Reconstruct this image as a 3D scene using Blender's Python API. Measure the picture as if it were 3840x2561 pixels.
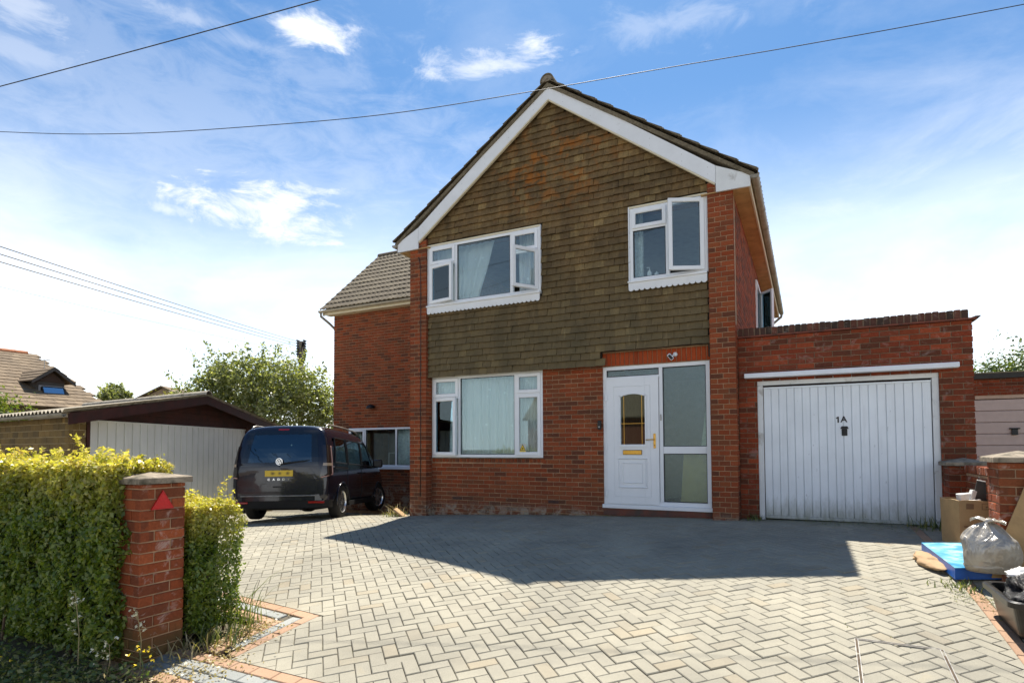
import bpy, bmesh, math, random
import numpy as np
from mathutils import Matrix, Vector
random.seed(7); RNG = np.random.default_rng(7)
S = bpy.context.scene
for o in list(bpy.data.objects): bpy.data.objects.remove(o)
R = math.radians

# ------------------------------------------------------------------ camera
YAW, PITCH, ROLL = 0.4665425, 0.0383920, -0.0043979
CAM = Vector((0.89508, -8.99446, 0.95281))
F0 = Vector((-math.sin(YAW), math.cos(YAW), 0)); R0 = Vector((math.cos(YAW), math.sin(YAW), 0)); Z0 = Vector((0, 0, 1))
FW = F0 * math.cos(PITCH) + Z0 * math.sin(PITCH); UP = -F0 * math.sin(PITCH) + Z0 * math.cos(PITCH)
RT = R0 * math.cos(ROLL) + UP * math.sin(ROLL); U2 = -R0 * math.sin(ROLL) + UP * math.cos(ROLL)
cd = bpy.data.cameras.new('camera'); cam = bpy.data.objects.new('camera', cd); S.collection.objects.link(cam)
cam.matrix_world = Matrix(((RT.x, U2.x, -FW.x, CAM.x), (RT.y, U2.y, -FW.y, CAM.y), (RT.z, U2.z, -FW.z, CAM.z), (0, 0, 0, 1)))
cd.sensor_width = 36; cd.sensor_fit = 'HORIZONTAL'; cd.lens = 2196.074 * 36 / 3840; cd.shift_y = (1592.91 - 1280.5) / 3840
cd.clip_start = 0.05; cd.clip_end = 2000
S.camera = cam

# ------------------------------------------------------------------ sky, sun, exposure
SUN_DIR = Vector((0.161, -0.459, -0.874)).normalized()
EL = math.asin(-SUN_DIR.z); AZ = math.atan2(-SUN_DIR.x, -SUN_DIR.y)
w = bpy.data.worlds.new('World'); S.world = w; w.use_nodes = True
def N(nt, typ, **kw):
    n = nt.nodes.new(typ)
    for k, v in kw.items():
        if k.startswith('i_'):
            k = k[2:]; k = int(k) if k.isdigit() else k.replace('_', ' ')
            n.inputs[k].default_value = v
        else: setattr(n, k, v)
    return n
def LK(nt, a, b): nt.links.new(a, b)
def MATH(nt, op, a, b=None, c=None, clamp=False):
    n = nt.nodes.new('ShaderNodeMath'); n.operation = op; n.use_clamp = clamp
    for i, v in enumerate((a, b, c)):
        if v is None: continue
        if isinstance(v, (int, float)): n.inputs[i].default_value = v
        else: nt.links.new(v, n.inputs[i])
    return n.outputs[0]
def VMATH(nt, op, a, b=None):
    n = nt.nodes.new('ShaderNodeVectorMath'); n.operation = op
    for i, v in enumerate((a, b)):
        if v is None: continue
        if isinstance(v, (tuple, list, Vector)): n.inputs[i].default_value = v
        else: nt.links.new(v, n.inputs[i])
    return n
def MIX(nt, fac, a, b, blend='MIX'):
    n = nt.nodes.new('ShaderNodeMix'); n.data_type = 'RGBA'; n.blend_type = blend
    for i, v in ((0, fac), (6, a), (7, b)):
        if isinstance(v, (int, float)): n.inputs[i].default_value = v
        elif isinstance(v, tuple): n.inputs[i].default_value = v if len(v) == 4 else v + (1,)
        else: nt.links.new(v, n.inputs[i])
    return n.outputs[2]
def RAMP(nt, fac, stops, interp='LINEAR'):
    n = nt.nodes.new('ShaderNodeValToRGB'); n.color_ramp.interpolation = interp
    els = n.color_ramp.elements
    while len(els) < len(stops): els.new(0.5)
    for e, (p, c) in zip(els, stops):
        e.position = p; e.color = c if len(c) == 4 else tuple(c) + (1,)
    nt.links.new(fac, n.inputs[0]); return n.outputs[0]
def NOISE(nt, vec, scale, detail=4, rough=0.55, dist=0.0, typ='FBM'):
    n = nt.nodes.new('ShaderNodeTexNoise'); n.inputs['Scale'].default_value = scale; n.inputs['Detail'].default_value = detail
    n.inputs['Roughness'].default_value = rough; n.inputs['Distortion'].default_value = dist
    if vec is not None: nt.links.new(vec, n.inputs['Vector'])
    return n.outputs[0]

nt = w.node_tree; nt.nodes.clear()
out = N(nt, 'ShaderNodeOutputWorld'); bg = N(nt, 'ShaderNodeBackground'); LK(nt, bg.outputs[0], out.inputs[0])
sky = N(nt, 'ShaderNodeTexSky', sky_type='NISHITA', sun_disc=False, sun_elevation=EL, sun_rotation=AZ, altitude=60, air_density=1.0, dust_density=0.35, ozone_density=2.2)
tc = N(nt, 'ShaderNodeTexCoord'); dirv = tc.outputs['Generated']
sep = N(nt, 'ShaderNodeSeparateXYZ'); LK(nt, dirv, sep.inputs[0])
zc = MATH(nt, 'ADD', MATH(nt, 'MAXIMUM', sep.outputs[2], 0.0), 0.12)
comb = N(nt, 'ShaderNodeCombineXYZ'); LK(nt, MATH(nt, 'DIVIDE', sep.outputs[0], zc), comb.inputs[0]); LK(nt, MATH(nt, 'DIVIDE', sep.outputs[1], zc), comb.inputs[1])
warp = VMATH(nt, 'ADD', comb.outputs[0], (3.1, 7.7, 0.0)).outputs[0]
wisp = RAMP(nt, NOISE(nt, warp, 2.3, 9, 0.62, 0.35), [(0.50, (0, 0, 0)), (0.74, (1, 1, 1))])
big = RAMP(nt, NOISE(nt, warp, 0.75, 3, 0.5), [(0.42, (0, 0, 0)), (0.62, (1, 1, 1))])
thin = MATH(nt, 'MULTIPLY', MATH(nt, 'MULTIPLY', wisp, big), 0.30)
# a few cumulus heads standing in the southern sky: soft edged directions broken up by noise
edge = NOISE(nt, VMATH(nt, 'MULTIPLY', dirv, (1.0, 1.0, 2.4)).outputs[0], 11.0, 10, 0.66, 0.5)
def cumulus(az, el, sx, sy, amp):      # compass bearing and elevation of a cloud, its angular half sizes
    az, el = R(az), R(el); d = Vector((math.sin(az) * math.cos(el), math.cos(az) * math.cos(el), math.sin(el))); hx = Vector((d.y, -d.x, 0)).normalized(); hy = hx.cross(d)
    u = MATH(nt, 'DIVIDE', VMATH(nt, 'DOT_PRODUCT', dirv, hx).outputs['Value'], sx)
    v = MATH(nt, 'DIVIDE', VMATH(nt, 'DOT_PRODUCT', VMATH(nt, 'SUBTRACT', dirv, d).outputs[0], hy).outputs['Value'], sy)
    r = MATH(nt, 'SQRT', MATH(nt, 'ADD', MATH(nt, 'MULTIPLY', u, u), MATH(nt, 'MULTIPLY', v, v)))
    r = MATH(nt, 'ADD', r, MATH(nt, 'MULTIPLY', MATH(nt, 'SUBTRACT', 0.5, edge), 4.4))
    f = N(nt, 'ShaderNodeMapRange', interpolation_type='SMOOTHSTEP'); LK(nt, r, f.inputs[0])
    f.inputs[1].default_value = 1.35; f.inputs[2].default_value = -0.15; f.inputs[3].default_value = 0.0; f.inputs[4].default_value = amp
    front = MATH(nt, 'GREATER_THAN', VMATH(nt, 'DOT_PRODUCT', dirv, d).outputs['Value'], 0.3)
    return MATH(nt, 'MULTIPLY', f.outputs[0], front)
fac = thin
for c in [(-48.8, 20.9, .105, .036, 1.0), (-45.7, 34.6, .048, .020, .9), (-30.0, 33.6, .10, .022, .6), (-24.2, 35.1, .045, .024, .75), (-67.7, 29.9, .05, .022, .40), (-57.3, 19.6, .03, .008, .45), (-55.9, 33.3, .05, .012, .30), (-58, 27, .50, .17, .16), (-10.1, 35.7, .12, .025, .22), (-67.3, 27.9, .07, .02, .28), (-52.1, 32.7, .08, .016, .22)]:
    fac = MATH(nt, 'MAXIMUM', fac, cumulus(*c))
haze = N(nt, 'ShaderNodeMapRange', interpolation_type='SMOOTHSTEP'); LK(nt, sep.outputs[2], haze.inputs[0])
haze.inputs[1].default_value = 0.53; haze.inputs[2].default_value = -0.02; haze.inputs[3].default_value = 0.0; haze.inputs[4].default_value = 0.92
bank = RAMP(nt, NOISE(nt, VMATH(nt, 'MULTIPLY', dirv, (1.0, 1.0, 2.2)).outputs[0], 2.4, 6, 0.55, 0.3), [(0.35, (0.55, 0.55, 0.55)), (0.62, (1, 1, 1))])
CLOUD = (8.8, 8.8, 8.8); HAZE = (14.5, 14.2, 13.6)
skyc = VMATH(nt, 'MULTIPLY', sky.outputs[0], (0.57, 0.84, 1.0)).outputs[0]
colr = MIX(nt, fac, MIX(nt, MATH(nt, 'MULTIPLY', haze.outputs[0], bank), skyc, HAZE), CLOUD)
LK(nt, colr, bg.inputs[0]); bg.inputs[1].default_value = 0.06
sl = bpy.data.lights.new('sun', 'SUN'); sl.energy = 4.2; sl.angle = R(0.55); sl.color = (1.0, 0.94, 0.84)
so = bpy.data.objects.new('sun', sl); S.collection.objects.link(so); so.rotation_euler = SUN_DIR.to_track_quat('-Z', 'Y').to_euler(); so.location = (-5, 12, 25)
S.view_settings.view_transform = 'Standard'; S.view_settings.look = 'None'; S.view_settings.gamma = 1.0; S.view_settings.exposure = 1.33
S.view_settings.use_curve_mapping = False
S.render.engine = 'CYCLES'; S.cycles.max_bounces = 8; S.cycles.transparent_max_bounces = 16
S.render.resolution_x = 1024; S.render.resolution_y = 682

# ------------------------------------------------------------------ helpers
COL = S.collection
def prop(o, label=None, cat=None, group=None, kind=None):
    if label: o['label'] = label
    if cat: o['category'] = cat
    if group: o['group'] = group
    if kind: o['kind'] = kind
    return o
def empty(name, loc=(0, 0, 0), label=None, cat=None, group=None, M=None):
    o = bpy.data.objects.new(name, None); COL.objects.link(o); o.empty_display_size = 0.2
    if M is not None: o.matrix_world = M
    else: o.location = loc
    return prop(o, label, cat, group)
ROOTM = {}
def setpar(o, p):
    if p is not None:
        o.parent = p; o.matrix_parent_inverse = Matrix.Identity(4)
def wm(o):            # world matrix from the local chain (no depsgraph needed)
    m = o.matrix_basis.copy()
    return m if o.parent is None else wm(o.parent) @ o.matrix_parent_inverse @ m
class MB:
    """collects faces in world space (or in local space of M) and links them as one mesh object"""
    def __init__(s): s.v = []; s.f = []; s.r = []; s.m = []
    def add(s, vs, fs, r=0.0, mi=0, M=None):
        b = len(s.v)
        if M is not None: vs = [tuple(M @ Vector(v)) for v in vs]
        s.v += [tuple(v) for v in vs]; s.f += [tuple(i + b for i in f) for f in fs]; s.r += [r] * len(vs); s.m += [mi] * len(fs); return s
    def box(s, x0, x1, y0, y1, z0, z1, M=None, r=0.0, mi=0):
        vs = [(x, y, z) for z in (z0, z1) for y in (y0, y1) for x in (x0, x1)]
        return s.add(vs, [(0, 2, 3, 1), (4, 5, 7, 6), (0, 1, 5, 4), (2, 6, 7, 3), (0, 4, 6, 2), (1, 3, 7, 5)], r, mi, M)
    def cbox(s, x0, x1, y0, y1, z0, z1, c=0.004, M=None, r=0.0, mi=0):
        """box with chamfered edges"""
        vs = []; idx = {}
        X = (x0, x1); Y = (y0, y1); Zz = (z0, z1); sg = (1, -1)
        for a in (0, 1):
            for b in (0, 1):
                for d in (0, 1):
                    for ax in range(3):
                        p = [X[a], Y[b], Zz[d]]
                        for k, e in enumerate((a, b, d)):
                            if k != ax: p[k] += c * sg[e]
                        idx[(a, b, d, ax)] = len(vs); vs.append(tuple(p))
        # vertex (.., ax) lies on the face normal to ax
        fs = []
        q = [(0, 0), (1, 0), (1, 1), (0, 1)]
        for ax in range(3):
            for e in (0, 1):
                loop = []
                for (i, j) in q:
                    k = [0, 0, 0]; k[ax] = e; o2 = [t for t in range(3) if t != ax]; k[o2[0]] = i; k[o2[1]] = j
                    loop.append(idx[(k[0], k[1], k[2], ax)])
                fs.append(tuple(loop if (e == 1) ^ (ax == 1) else loop[::-1]))
        for ax in range(3):
            o2 = [t for t in range(3) if t != ax]
            for i in (0, 1):
                for j in (0, 1):
                    k0 = [0, 0, 0]; k1 = [0, 0, 0]; k0[ax] = 0; k1[ax] = 1
                    for kk in (k0, k1): kk[o2[0]] = i; kk[o2[1]] = j
                    fs.append((idx[tuple(k0) + (o2[0],)], idx[tuple(k1) + (o2[0],)], idx[tuple(k1) + (o2[1],)], idx[tuple(k0) + (o2[1],)]))
        for a in (0, 1):
            for b in (0, 1):
                for d in (0, 1): fs.append((idx[(a, b, d, 0)], idx[(a, b, d, 1)], idx[(a, b, d, 2)]))
        return s.add(vs, fs, r, mi, M)
    def prism(s, poly, axis, a, b, M=None, r=0.0, mi=0):
        """polygon (2d) extruded along an axis 'x','y','z' from a to b"""
        n = len(poly)
        def p3(p, t): return {'x': (t, p[0], p[1]), 'y': (p[0], t, p[1]), 'z': (p[0], p[1], t)}[axis]
        vs = [p3(p, a) for p in poly] + [p3(p, b) for p in poly]
        fs = [tuple(range(n))[::-1], tuple(range(n, 2 * n))] + [(i, (i + 1) % n, n + (i + 1) % n, n + i) for i in range(n)]
        return s.add(vs, fs, r, mi, M)
    def tube(s, pts, rad, n=8, M=None, cap=True, r=0.0, mi=0):
        pts = [Vector(p) for p in pts]; rads = rad if isinstance(rad, (list, tuple)) else [rad] * len(pts)
        vs = []; fs = []
        ref = None
        for i, p in enumerate(pts):
            t = (pts[min(i + 1, len(pts) - 1)] - pts[max(i - 1, 0)]).normalized()
            if ref is None: ref = t.orthogonal().normalized()
            ref = (ref - t * ref.dot(t)).normalized(); bi = t.cross(ref)
            for k in range(n):
                a = 2 * math.pi * k / n; vs.append(tuple(p + (ref * math.cos(a) + bi * math.sin(a)) * rads[i]))
        for i in range(len(pts) - 1):
            for k in range(n): fs.append((i * n + k, i * n + (k + 1) % n, (i + 1) * n + (k + 1) % n, (i + 1) * n + k))
        if cap: fs += [tuple(range(n))[::-1], tuple(range((len(pts) - 1) * n, len(pts) * n))]
        return s.add(vs, fs, r, mi, M)
    def lathe(s, prof, n=24, M=None, r=0.0, mi=0):
        """profile [(radius, height)] turned about local z"""
        vs = []; fs = []
        for (ra, h) in prof:
            for k in range(n): a = 2 * math.pi * k / n; vs.append((ra * math.cos(a), ra * math.sin(a), h))
        for i in range(len(prof) - 1):
            for k in range(n): fs.append((i * n + k, i * n + (k + 1) % n, (i + 1) * n + (k + 1) % n, (i + 1) * n + k))
        return s.add(vs, fs, r, mi, M)
    def grid(s, fn, nu, nv, M=None, r=0.0, mi=0):
        vs = [fn(i / nu, j / nv) for j in range(nv + 1) for i in range(nu + 1)]
        fs = [(j * (nu + 1) + i, j * (nu + 1) + i + 1, (j + 1) * (nu + 1) + i + 1, (j + 1) * (nu + 1) + i) for j in range(nv) for i in range(nu)]
        return s.add(vs, fs, r, mi, M)
    def frame(s, x0, x1, z0, z1, wd, y0, y1, M=None, c=0.003):
        s.cbox(x0, x0 + wd, y0, y1, z0, z1, c, M); s.cbox(x1 - wd, x1, y0, y1, z0, z1, c, M)
        s.cbox(x0 + wd, x1 - wd, y0, y1, z0, z0 + wd, c, M); s.cbox(x0 + wd, x1 - wd, y0, y1, z1 - wd, z1, c, M); return s
    def mesh(s, name, mats, smooth=False):
        me = bpy.data.meshes.new(name); me.from_pydata(s.v, [], s.f)
        for m in (mats if isinstance(mats, (list, tuple)) else [mats]): me.materials.append(m)
        if any(s.r):
            a = me.attributes.new('rnd', 'FLOAT', 'POINT'); a.data.foreach_set('value', s.r)
        if any(s.m): me.polygons.foreach_set('material_index', s.m)
        if smooth: me.polygons.foreach_set('use_smooth', [True] * len(s.f))
        me.update(); return me
    def build(s, name, mats, parent=None, smooth=False, fixn=False, local=False):
        if parent is not None and not local:        # coordinates are world: bring them into the parent's space
            inv = wm(parent).inverted(); s.v = [tuple(inv @ Vector(v)) for v in s.v]
        me = s.mesh(name, mats, smooth)
        if fixn:
            bm = bmesh.new(); bm.from_mesh(me); bmesh.ops.recalc_face_normals(bm, faces=bm.faces); bm.to_mesh(me); bm.free()
        o = bpy.data.objects.new(name, me); COL.objects.link(o); setpar(o, parent); return o
def obj_from(me, name, parent, M):
    o = bpy.data.objects.new(name, me); COL.objects.link(o); setpar(o, parent)
    o.matrix_basis = (wm(parent).inverted() @ M) if parent is not None else M
    return o

class Pieces:
    """alike pieces of one thing: the ones that show largest become objects, the others one joined part"""
    def __init__(s, name, limit=300): s.name = name; s.limit = limit; s.items = []
    def add(s, parent, me, M, mat_area, normal=None, r=None):
        p = M.translation; d = p - CAM; dist = d.length; sc = mat_area / max(dist * dist, .01)
        if normal is not None: sc *= max(0.02, -normal.dot(d) / dist)
        fwd = d.dot(FW)
        if fwd > 0:
            x = d.dot(RT) / fwd * 2196 / 1920; y = (d.dot(U2) / fwd * 2196 - 312) / 1280
            if abs(x) > 1.03 or abs(y) > 1.03: sc *= 1e-3
        else: sc *= 1e-4
        s.items.append((sc, parent, me, M, random.random() if r is None else r))
    def finish(s, rest_parent=None, rest_name=None):
        s.items.sort(key=lambda t: -t[0])
        for sc, par, me, M, r in s.items[:s.limit]: obj_from(me, s.name, par, M)
        rest = s.items[s.limit:]
        if not rest: return None
        V = []; Fc = []; RR = []; MI = []; base = 0; cache = {}
        for sc, par, me, M, r in rest:
            if me.name not in cache:
                co = np.empty(len(me.vertices) * 3); me.vertices.foreach_get('co', co)
                cache[me.name] = (co.reshape(-1, 3), [tuple(p.vertices) for p in me.polygons], me)
            co, fs, _ = cache[me.name]; A = np.array(M)
            V.append(co @ A[:3, :3].T + A[:3, 3]); Fc += [tuple(i + base for i in f) for f in fs]; RR.append(np.full(len(co), r)); base += len(co)
        V = np.concatenate(V)
        if rest_parent is not None:
            inv = np.array(wm(rest_parent).inverted()); V = V @ inv[:3, :3].T + inv[:3, 3]
        me = bpy.data.meshes.new(s.name); me.from_pydata(V.tolist(), [], Fc); me.materials.append(rest[0][2].materials[0])
        a = me.attributes.new('rnd', 'FLOAT', 'POINT'); a.data.foreach_set('value', np.concatenate(RR)); me.update()
        o = bpy.data.objects.new(rest_name or s.name, me); COL.objects.link(o); setpar(o, rest_parent); o['kind'] = 'stuff'; return o

def leaf_mesh(name, pos, nrm, size, mat, parent, aspect=0.55, rnd=None, jitter=0.9):
    """many small pointed leaves as one mesh (pos Nx3 world, nrm Nx3 preferred normals)"""
    n = len(pos); nr = nrm + RNG.normal(0, jitter, (n, 3)); nr /= np.linalg.norm(nr, axis=1)[:, None] + 1e-9
    t = RNG.normal(0, 1, (n, 3)); t -= nr * (t * nr).sum(1)[:, None]; t /= np.linalg.norm(t, axis=1)[:, None] + 1e-9
    b = np.cross(nr, t); sz = size * RNG.uniform(0.45, 1.55, n)[:, None]
    p0 = pos - t * sz; p1 = pos + b * sz * aspect + nr * sz * .15; p2 = pos + t * sz; p3 = pos - b * sz * aspect + nr * sz * .15
    V = np.stack([p0, p1, p2, p3], 1).reshape(-1, 3)
    if parent is not None:
        inv = np.array(wm(parent).inverted()); V = V @ inv[:3, :3].T + inv[:3, 3]
    me = bpy.data.meshes.new(name); me.vertices.add(4 * n); me.vertices.foreach_set('co', V.ravel())
    me.loops.add(4 * n); me.loops.foreach_set('vertex_index', np.arange(4 * n)); me.polygons.add(n)
    me.polygons.foreach_set('loop_start', np.arange(0, 4 * n, 4)); me.polygons.foreach_set('loop_total', np.full(n, 4))
    me.update(calc_edges=True); me.materials.append(mat)
    rr = RNG.random(n) if rnd is None else rnd
    a = me.attributes.new('rnd', 'FLOAT', 'POINT'); a.data.foreach_set('value', np.repeat(rr, 4))
    o = bpy.data.objects.new(name, me); COL.objects.link(o); setpar(o, parent); return o
def text_mesh(s, size, depth=0.004):
    c = bpy.data.curves.new('t', 'FONT'); c.body = s; c.size = size; c.extrude = depth; c.offset = size * .022; c.align_x = 'CENTER'; c.align_y = 'CENTER'
    o = bpy.data.objects.new('t', c); COL.objects.link(o); bpy.context.view_layer.update()
    me = bpy.data.meshes.new_from_object(o.evaluated_get(bpy.context.evaluated_depsgraph_get())); bpy.data.objects.remove(o); return me

# ------------------------------------------------------------------ materials
def newmat(name):
    m = bpy.data.materials.new(name); m.use_nodes = True; nt = m.node_tree; b = nt.nodes['Principled BSDF']; return m, nt, b
def POS(nt): return N(nt, 'ShaderNodeNewGeometry').outputs['Position']
def RND(nt, salt=0.0):
    a = N(nt, 'ShaderNodeAttribute', attribute_name='rnd'); o = N(nt, 'ShaderNodeObjectInfo')
    return MATH(nt, 'FRACT', MATH(nt, 'ADD', MATH(nt, 'ADD', a.outputs['Fac'], o.outputs['Random']), salt))
def BUMP(nt, b, h, strength=0.3, dist=0.01):
    n = N(nt, 'ShaderNodeBump'); n.inputs['Strength'].default_value = strength; n.inputs['Distance'].default_value = dist
    LK(nt, h, n.inputs['Height']); LK(nt, n.outputs[0], b.inputs['Normal'])
def simple(name, col, rough=0.6, metal=0.0, var=0.12, scale=9.0, bump=0.0, bscale=60, spec=0.4, dirt=None, coat=0.0):
    m, nt, b = newmat(name); p = POS(nt)
    n1 = NOISE(nt, p, scale, 5, 0.6)
    lo = tuple(c * (1 - var) for c in col); hi = tuple(min(1, c * (1 + var)) for c in col)
    c = RAMP(nt, n1, [(0.3, lo), (0.7, hi)])
    if dirt:
        d = RAMP(nt, NOISE(nt, p, dirt[1], 7, 0.65, 0.4), [(dirt[2], (0, 0, 0)), (dirt[3], (1, 1, 1))])
        c = MIX(nt, d, c, dirt[0])
    LK(nt, c, b.inputs['Base Color']); b.inputs['Roughness'].default_value = rough; b.inputs['Metallic'].default_value = metal
    b.inputs['Specular IOR Level'].default_value = spec; b.inputs['Coat Weight'].default_value = coat
    if bump: BUMP(nt, b, NOISE(nt, p, bscale, 4, 0.6), bump, 0.004)
    return m
def brickmat(name, cols, stain=(0.10, 0.07, 0.05), stain_amt=0.45, white=0.0, low=None, spots=0.0):
    """cols: palette picked per brick; stains and bloom are patches with their own shape"""
    m, nt, b = newmat(name); p = POS(nt); r = RND(nt)
    n = len(cols); c = RAMP(nt, r, [((i + 0.02) / n, col) for i, col in enumerate(cols)], 'CONSTANT')
    v = RAMP(nt, RND(nt, 0.37), [(0, (0.86, 0.86, 0.86)), (1, (1.12, 1.12, 1.12))]); c = MIX(nt, 1.0, c, v, 'MULTIPLY')
    f = RAMP(nt, NOISE(nt, p, 55, 6, 0.65), [(0.3, (0.75, 0.73, 0.72)), (0.7, (1.18, 1.18, 1.18))]); c = MIX(nt, 1.0, c, f, 'MULTIPLY')
    s = RAMP(nt, NOISE(nt, p, 1.7, 6, 0.6, 0.3), [(0.47, (0, 0, 0)), (0.72, (1, 1, 1))]); c = MIX(nt, MATH(nt, 'MULTIPLY', s, stain_amt), c, stain)
    if white:
        e = RAMP(nt, NOISE(nt, p, 7.5, 8, 0.7, 0.6), [(0.56, (0, 0, 0)), (0.66, (1, 1, 1))]); c = MIX(nt, MATH(nt, 'MULTIPLY', e, white), c, (0.55, 0.46, 0.40))
    if low:   # damp plinth: (top z, bottom z, colour, amount)
        sp = N(nt, 'ShaderNodeSeparateXYZ'); LK(nt, p, sp.inputs[0])
        g = N(nt, 'ShaderNodeMapRange'); LK(nt, MATH(nt, 'ADD', sp.outputs[2], MATH(nt, 'MULTIPLY', NOISE(nt, p, 2.5, 5), 0.35)), g.inputs[0])
        g.inputs[1].default_value = low[0] + .17; g.inputs[2].default_value = low[1] + .17
        c = MIX(nt, MATH(nt, 'MULTIPLY', g.outputs[0], low[3]), c, low[2])
        if len(low) > 4:
            e = RAMP(nt, NOISE(nt, p, 5.0, 8, 0.72, 0.8), [(0.47, (0, 0, 0)), (0.58, (1, 1, 1))])
            g2 = N(nt, 'ShaderNodeMapRange'); LK(nt, sp.outputs[2], g2.inputs[0]); g2.inputs[1].default_value = low[4]; g2.inputs[2].default_value = low[4] - .12
            c = MIX(nt, MATH(nt, 'MULTIPLY', MATH(nt, 'MULTIPLY', e, g2.outputs[0]), 0.75), c, (0.36, 0.31, 0.24))
    if spots:
        e = RAMP(nt, NOISE(nt, p, 38, 2, 0.5), [(0.70, (0, 0, 0)), (0.74, (1, 1, 1))]); c = MIX(nt, MATH(nt, 'MULTIPLY', e, spots), c, (0.6, 0.55, 0.5))
    LK(nt, c, b.inputs['Base Color']); b.inputs['Roughness'].default_value = 0.9; b.inputs['Specular IOR Level'].default_value = 0.2
    BUMP(nt, b, NOISE(nt, p, 120, 5, 0.7), 0.5, 0.004); return m
def leafmat(name, stops, trans=0.45, zr=None, top=None, rough=0.55):
    m, nt, b = newmat(name); r = RND(nt); p = POS(nt)
    c = RAMP(nt, r, stops)
    if zr:    # leaf colour turns golden towards the top, with ragged limits
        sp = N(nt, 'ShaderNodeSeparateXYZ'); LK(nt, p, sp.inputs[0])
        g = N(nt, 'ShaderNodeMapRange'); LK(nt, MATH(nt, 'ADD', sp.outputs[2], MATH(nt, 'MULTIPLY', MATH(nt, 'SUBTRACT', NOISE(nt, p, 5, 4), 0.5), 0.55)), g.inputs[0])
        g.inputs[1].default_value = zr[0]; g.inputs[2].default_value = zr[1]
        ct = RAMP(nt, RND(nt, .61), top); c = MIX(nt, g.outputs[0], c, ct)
    nt.nodes.remove(b); d = N(nt, 'ShaderNodeBsdfDiffuse'); t = N(nt, 'ShaderNodeBsdfTranslucent'); mx = N(nt, 'ShaderNodeMixShader'); mx.inputs[0].default_value = trans
    g = N(nt, 'ShaderNodeBsdfGlossy'); g.inputs['Roughness'].default_value = rough - .15; mg = N(nt, 'ShaderNodeMixShader'); mg.inputs[0].default_value = 0.045
    LK(nt, c, d.inputs[0]); LK(nt, VMATH(nt, 'MULTIPLY', c, (1.25, 1.25, .5)).outputs[0], t.inputs[0]); LK(nt, d.outputs[0], mx.inputs[1]); LK(nt, t.outputs[0], mx.inputs[2])
    LK(nt, mx.outputs[0], mg.inputs[1]); LK(nt, g.outputs[0], mg.inputs[2]); LK(nt, mg.outputs[0], nt.nodes['Material Output'].inputs[0]); return m
def glassmat(name, tint=(0.92, 0.96, 0.95), refl=0.025, rough=0.0, bump=0.0):
    m, nt, b = newmat(name); nt.nodes.remove(b)
    t = N(nt, 'ShaderNodeBsdfTransparent'); t.inputs[0].default_value = tint + (1,); g = N(nt, 'ShaderNodeBsdfGlossy'); g.inputs['Roughness'].default_value = rough; g.inputs['Color'].default_value = (.72, .90, 1.0, 1)
    lw = N(nt, 'ShaderNodeFresnel'); lw.inputs[0].default_value = 1.5; mx = N(nt, 'ShaderNodeMixShader')
    LK(nt, MATH(nt, 'ADD', MATH(nt, 'MULTIPLY', lw.outputs[0], 1.0), refl, clamp=True), mx.inputs[0])
    if bump:
        bn = N(nt, 'ShaderNodeBump'); bn.inputs['Strength'].default_value = bump; bn.inputs['Distance'].default_value = .004
        LK(nt, NOISE(nt, POS(nt), 70, 3), bn.inputs['Height']); LK(nt, bn.outputs[0], g.inputs['Normal'])
    LK(nt, t.outputs[0], mx.inputs[1]); LK(nt, g.outputs[0], mx.inputs[2]); LK(nt, mx.outputs[0], nt.nodes['Material Output'].inputs[0]); return m

MT = {}
MT['brick'] = brickmat('brick_red', [(.27, .062, .023), (.23, .055, .021), (.29, .070, .026), (.185, .052, .023), (.25, .068, .025), (.15, .052, .028), (.28, .060, .021), (.21, .064, .027)], stain=(.11, .050, .025), stain_amt=.35, low=(0.40, -0.15, (.11, .062, .038), .5, -.02), spots=.25)
MT['brick_g'] = brickmat('brick_garage', [(.26, .050, .019), (.225, .044, .018), (.29, .060, .023), (.185, .045, .021), (.25, .054, .021), (.135, .042, .022)], stain=(.06, .035, .02), stain_amt=.5, low=(0.1, -0.15, (.07, .05, .03), .6), white=.22)
MT['brick_w'] = brickmat('brick_wing', [(.235, .098, .042), (.21, .092, .042), (.255, .106, .045), (.19, .088, .043), (.235, .090, .038), (.165, .082, .042)], stain=(.17, .085, .038), stain_amt=.4)
MT['brick_p'] = brickmat('brick_pillar', [(.25, .060, .022), (.21, .054, .022), (.28, .072, .027), (.18, .052, .024)], white=.45, low=(-.25, -.45, (.10, .080, .03), .7), stain=(.10, .055, .025), stain_amt=.35)
MT['brick_s'] = brickmat('brick_shed', [(.23, .155, .06), (.20, .135, .055), (.26, .17, .065), (.17, .12, .055)], stain=(.08, .06, .035), stain_amt=.5)
MT['mortar'] = simple('mortar', (.40, .245, .140), .95, var=.25, scale=14, bump=.3, bscale=150, dirt=((.2, .14, .09), 2.0, .45, .75))
MT['mortar_g'] = simple('mortar_grey', (.24, .155, .095), .95, var=.25, scale=14, bump=.3, bscale=150, dirt=((.12, .09, .06), 2.0, .45, .75))
MT['mortar_y'] = simple('mortar_yellow', (.40, .31, .17), .95, var=.25, scale=14, bump=.3, bscale=150)
MT['pvc'] = simple('white_upvc', (.80, .81, .82), .32, var=.03, scale=3, spec=.5)
MT['paint'] = simple('white_painted_board', (.74, .75, .76), .5, var=.05, scale=4, dirt=((.50, .50, .46), 1.8, .62, .85))
MT['paint_old'] = simple('weathered_white_paint', (.70, .71, .70), .6, var=.06, scale=5, dirt=((.42, .40, .36), 6, .56, .74))
MT['cream'] = simple('cream_painted_timber', (.70, .62, .44), .6, var=.08, scale=5, dirt=((.38, .30, .18), 5, .6, .8))
MT['ochre'] = simple('weathered_soffit', (.52, .33, .14), .7, var=.18, scale=4, dirt=((.33, .20, .08), 3, .5, .75))
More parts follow.
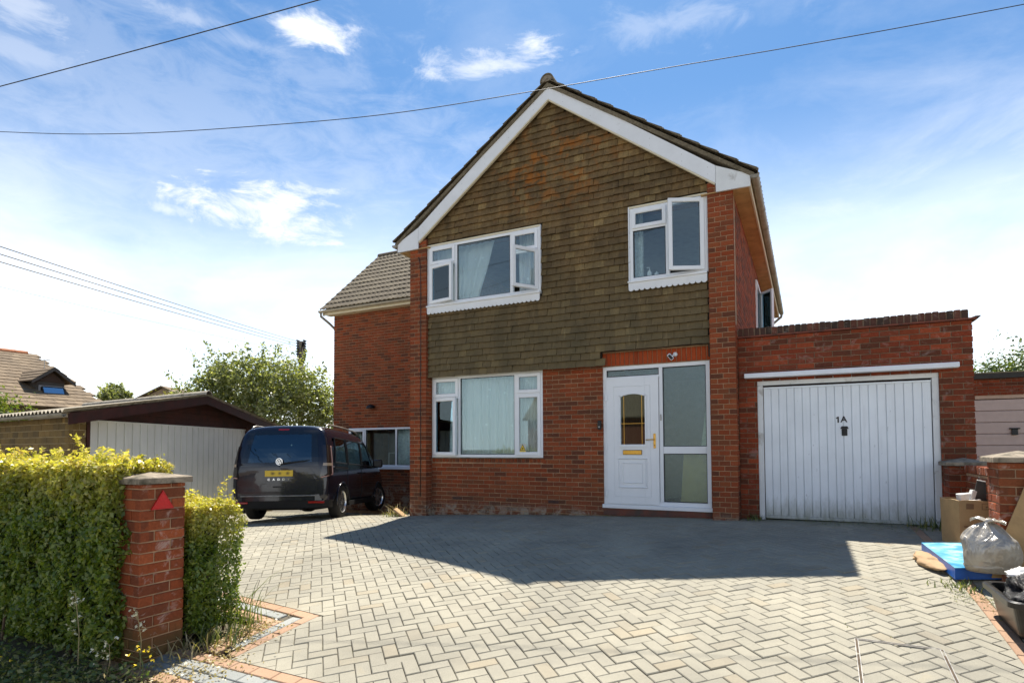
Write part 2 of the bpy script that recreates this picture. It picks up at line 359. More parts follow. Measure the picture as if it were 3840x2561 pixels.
MT['gutter'] = simple('grey_plastic_gutter', (.30, .27, .21), .5, var=.2, scale=6, dirt=((.16, .13, .09), 4, .5, .75))
MT['gutter_w'] = simple('pale_gutter', (.42, .37, .27), .5, var=.2, scale=6)
MT['glass'] = glassmat('window_glass'); MT['obscure'] = glassmat('obscure_glass', (.80, .84, .76), .06, .22, .8)
MT['black'] = simple('black_plastic', (.012, .012, .013), .45, var=.2)
MT['gold'] = simple('brass', (.75, .46, .10), .28, metal=1.0, var=.08, scale=20)
MT['chrome'] = simple('chrome', (.75, .76, .78), .12, metal=1.0, var=.04)
MT['steel'] = simple('galvanised_steel', (.36, .35, .33), .45, metal=.8, var=.3, scale=30)
MT['concrete'] = simple('concrete', (.25, .205, .15), .9, var=.3, scale=24, bump=.7, bscale=90, dirt=((.06, .052, .03), 7, .46, .66))
MT['soil'] = simple('soil', (.085, .062, .04), .95, var=.45, scale=18, bump=.8, bscale=60)
MT['lintel'] = simple('white_canopy', (.78, .80, .83), .6, var=.05, scale=6, bump=.25, bscale=120)
MT['room'] = simple('room_plaster', (.42, .40, .36), .9); MT['floor_in'] = simple('room_floor', (.20, .14, .09), .7)
MT['plant'] = leafmat('weed_green', [(0, (.07, .11, .03)), (.6, (.14, .18, .05)), (1, (.30, .28, .10))], .35)
MT['straw'] = leafmat('dry_stem', [(0, (.30, .24, .12)), (1, (.48, .40, .22))], .3)
MT['yellow'] = leafmat('yellow_petal', [(0, (.75, .55, .04)), (1, (.85, .70, .08))], .3); MT['whitefl'] = leafmat('white_petal', [(0, (.7, .66, .5)), (1, (.8, .78, .66))], .3)

def grimy(name, col, rough, zb, zt, dirtcol=(.16, .17, .09), amt=.75, scr=.5):
    """painted sheet with splash dirt creeping up from the bottom edge, runs and scuffs"""
    m, nt, b = newmat(name); p = POS(nt); sp = N(nt, 'ShaderNodeSeparateXYZ'); LK(nt, p, sp.inputs[0])
    c = RAMP(nt, NOISE(nt, p, 2.2, 5), [(.3, tuple(v * .93 for v in col)), (.7, tuple(min(1, v * 1.04) for v in col))])
    run = NOISE(nt, VMATH(nt, 'MULTIPLY', p, (1, 1, .07)).outputs[0], 16, 6, .7); c = MIX(nt, MATH(nt, 'MULTIPLY', RAMP(nt, run, [(.52, (0, 0, 0)), (.72, (1, 1, 1))]), .35), c, tuple(v * .72 for v in col))
    g = N(nt, 'ShaderNodeMapRange'); LK(nt, MATH(nt, 'SUBTRACT', sp.outputs[2], MATH(nt, 'MULTIPLY', NOISE(nt, VMATH(nt, 'MULTIPLY', p, (1, 1, .3)).outputs[0], 13, 7, .75), zt - zb)), g.inputs[0]); g.inputs[1].default_value = zb + (zt - zb) * .12; g.inputs[2].default_value = zb - (zt - zb) * .55
    c = MIX(nt, MATH(nt, 'MULTIPLY', g.outputs[0], amt), c, dirtcol)
    sc = RAMP(nt, NOISE(nt, VMATH(nt, 'MULTIPLY', p, (3, 1, 1)).outputs[0], 9, 3, .5), [(.715, (0, 0, 0)), (.73, (1, 1, 1))]); c = MIX(nt, MATH(nt, 'MULTIPLY', sc, scr), c, tuple(v * .45 for v in col))
    LK(nt, c, b.inputs['Base Color']); b.inputs['Roughness'].default_value = rough; BUMP(nt, b, NOISE(nt, p, 3.5, 3), .12, .02); return m

# ------------------------------------------------------------------ ground
def gz(x, y):
    X = min(max(x, -9.5), 3.2); Y = min(max(y, -7.2), 0.3)
    z = -0.11206 + 0.01584 * X + 0.00967 * Y + 0.00650 * X * Y - 0.01021 * Y * Y - 0.00339 * X * X
    if y < -7.2: z += 0.03 * max(y + 7.2, -6)
    if y > 0.3 and x < -5: z -= 0.075 * min(y - 0.3, 3.2) * min(1, (-5 - x) / .8)
    return z
def gframe(x, y, ang=0.0, dz=0.0):
    """matrix lying on the ground: local z = ground normal"""
    e = .05; n = Vector((-(gz(x + e, y) - gz(x - e, y)) / (2 * e), -(gz(x, y + e) - gz(x, y - e)) / (2 * e), 1)).normalized()
    t = Vector((math.cos(ang), math.sin(ang), 0)); t = (t - n * t.dot(n)).normalized(); b = n.cross(t)
    p = Vector((x, y, gz(x, y))) + n * dz
    return Matrix(((t.x, b.x, n.x, p.x), (t.y, b.y, n.y, p.y), (t.z, b.z, n.z, p.z), (0, 0, 0, 1)))
xs = sorted(set([-700, -300, -120, -60, -30, -20] + [-15 + .5 * i for i in range(45)] + [10, 20, 40, 120, 300, 700]))
ys = sorted(set([-400, -150, -60, -30, -15] + [-10 + .5 * i for i in range(34)] + [10, 16, 30, 60, 120, 300, 900]))
mb = MB(); vs = [(x, y, gz(x, y) - .045) for y in ys for x in xs]; nx = len(xs)
mb.add(vs, [(j * nx + i, j * nx + i + 1, (j + 1) * nx + i + 1, (j + 1) * nx + i) for j in range(len(ys) - 1) for i in range(nx - 1)])
m, nt, b = newmat('ground_earth'); p = POS(nt)
c = RAMP(nt, NOISE(nt, p, 1.2, 7, .65), [(.35, (.070, .055, .034)), (.5, (.10, .085, .045)), (.65, (.075, .10, .035))]); c = MIX(nt, .5, c, RAMP(nt, NOISE(nt, p, 45, 5, .7), [(.3, (.03, .026, .018)), (.7, (.16, .13, .08))]))
LK(nt, c, b.inputs['Base Color']); b.inputs['Roughness'].default_value = .95; BUMP(nt, b, NOISE(nt, p, 30, 6, .7), .9, .02)
prop(mb.build('ground', m), kind='structure')

# street beyond the crossing: footway and road, where the photographer stands
m, nt, b = newmat('street_asphalt'); p = POS(nt); c = RAMP(nt, NOISE(nt, p, 3, 7, .65), [(.3, (.20, .19, .17)), (.7, (.27, .255, .225))]); LK(nt, c, b.inputs['Base Color']); b.inputs['Roughness'].default_value = .9; BUMP(nt, b, NOISE(nt, p, 150, 4), .5, .004)
mb = MB(); rx = [-60, -30, -12] + [-9 + i for i in range(13)] + [8, 20, 60]; ry = [-40, -25, -15, -12] + [-10.5 + .6 * i for i in range(5)]
mb.add([(x, y, gz(x, y) - .006) for y in ry for x in rx], [(j * len(rx) + i, j * len(rx) + i + 1, (j + 1) * len(rx) + i + 1, (j + 1) * len(rx) + i) for j in range(len(ry) - 1) for i in range(len(rx) - 1)])
prop(mb.build('street', m), kind='structure')
# ------------------------------------------------------------------ block paved driveway
XL, XR_, YB, YC = -2.74, 2.05, -6.17, -5.33      # corner of the planting bed, right border, street edge, bed edge
def yedge(x): return YC + .115 * min(0, x - XL) * -1 if x < XL else YC
bedm, nt, b = newmat('jointing_sand'); p = POS(nt)
c = RAMP(nt, NOISE(nt, p, 6, 6, .6), [(.3, (.055, .047, .033)), (.55, (.11, .095, .066)), (.75, (.075, .085, .036))]); LK(nt, c, b.inputs['Base Color']); b.inputs['Roughness'].default_value = .95
mb = MB(); bx = [-14 + .4 * i for i in range(43)]; by = [-9.6 + .4 * i for i in range(36)]
vs = [(x, y, gz(x, y) - .013) for y in by for x in bx]; nb = len(bx)
mb.add(vs, [(j * nb + i, j * nb + i + 1, (j + 1) * nb + i + 1, (j + 1) * nb + i) for j in range(len(by) - 1) for i in range(nb - 1)
            if not (bx[i] < -3.0 and by[j] < -5.6) and bx[i] < 2.8])
drive = prop(mb.build('driveway', bedm), kind='structure')
def pavermat(name, stops, var):
    m, nt, b = newmat(name); p = POS(nt); r = RND(nt)
    c = RAMP(nt, r, stops); sp = RAMP(nt, NOISE(nt, p, 420, 3, .7), [(.28, (.62, .62, .62)), (.5, (1, 1, 1)), (.74, (1.5, 1.5, 1.48))]); c = MIX(nt, 1, c, sp, 'MULTIPLY')
    blot = RAMP(nt, NOISE(nt, p, 1.1, 6, .62, .3), [(.32, (.78, .78, .78)), (.66, (1.10, 1.09, 1.06))]); c = MIX(nt, 1, c, blot, 'MULTIPLY')
    oil = RAMP(nt, NOISE(nt, p, .55, 5, .6, .8), [(.60, (0, 0, 0)), (.70, (1, 1, 1))]); c = MIX(nt, MATH(nt, 'MULTIPLY', oil, .28), c, (.16, .145, .11))
    st = RAMP(nt, NOISE(nt, p, 3.3, 7, .7, .5), [(.60, (0, 0, 0)), (.74, (1, 1, 1))]); c = MIX(nt, MATH(nt, 'MULTIPLY', st, .32), c, (.33, .26, .15))
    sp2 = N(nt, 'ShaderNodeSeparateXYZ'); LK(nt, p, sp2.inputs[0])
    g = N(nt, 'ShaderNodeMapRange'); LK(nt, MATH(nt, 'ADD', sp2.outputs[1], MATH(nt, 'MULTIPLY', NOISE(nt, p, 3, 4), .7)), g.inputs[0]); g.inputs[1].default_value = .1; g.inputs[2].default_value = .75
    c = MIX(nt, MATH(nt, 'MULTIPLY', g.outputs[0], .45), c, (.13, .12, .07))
    LK(nt, c, b.inputs['Base Color']); b.inputs['Roughness'].default_value = .88; b.inputs['Specular IOR Level'].default_value = .25
    BUMP(nt, b, NOISE(nt, p, 330, 3, .7), .55, .003); return m
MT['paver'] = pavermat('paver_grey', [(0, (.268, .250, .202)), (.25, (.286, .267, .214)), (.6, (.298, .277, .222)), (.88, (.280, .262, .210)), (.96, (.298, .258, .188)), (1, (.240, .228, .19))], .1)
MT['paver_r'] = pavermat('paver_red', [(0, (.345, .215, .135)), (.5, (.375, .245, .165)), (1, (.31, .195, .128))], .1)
MT['paver_b'] = pavermat('paver_bluegrey', [(0, (.235, .245, .235)), (1, (.29, .295, .28))], .1)
def paver_mesh(lx, ly, mat, h=.03, c=.005):
    mb = MB(); a, bb = lx / 2, ly / 2
    vs = [(-a, -bb, -h), (a, -bb, -h), (a, bb, -h), (-a, bb, -h), (-a, -bb, -c), (a, -bb, -c), (a, bb, -c), (-a, bb, -c), (-a + c, -bb + c, 0), (a - c, -bb + c, 0), (a - c, bb - c, 0), (-a + c, bb - c, 0)]
    mb.add(vs, [(8, 9, 10, 11)] + [(k, (k + 1) % 4, 4 + (k + 1) % 4, 4 + k) for k in range(4)] + [(4 + k, 4 + (k + 1) % 4, 8 + (k + 1) % 4, 8 + k) for k in range(4)])
    return mb.mesh('paver', mat)
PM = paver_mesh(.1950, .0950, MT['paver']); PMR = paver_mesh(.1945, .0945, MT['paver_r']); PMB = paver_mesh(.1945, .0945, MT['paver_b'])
pav = Pieces('paver'); pvr = Pieces('edging_paver'); pvb = Pieces('edging_paver')
cutmb = MB()
def clip(poly, f):      # keep the side where f >= 0
    o = []
    for i in range(len(poly)):
        a, b2 = poly[i], poly[(i + 1) % len(poly)]; fa, fb = f(a), f(b2)
        if fa >= 0: o.append(a)
        if (fa >= 0) != (fb >= 0):
            t = fa / (fa - fb); o.append((a[0] + (b2[0] - a[0]) * t, a[1] + (b2[1] - a[1]) * t))
    return o
SH0 = (-11.46, .72); SHD = (math.cos(R(115)), math.sin(R(115)))
def wall_y(x): return .195 if -5.43 < x < 0 else (.285 if x >= 0 else (.0 if x > -5.82 else 3.5))
def inside(x, y):
    if x > XR_ or y > wall_y(x) or y < YB - 3.5: return False
    if y < YB and x < 1.4 and x < XL + 9: return False
    if x < XL and y < yedge(x): return False
    if y < YB: return False
    s = (x - SH0[0]) * SHD[1] - (y - SH0[1]) * SHD[0]
    return s > 0
W_ = .1; ca, sa = math.cos(R(45)), math.sin(R(45)); OX, OY = -.528 + .012, -5.408
def toW(a, bq): return OX + a * ca - bq * sa, OY + a * sa + bq * ca
for i in range(-140, 110):
    for j in range(-110, 130):
        c4 = (i - j) % 4
        if c4 == 0: a, bq, ang, la, lb = (i + 1) * W_, (j + .5) * W_, 45, 2, 1
        elif c4 == 3: a, bq, ang, la, lb = (i + .5) * W_, (j + 1) * W_, 135, 1, 2
        else: continue
        x, y = toW(a, bq)
        if not (-13 < x < 2.3 and -6.5 < y < 3.6): continue
        cor = [toW(a + sx * la * W_ / 2, bq + sy * lb * W_ / 2) for sx, sy in ((-1, -1), (1, -1), (1, 1), (-1, 1))]
        ins = [inside(*q) for q in cor]
        if all(ins):
            M = gframe(x, y, R(ang), random.gauss(0, .0018) - (.003 if random.random() < .012 else 0)) @ Matrix.Rotation(random.gauss(0, .007), 4, 'Z') @ Matrix.Rotation(random.gauss(0, .011), 4, 'X') @ Matrix.Rotation(random.gauss(0, .006), 4, 'Y')
            pav.add(drive, PM, M, .02, Vector((0, 0, 1)))
        elif any(ins) or inside(x, y):
            g = .0027; ctr = (x, y); pl = [(ctr[0] + (q[0] - x) * .965, ctr[1] + (q[1] - y) * .965) for q in cor]
            pl = clip(pl, lambda q: XR_ - g - q[0]); pl = clip(pl, lambda q: q[1] - YB - g) if len(pl) > 2 else pl
            if len(pl) > 2 and x < XL + .12 and y < YC + .15:
                if y < YC - .06: pl = clip(pl, lambda q: q[0] - XL - g)
                else: pl = clip(pl, lambda q: q[1] - yedge(q[0]) - g) if x < XL + .04 else pl
            if len(pl) > 2 and -5.82 < x: pl = clip(pl, lambda q: wall_y(x) - q[1])
            if len(pl) > 2:
                r = random.random(); n = len(pl); vs = [(q[0], q[1], gz(*q) - .03) for q in pl] + [(q[0], q[1], gz(*q)) for q in pl]
                cutmb.add(vs, [tuple(range(n, 2 * n))] + [(k, (k + 1) % n, n + (k + 1) % n, n + k) for k in range(n)], r)
prop(cutmb.build('cut_pavers', MT['paver'], drive), kind='stuff')
def edging(x0, y0, x1, y1, off, me, pcs, across=False):
    d = Vector((x1 - x0, y1 - y0)); L = d.length; d /= L; nrm = Vector((d.y, -d.x)); st = .1 if across else .2; n = int(L / st)
    for k in range(n):
        q = Vector((x0, y0)) + d * (st * (k + .5)) + nrm * off; ang = math.atan2(d.y, d.x) + (math.pi / 2 if across else 0)
        pcs.add(drive, me, gframe(q.x, q.y, ang, random.gauss(0, .0015)) @ Matrix.Rotation(random.gauss(0, .008), 4, 'Z'), .02, Vector((0, 0, 1)))
ya = yedge(-4.4)
edging(-4.4, ya, XL, YC, .05, PMR, pvr); edging(-4.4, ya, XL - .1, YC, .15, PMB, pvb); edging(-4.4, ya, XL - .2, YC, .25, PMR, pvr)
edging(XL, YC, XL, YB, .05, PMR, pvr); edging(XL - .1, YC - .1, XL - .1, YB, .05, PMB, pvb); edging(XL - .2, YC - .2, XL - .2, YB, .10, PMR, pvr, True)
edging(XL - .9, YB, XR_, YB, .05, PMR, pvr); edging(XL - .9, YB - .1, XR_, YB - .1, .05, PMB, pvb); edging(XL - .9, YB - .2, XR_, YB - .2, .05, PMB, pvb)
edging(XL - .9, YB - .3, XR_, YB - .3, .05, PMR, pvr)
edging(XR_, -9.0, XR_, .25, .05, PMR, pvr); edging(XR_ + .1, -9.0, XR_ + .1, .25, .10, PM, pav, True); edging(XR_ + .3, -9.0, XR_ + .3, .25, .10, PM, pav, True)
# street side of the crossing (continues under and behind the camera)
for k in range(int(4.6 / .1)):
    for q in range(14):
        x = XL + .1 + .2 * (k % 24) + (.1 if q % 2 else 0); y = YB - .45 - .1 * q
        if k < 24: pav.add(drive, PM, gframe(x, y, 0, random.gauss(0, .0012)), .02, Vector((0, 0, 1)))
pav.finish(drive, 'pavers'); pvr.finish(drive, 'edging_pavers'); pvb.finish(drive, 'edging_pavers')
# recessed manhole tray: steel edges set between the blocks
mh = empty('manhole_tray', (1.4, -4.7, gz(1.4, -4.7)), 'thin steel rim of a block-filled manhole cover set in the paving', 'manhole cover')
mq = [(1.165, -4.32), (1.645, -4.30), (1.645, -5.0), (1.15, -5.02)]
for a in range(4):
    p0, p1 = mq[a], mq[(a + 1) % 4]; mb = MB(); L = math.dist(p0, p1); ang = math.atan2(p1[1] - p0[1], p1[0] - p0[0])
    M = gframe((p0[0] + p1[0]) / 2, (p0[1] + p1[1]) / 2, ang, 0)
    mb.box(-L / 2, L / 2, -.011, -.007, -.02, .004, M); mb.box(-L / 2, L / 2, .007, .011, -.02, .004, M); mb.box(-L / 2, L / 2, -.0065, .0065, -.02, .0015, M, mi=1)
    mb.build('rim', [MT['steel'], MT['soil']], mh)

# ------------------------------------------------------------------ brick wall generator
BM = {}
def brick_mesh(wd, h, mat, d=.06):
    k = (round(wd, 3), round(h, 3), mat.name)
    if k not in BM:
        c = .004; a, t = wd / 2, h / 2; mb = MB()
        vs = [(-a + c, 0, -t + c), (a - c, 0, -t + c), (a - c, 0, t - c), (-a + c, 0, t - c), (-a, c, -t), (a, c, -t), (a, c, t), (-a, c, t), (-a, d, -t), (a, d, -t), (a, d, t), (-a, d, t)]
        mb.add(vs, [(0, 1, 2, 3)] + [(4 + k2, 4 + (k2 + 1) % 4, (k2 + 1) % 4, k2) for k2 in range(4)] + [(8 + k2, 8 + (k2 + 1) % 4, 4 + (k2 + 1) % 4, 4 + k2) for k2 in range(4)])
        BM[k] = mb.mesh('brick', mat)
    return BM[k]
def lay(pcs, parent, mat, org, udir, u0, u1, z0, z1, holes=(), bond='stretcher', rows=None, lim=None, cz=.075, zoff=0.0, jit=1.0):
    """bricks on the vertical plane through org with in-plane direction udir (outside is to the right of udir seen from above: n = udir x z)"""
    U = Vector(udir).normalized(); nrm = U.cross(Vector((0, 0, 1))); org = Vector(org); j = .010
    k0 = math.floor((z0 - zoff) / cz); k = k0
    while True:
        zb = zoff + k * cz
        if zb >= z1 - .02: break
        zt = min(zb + cz - j, z1); zb2 = max(zb, z0)
        if zt - zb2 > .015:
            if rows: segs = rows[k % len(rows)]; segs = [(u0 + a, u0 + b2) for a, b2 in segs]
            else:
                segs = []; ph = 0 if k % 2 == 0 else -.1125
                if bond == 'flemish': pass
                u = u0 + ph
                while u < u1:
                    segs.append((max(u, u0), min(u + .215, u1))); u += .225
            zc = (zb2 + zt) / 2
            for a, b2 in segs:
                parts = [(a, b2)]
                for (ha, hb, hz0, hz1) in holes:
                    if hz0 < zc < hz1:
                        np_ = []
                        for (p0, p1) in parts:
                            if p1 <= ha or p0 >= hb: np_.append((p0, p1))
                            else:
                                if p0 < ha: np_.append((p0, ha))
                                if p1 > hb: np_.append((hb, p1))
                        parts = np_
                for (p0, p1) in parts:
                    if p1 - p0 < .02: continue
                    uc = (p0 + p1) / 2
                    if lim and not lim(uc, zc): continue
                    me = brick_mesh(p1 - p0, zt - zb2, mat); o = org + U * uc + Vector((0, 0, zc)) - nrm * random.gauss(0, .0012) * jit
                    M = Matrix(((U.x, -nrm.x, 0, o.x), (U.y, -nrm.y, 0, o.y), (0, 0, 1, o.z), (0, 0, 0, 1))) @ Matrix.Rotation(random.gauss(0, .004) * jit, 4, 'Y') @ Matrix.Rotation(random.gauss(0, .006) * jit, 4, 'Z')
                    pcs.add(parent, me, M, (p1 - p0) * (zt - zb2), nrm)
        k += 1
def standing(pcs, parent, mat, y, x0, x1, z0, z1, pitch=.075):
    n = int(round((x1 - x0) / pitch)); pt = (x1 - x0) / n
    for k in range(n):
        me = brick_mesh(round(pt - .010, 3), z1 - z0 - .008, mat)
        pcs.add(parent, me, Matrix.Translation((x0 + pt * (k + .5), y + random.gauss(0, .001), (z0 + z1) / 2)) @ Matrix.Rotation(random.gauss(0, .006), 4, 'Y'), pt * (z1 - z0), Vector((0, -1, 0)))

# ------------------------------------------------------------------ the house
house = empty('house', (-2.9, 0, -.2), 'two-storey red brick house with brown tile-hung gable and white bargeboards', 'house')
HB = Pieces('brick')
def wallbox(mb, x0, x1, z0, z1, y0, y1, holes):
    """plate with rectangular holes, built from boxes butted end to end"""
    zs = sorted(set([z0, z1] + [h for q in holes for h in q[2:4] if z0 < h < z1]))
    for a, b2 in zip(zs[:-1], zs[1:]):
        zc = (a + b2) / 2; cuts = sorted([(q[0], q[1]) for q in holes if q[2] < zc < q[3]]); x = x0
        for c0, c1 in cuts:
            if c0 > x: mb.box(x, c0, y0, y1, a, b2)
            x = max(x, c1)
        if x < x1: mb.box(x, x1, y0, y1, a, b2)
GW = (-5.415, -3.137, .775, 2.275); DW = (-2.070, -.395, -.005, 2.255); ULW = (-5.40, -3.11, 3.60, 4.725); URW = (-1.552, -.380, 3.56, 4.725)
YW = .19
mb = MB(); wallbox(mb, -5.43, -.355, -.6, 4.8, YW + .008, YW + .26, [GW, DW, ULW, URW])
fwall = mb.build('front_wall', MT['mortar'], house)
lay(HB, fwall, MT['brick'], (0, YW, 0), (1, 0, 0), -5.426, -.361, -.45, 2.33, holes=[(GW[0], GW[1], .68, GW[3] + .1), (DW[0], DW[1], -.02, 2.5)], lim=lambda u, z: not (u > -2.08 and z > 2.25))
standing(HB, fwall, MT['brick'], YW - .004, GW[0], GW[1] + .03, .684, .760)
mb = MB(); mb.box(GW[0] - .05, GW[1] + .01, YW - .03, YW + .10, .760, .774); mb.build('window_ledge', MT['concrete'], house)
MT['soldier'] = brickmat('brick_soldier', [(.40, .070, .020), (.36, .062, .018), (.43, .082, .024)], stain_amt=.1); standing(HB, fwall, MT['soldier'], YW - .004, -2.070, -.361, 2.262, 2.475)
mb = MB(); mb.box(DW[0], DW[1], YW - .02, YW + .2, -.14, -.03); mb.build('door_step', simple('step_red', (.16, .05, .03), .8, dirt=((.07, .05, .04), 4, .4, .7)), house)
# airbricks
for ax, az in ((-4.86, .03), (-2.95, .03)):
    mb = MB(); mb.box(ax - .1, ax + .1, YW - .006, YW + .006, az - .03, az + .03)
    for k in range(9): mb.box(ax - .09 + .021 * k, ax - .078 + .021 * k, YW - .009, YW - .005, az - .02, az + .02, mi=1)
    mb.build('air_brick', [simple('terracotta_vent', (.14, .05, .03), .8), MT['black']], house)
# piers
PL = (-5.795, -5.426); PR = (-.361, 0.0)
for nm, (a, b2) in (('left', PL), ('right', PR)):
    mb = MB(); mb.box(a + .008, b2 - .008, .008, YW + .25, -.6, 5.2 if nm == 'x' else 4.88)
    pier = mb.build('corner_pier', MT['mortar'], house)
    wd = b2 - a; h = wd / 2 - .005; rowA = [(0, h), (h + .010, wd)]; q = wd * .27; rowB = [(0, q), (q + .010, wd - q - .010), (wd - q, wd)]
    lay(HB, pier, MT['brick'], (a, 0, 0), (1, 0, 0), 0, wd, -.5, 4.88, rows=[rowA, rowB], zoff=0 if nm == 'right' else -.0227)
    if nm == 'left':
        lay(HB, pier, MT['brick'], (b2, 0, 0), (0, 1, 0), .0, .19, -.5, 4.85, rows=[[(.004, .10), (.11, .19)], [(.004, .19)]], zoff=-.0227)
    else:
        lay(HB, pier, MT['brick'], (b2, 0, 0), (0, 1, 0), 0, .28, -.4, 2.75, rows=[[(.004, .165), (.175, .28)], [(.004, .10), (.11, .28)]])
# side walls, back wall, floors: the house is closed
mb = MB(); mb.box(-.25, -.008, YW + .262, 9.6, -.6, 4.72); side = mb.build('side_wall', MT['mortar'], house)
lay(HB, side, MT['brick'], (0, 0, 0), (0, 1, 0), .30, 9.5, 2.7, 4.68, holes=[(4.1, 5.3, 3.25, 4.45)])
mb = MB(); mb.box(-5.787, -5.55, YW + .262, 3.49, -.6, 4.72); mb.build('side_wall', MT['mortar'], house)
mb = MB(); mb.box(-5.548, -.252, 4.0, 4.1, -.6, 4.72); mb.build('back_wall', MT['room'], house)
mb = MB(); mb.box(-5.548, -.252, YW + .262, 3.99, -.3, -.2); mb.box(-5.548, -.252, YW + .262, 3.99, 2.40, 2.55); mb.box(-5.548, -.252, YW + .262, 3.99, 4.74, 4.79); mb.box(-2.35, -2.25, YW + .262, 3.99, -.19, 2.39); mb.box(-2.2, -2.1, YW + .262, 3.99, 2.56, 4.73)
mb.build('floors', MT['room'], house)

# tile hanging
tm, nt, b = newmat('clay_hanging_tile'); p = POS(nt); r = RND(nt)
c = RAMP(nt, r, [(0, (.150, .102, .050)), (.35, (.172, .116, .056)), (.7, (.155, .104, .053)), (.88, (.185, .130, .062)), (.95, (.255, .182, .085)), (1, (.19, .135, .065))])
sp = N(nt, 'ShaderNodeSeparateXYZ'); LK(nt, p, sp.inputs[0])
c = MIX(nt, 1, c, RAMP(nt, NOISE(nt, p, 45, 6, .7), [(.3, (.68, .68, .68)), (.7, (1.3, 1.28, 1.22))]), 'MULTIPLY')
c = MIX(nt, 1, c, RAMP(nt, NOISE(nt, p, 1.5, 6, .6, .4), [(.32, (.62, .62, .64)), (.5, (.95, .93, .90)), (.68, (1.28, 1.22, 1.10))]), 'MULTIPLY')
c = MIX(nt, 1, c, RAMP(nt, NOISE(nt, VMATH(nt, 'MULTIPLY', p, (1, 1, .10)).outputs[0], 9, 5, .65), [(.36, (.74, .74, .74)), (.62, (1.14, 1.12, 1.08))]), 'MULTIPLY')
# algae darker bloom on the lower courses, orange lichen in patches near the apex
gl = N(nt, 'ShaderNodeMapRange'); LK(nt, MATH(nt, 'ADD', sp.outputs[2], MATH(nt, 'MULTIPLY', NOISE(nt, p, 1.3, 5), 1.6)), gl.inputs[0]); gl.inputs[1].default_value = 5.2; gl.inputs[2].default_value = 3.6
c = MIX(nt, MATH(nt, 'MULTIPLY', gl.outputs[0], .55), c, (.118, .100, .055))
gu = N(nt, 'ShaderNodeMapRange'); LK(nt, MATH(nt, 'ABSOLUTE', MATH(nt, 'ADD', sp.outputs[2], -5.75)), gu.inputs[0]); gu.inputs[1].default_value = .95; gu.inputs[2].default_value = .2
gx = N(nt, 'ShaderNodeMapRange'); LK(nt, MATH(nt, 'ABSOLUTE', MATH(nt, 'ADD', sp.outputs[0], 2.9)), gx.inputs[0]); gx.inputs[1].default_value = 1.6; gx.inputs[2].default_value = .4
li = RAMP(nt, NOISE(nt, p, 3.4, 7, .72, .4), [(.50, (0, 0, 0)), (.60, (1, 1, 1))])
c = MIX(nt, MATH(nt, 'MULTIPLY', MATH(nt, 'MULTIPLY', MATH(nt, 'MULTIPLY', gu.outputs[0], gx.outputs[0]), li), .85), c, (.33, .115, .018))
# pale weathered edges where rain runs down the joints
pj = RAMP(nt, NOISE(nt, VMATH(nt, 'MULTIPLY', p, (7, 1, 1.2)).outputs[0], 2.2, 4, .6), [(.60, (0, 0, 0)), (.72, (1, 1, 1))]); c = MIX(nt, MATH(nt, 'MULTIPLY', pj, .30), c, (.36, .27, .135))
LK(nt, c, b.inputs['Base Color']); b.inputs['Roughness'].default_value = .9; b.inputs['Specular IOR Level'].default_value = .25; BUMP(nt, b, NOISE(nt, p, 90, 5, .7), .5, .004)
MT['tile'] = tm
def hang_mesh(wd, h):
    k = ('tile', round(wd, 3))
    if k not in BM:
        mb = MB(); a = wd / 2; cam_ = .004
        vs = []
        for i in range(4):       # slight camber across the tile
            u = -a + wd * i / 3; bow = cam_ * (1 - (2 * i / 3 - 1) ** 2)
            vs += [(u, -.002 - bow, h / 2 + .01), (u, -.040 - bow, -h / 2), (u, -.006 - bow, -h / 2 + .002)]
        fs = []
        for i in range(3):
            q = 3 * i; fs += [(q, q + 1, q + 4, q + 3), (q + 1, q + 2, q + 5, q + 4)]
        fs += [(0, 2, 1), (9, 10, 11)]
        mb.add(vs, fs); BM[k] = mb.mesh('tile', MT['tile'])
    return BM[k]
TH = Pieces('tile')
YT = .085; AP = -2.9; SLOPE = (7.11 - 4.83) / (2.9 + .24)
mb = MB(); wallbox(mb, -5.425, -.362, 2.30, 4.80, YT, YW + .0075, [ULW, URW, DW[:2] + (2.2, 2.5)])
mb.prism([(-5.425, 4.80), (-.362, 4.80), (AP, 4.80 + 2.53 * SLOPE)], 'y', YT, YW + .2)
hang = mb.build('tile_hanging', simple('tile_backing', (.03, .026, .018), .9), house)
TG, TWD = .1145, .168
k = 0; z = 2.262
while z < 7.0:
    off = 0 if k % 2 else TWD / 2; x = -5.425 - off
    while x < -.362:
        a, b2 = max(x, -5.424), min(x + TWD - .003, -.363); xc = (a + b2) / 2; zc = z + TG / 2
        ok = b2 - a > .03 and zc < 4.80 + (2.86 - abs(xc - AP)) * SLOPE
        for hx0, hx1, hz0, hz1 in (ULW[:2] + (ULW[2] - .03, ULW[3] + .02), URW[:2] + (URW[2] - .03, URW[3] + .02)):
            if hx0 < xc < hx1 and hz0 < zc < hz1: ok = False
            elif hz0 < zc < hz1 and ok and a < hx0 < b2: b2 = hx0 - .001 if xc < hx0 else b2
            elif hz0 < zc < hz1 and ok and a < hx1 < b2: a = hx1 + .001
        if xc > -2.03 and zc < 2.49: ok = False
        if ok and b2 - a > .02:
            xc = (a + b2) / 2; M = Matrix.Translation((xc + random.gauss(0, .0015), YT + random.gauss(0, .0030), zc + random.gauss(0, .0030) - (.012 if random.random() < .015 else 0))) @ Matrix.Rotation(random.gauss(0, .014), 4, 'Y') @ Matrix.Rotation(random.gauss(0, .015), 4, 'X') @ Matrix.Rotation(random.gauss(0, .012), 4, 'Z')
            TH.add(hang, hang_mesh(b2 - a, TG), M, TWD * TG, Vector((0, -1, 0)))
        x += TWD
    z += TG; k += 1
TH.finish(house, 'tiles')

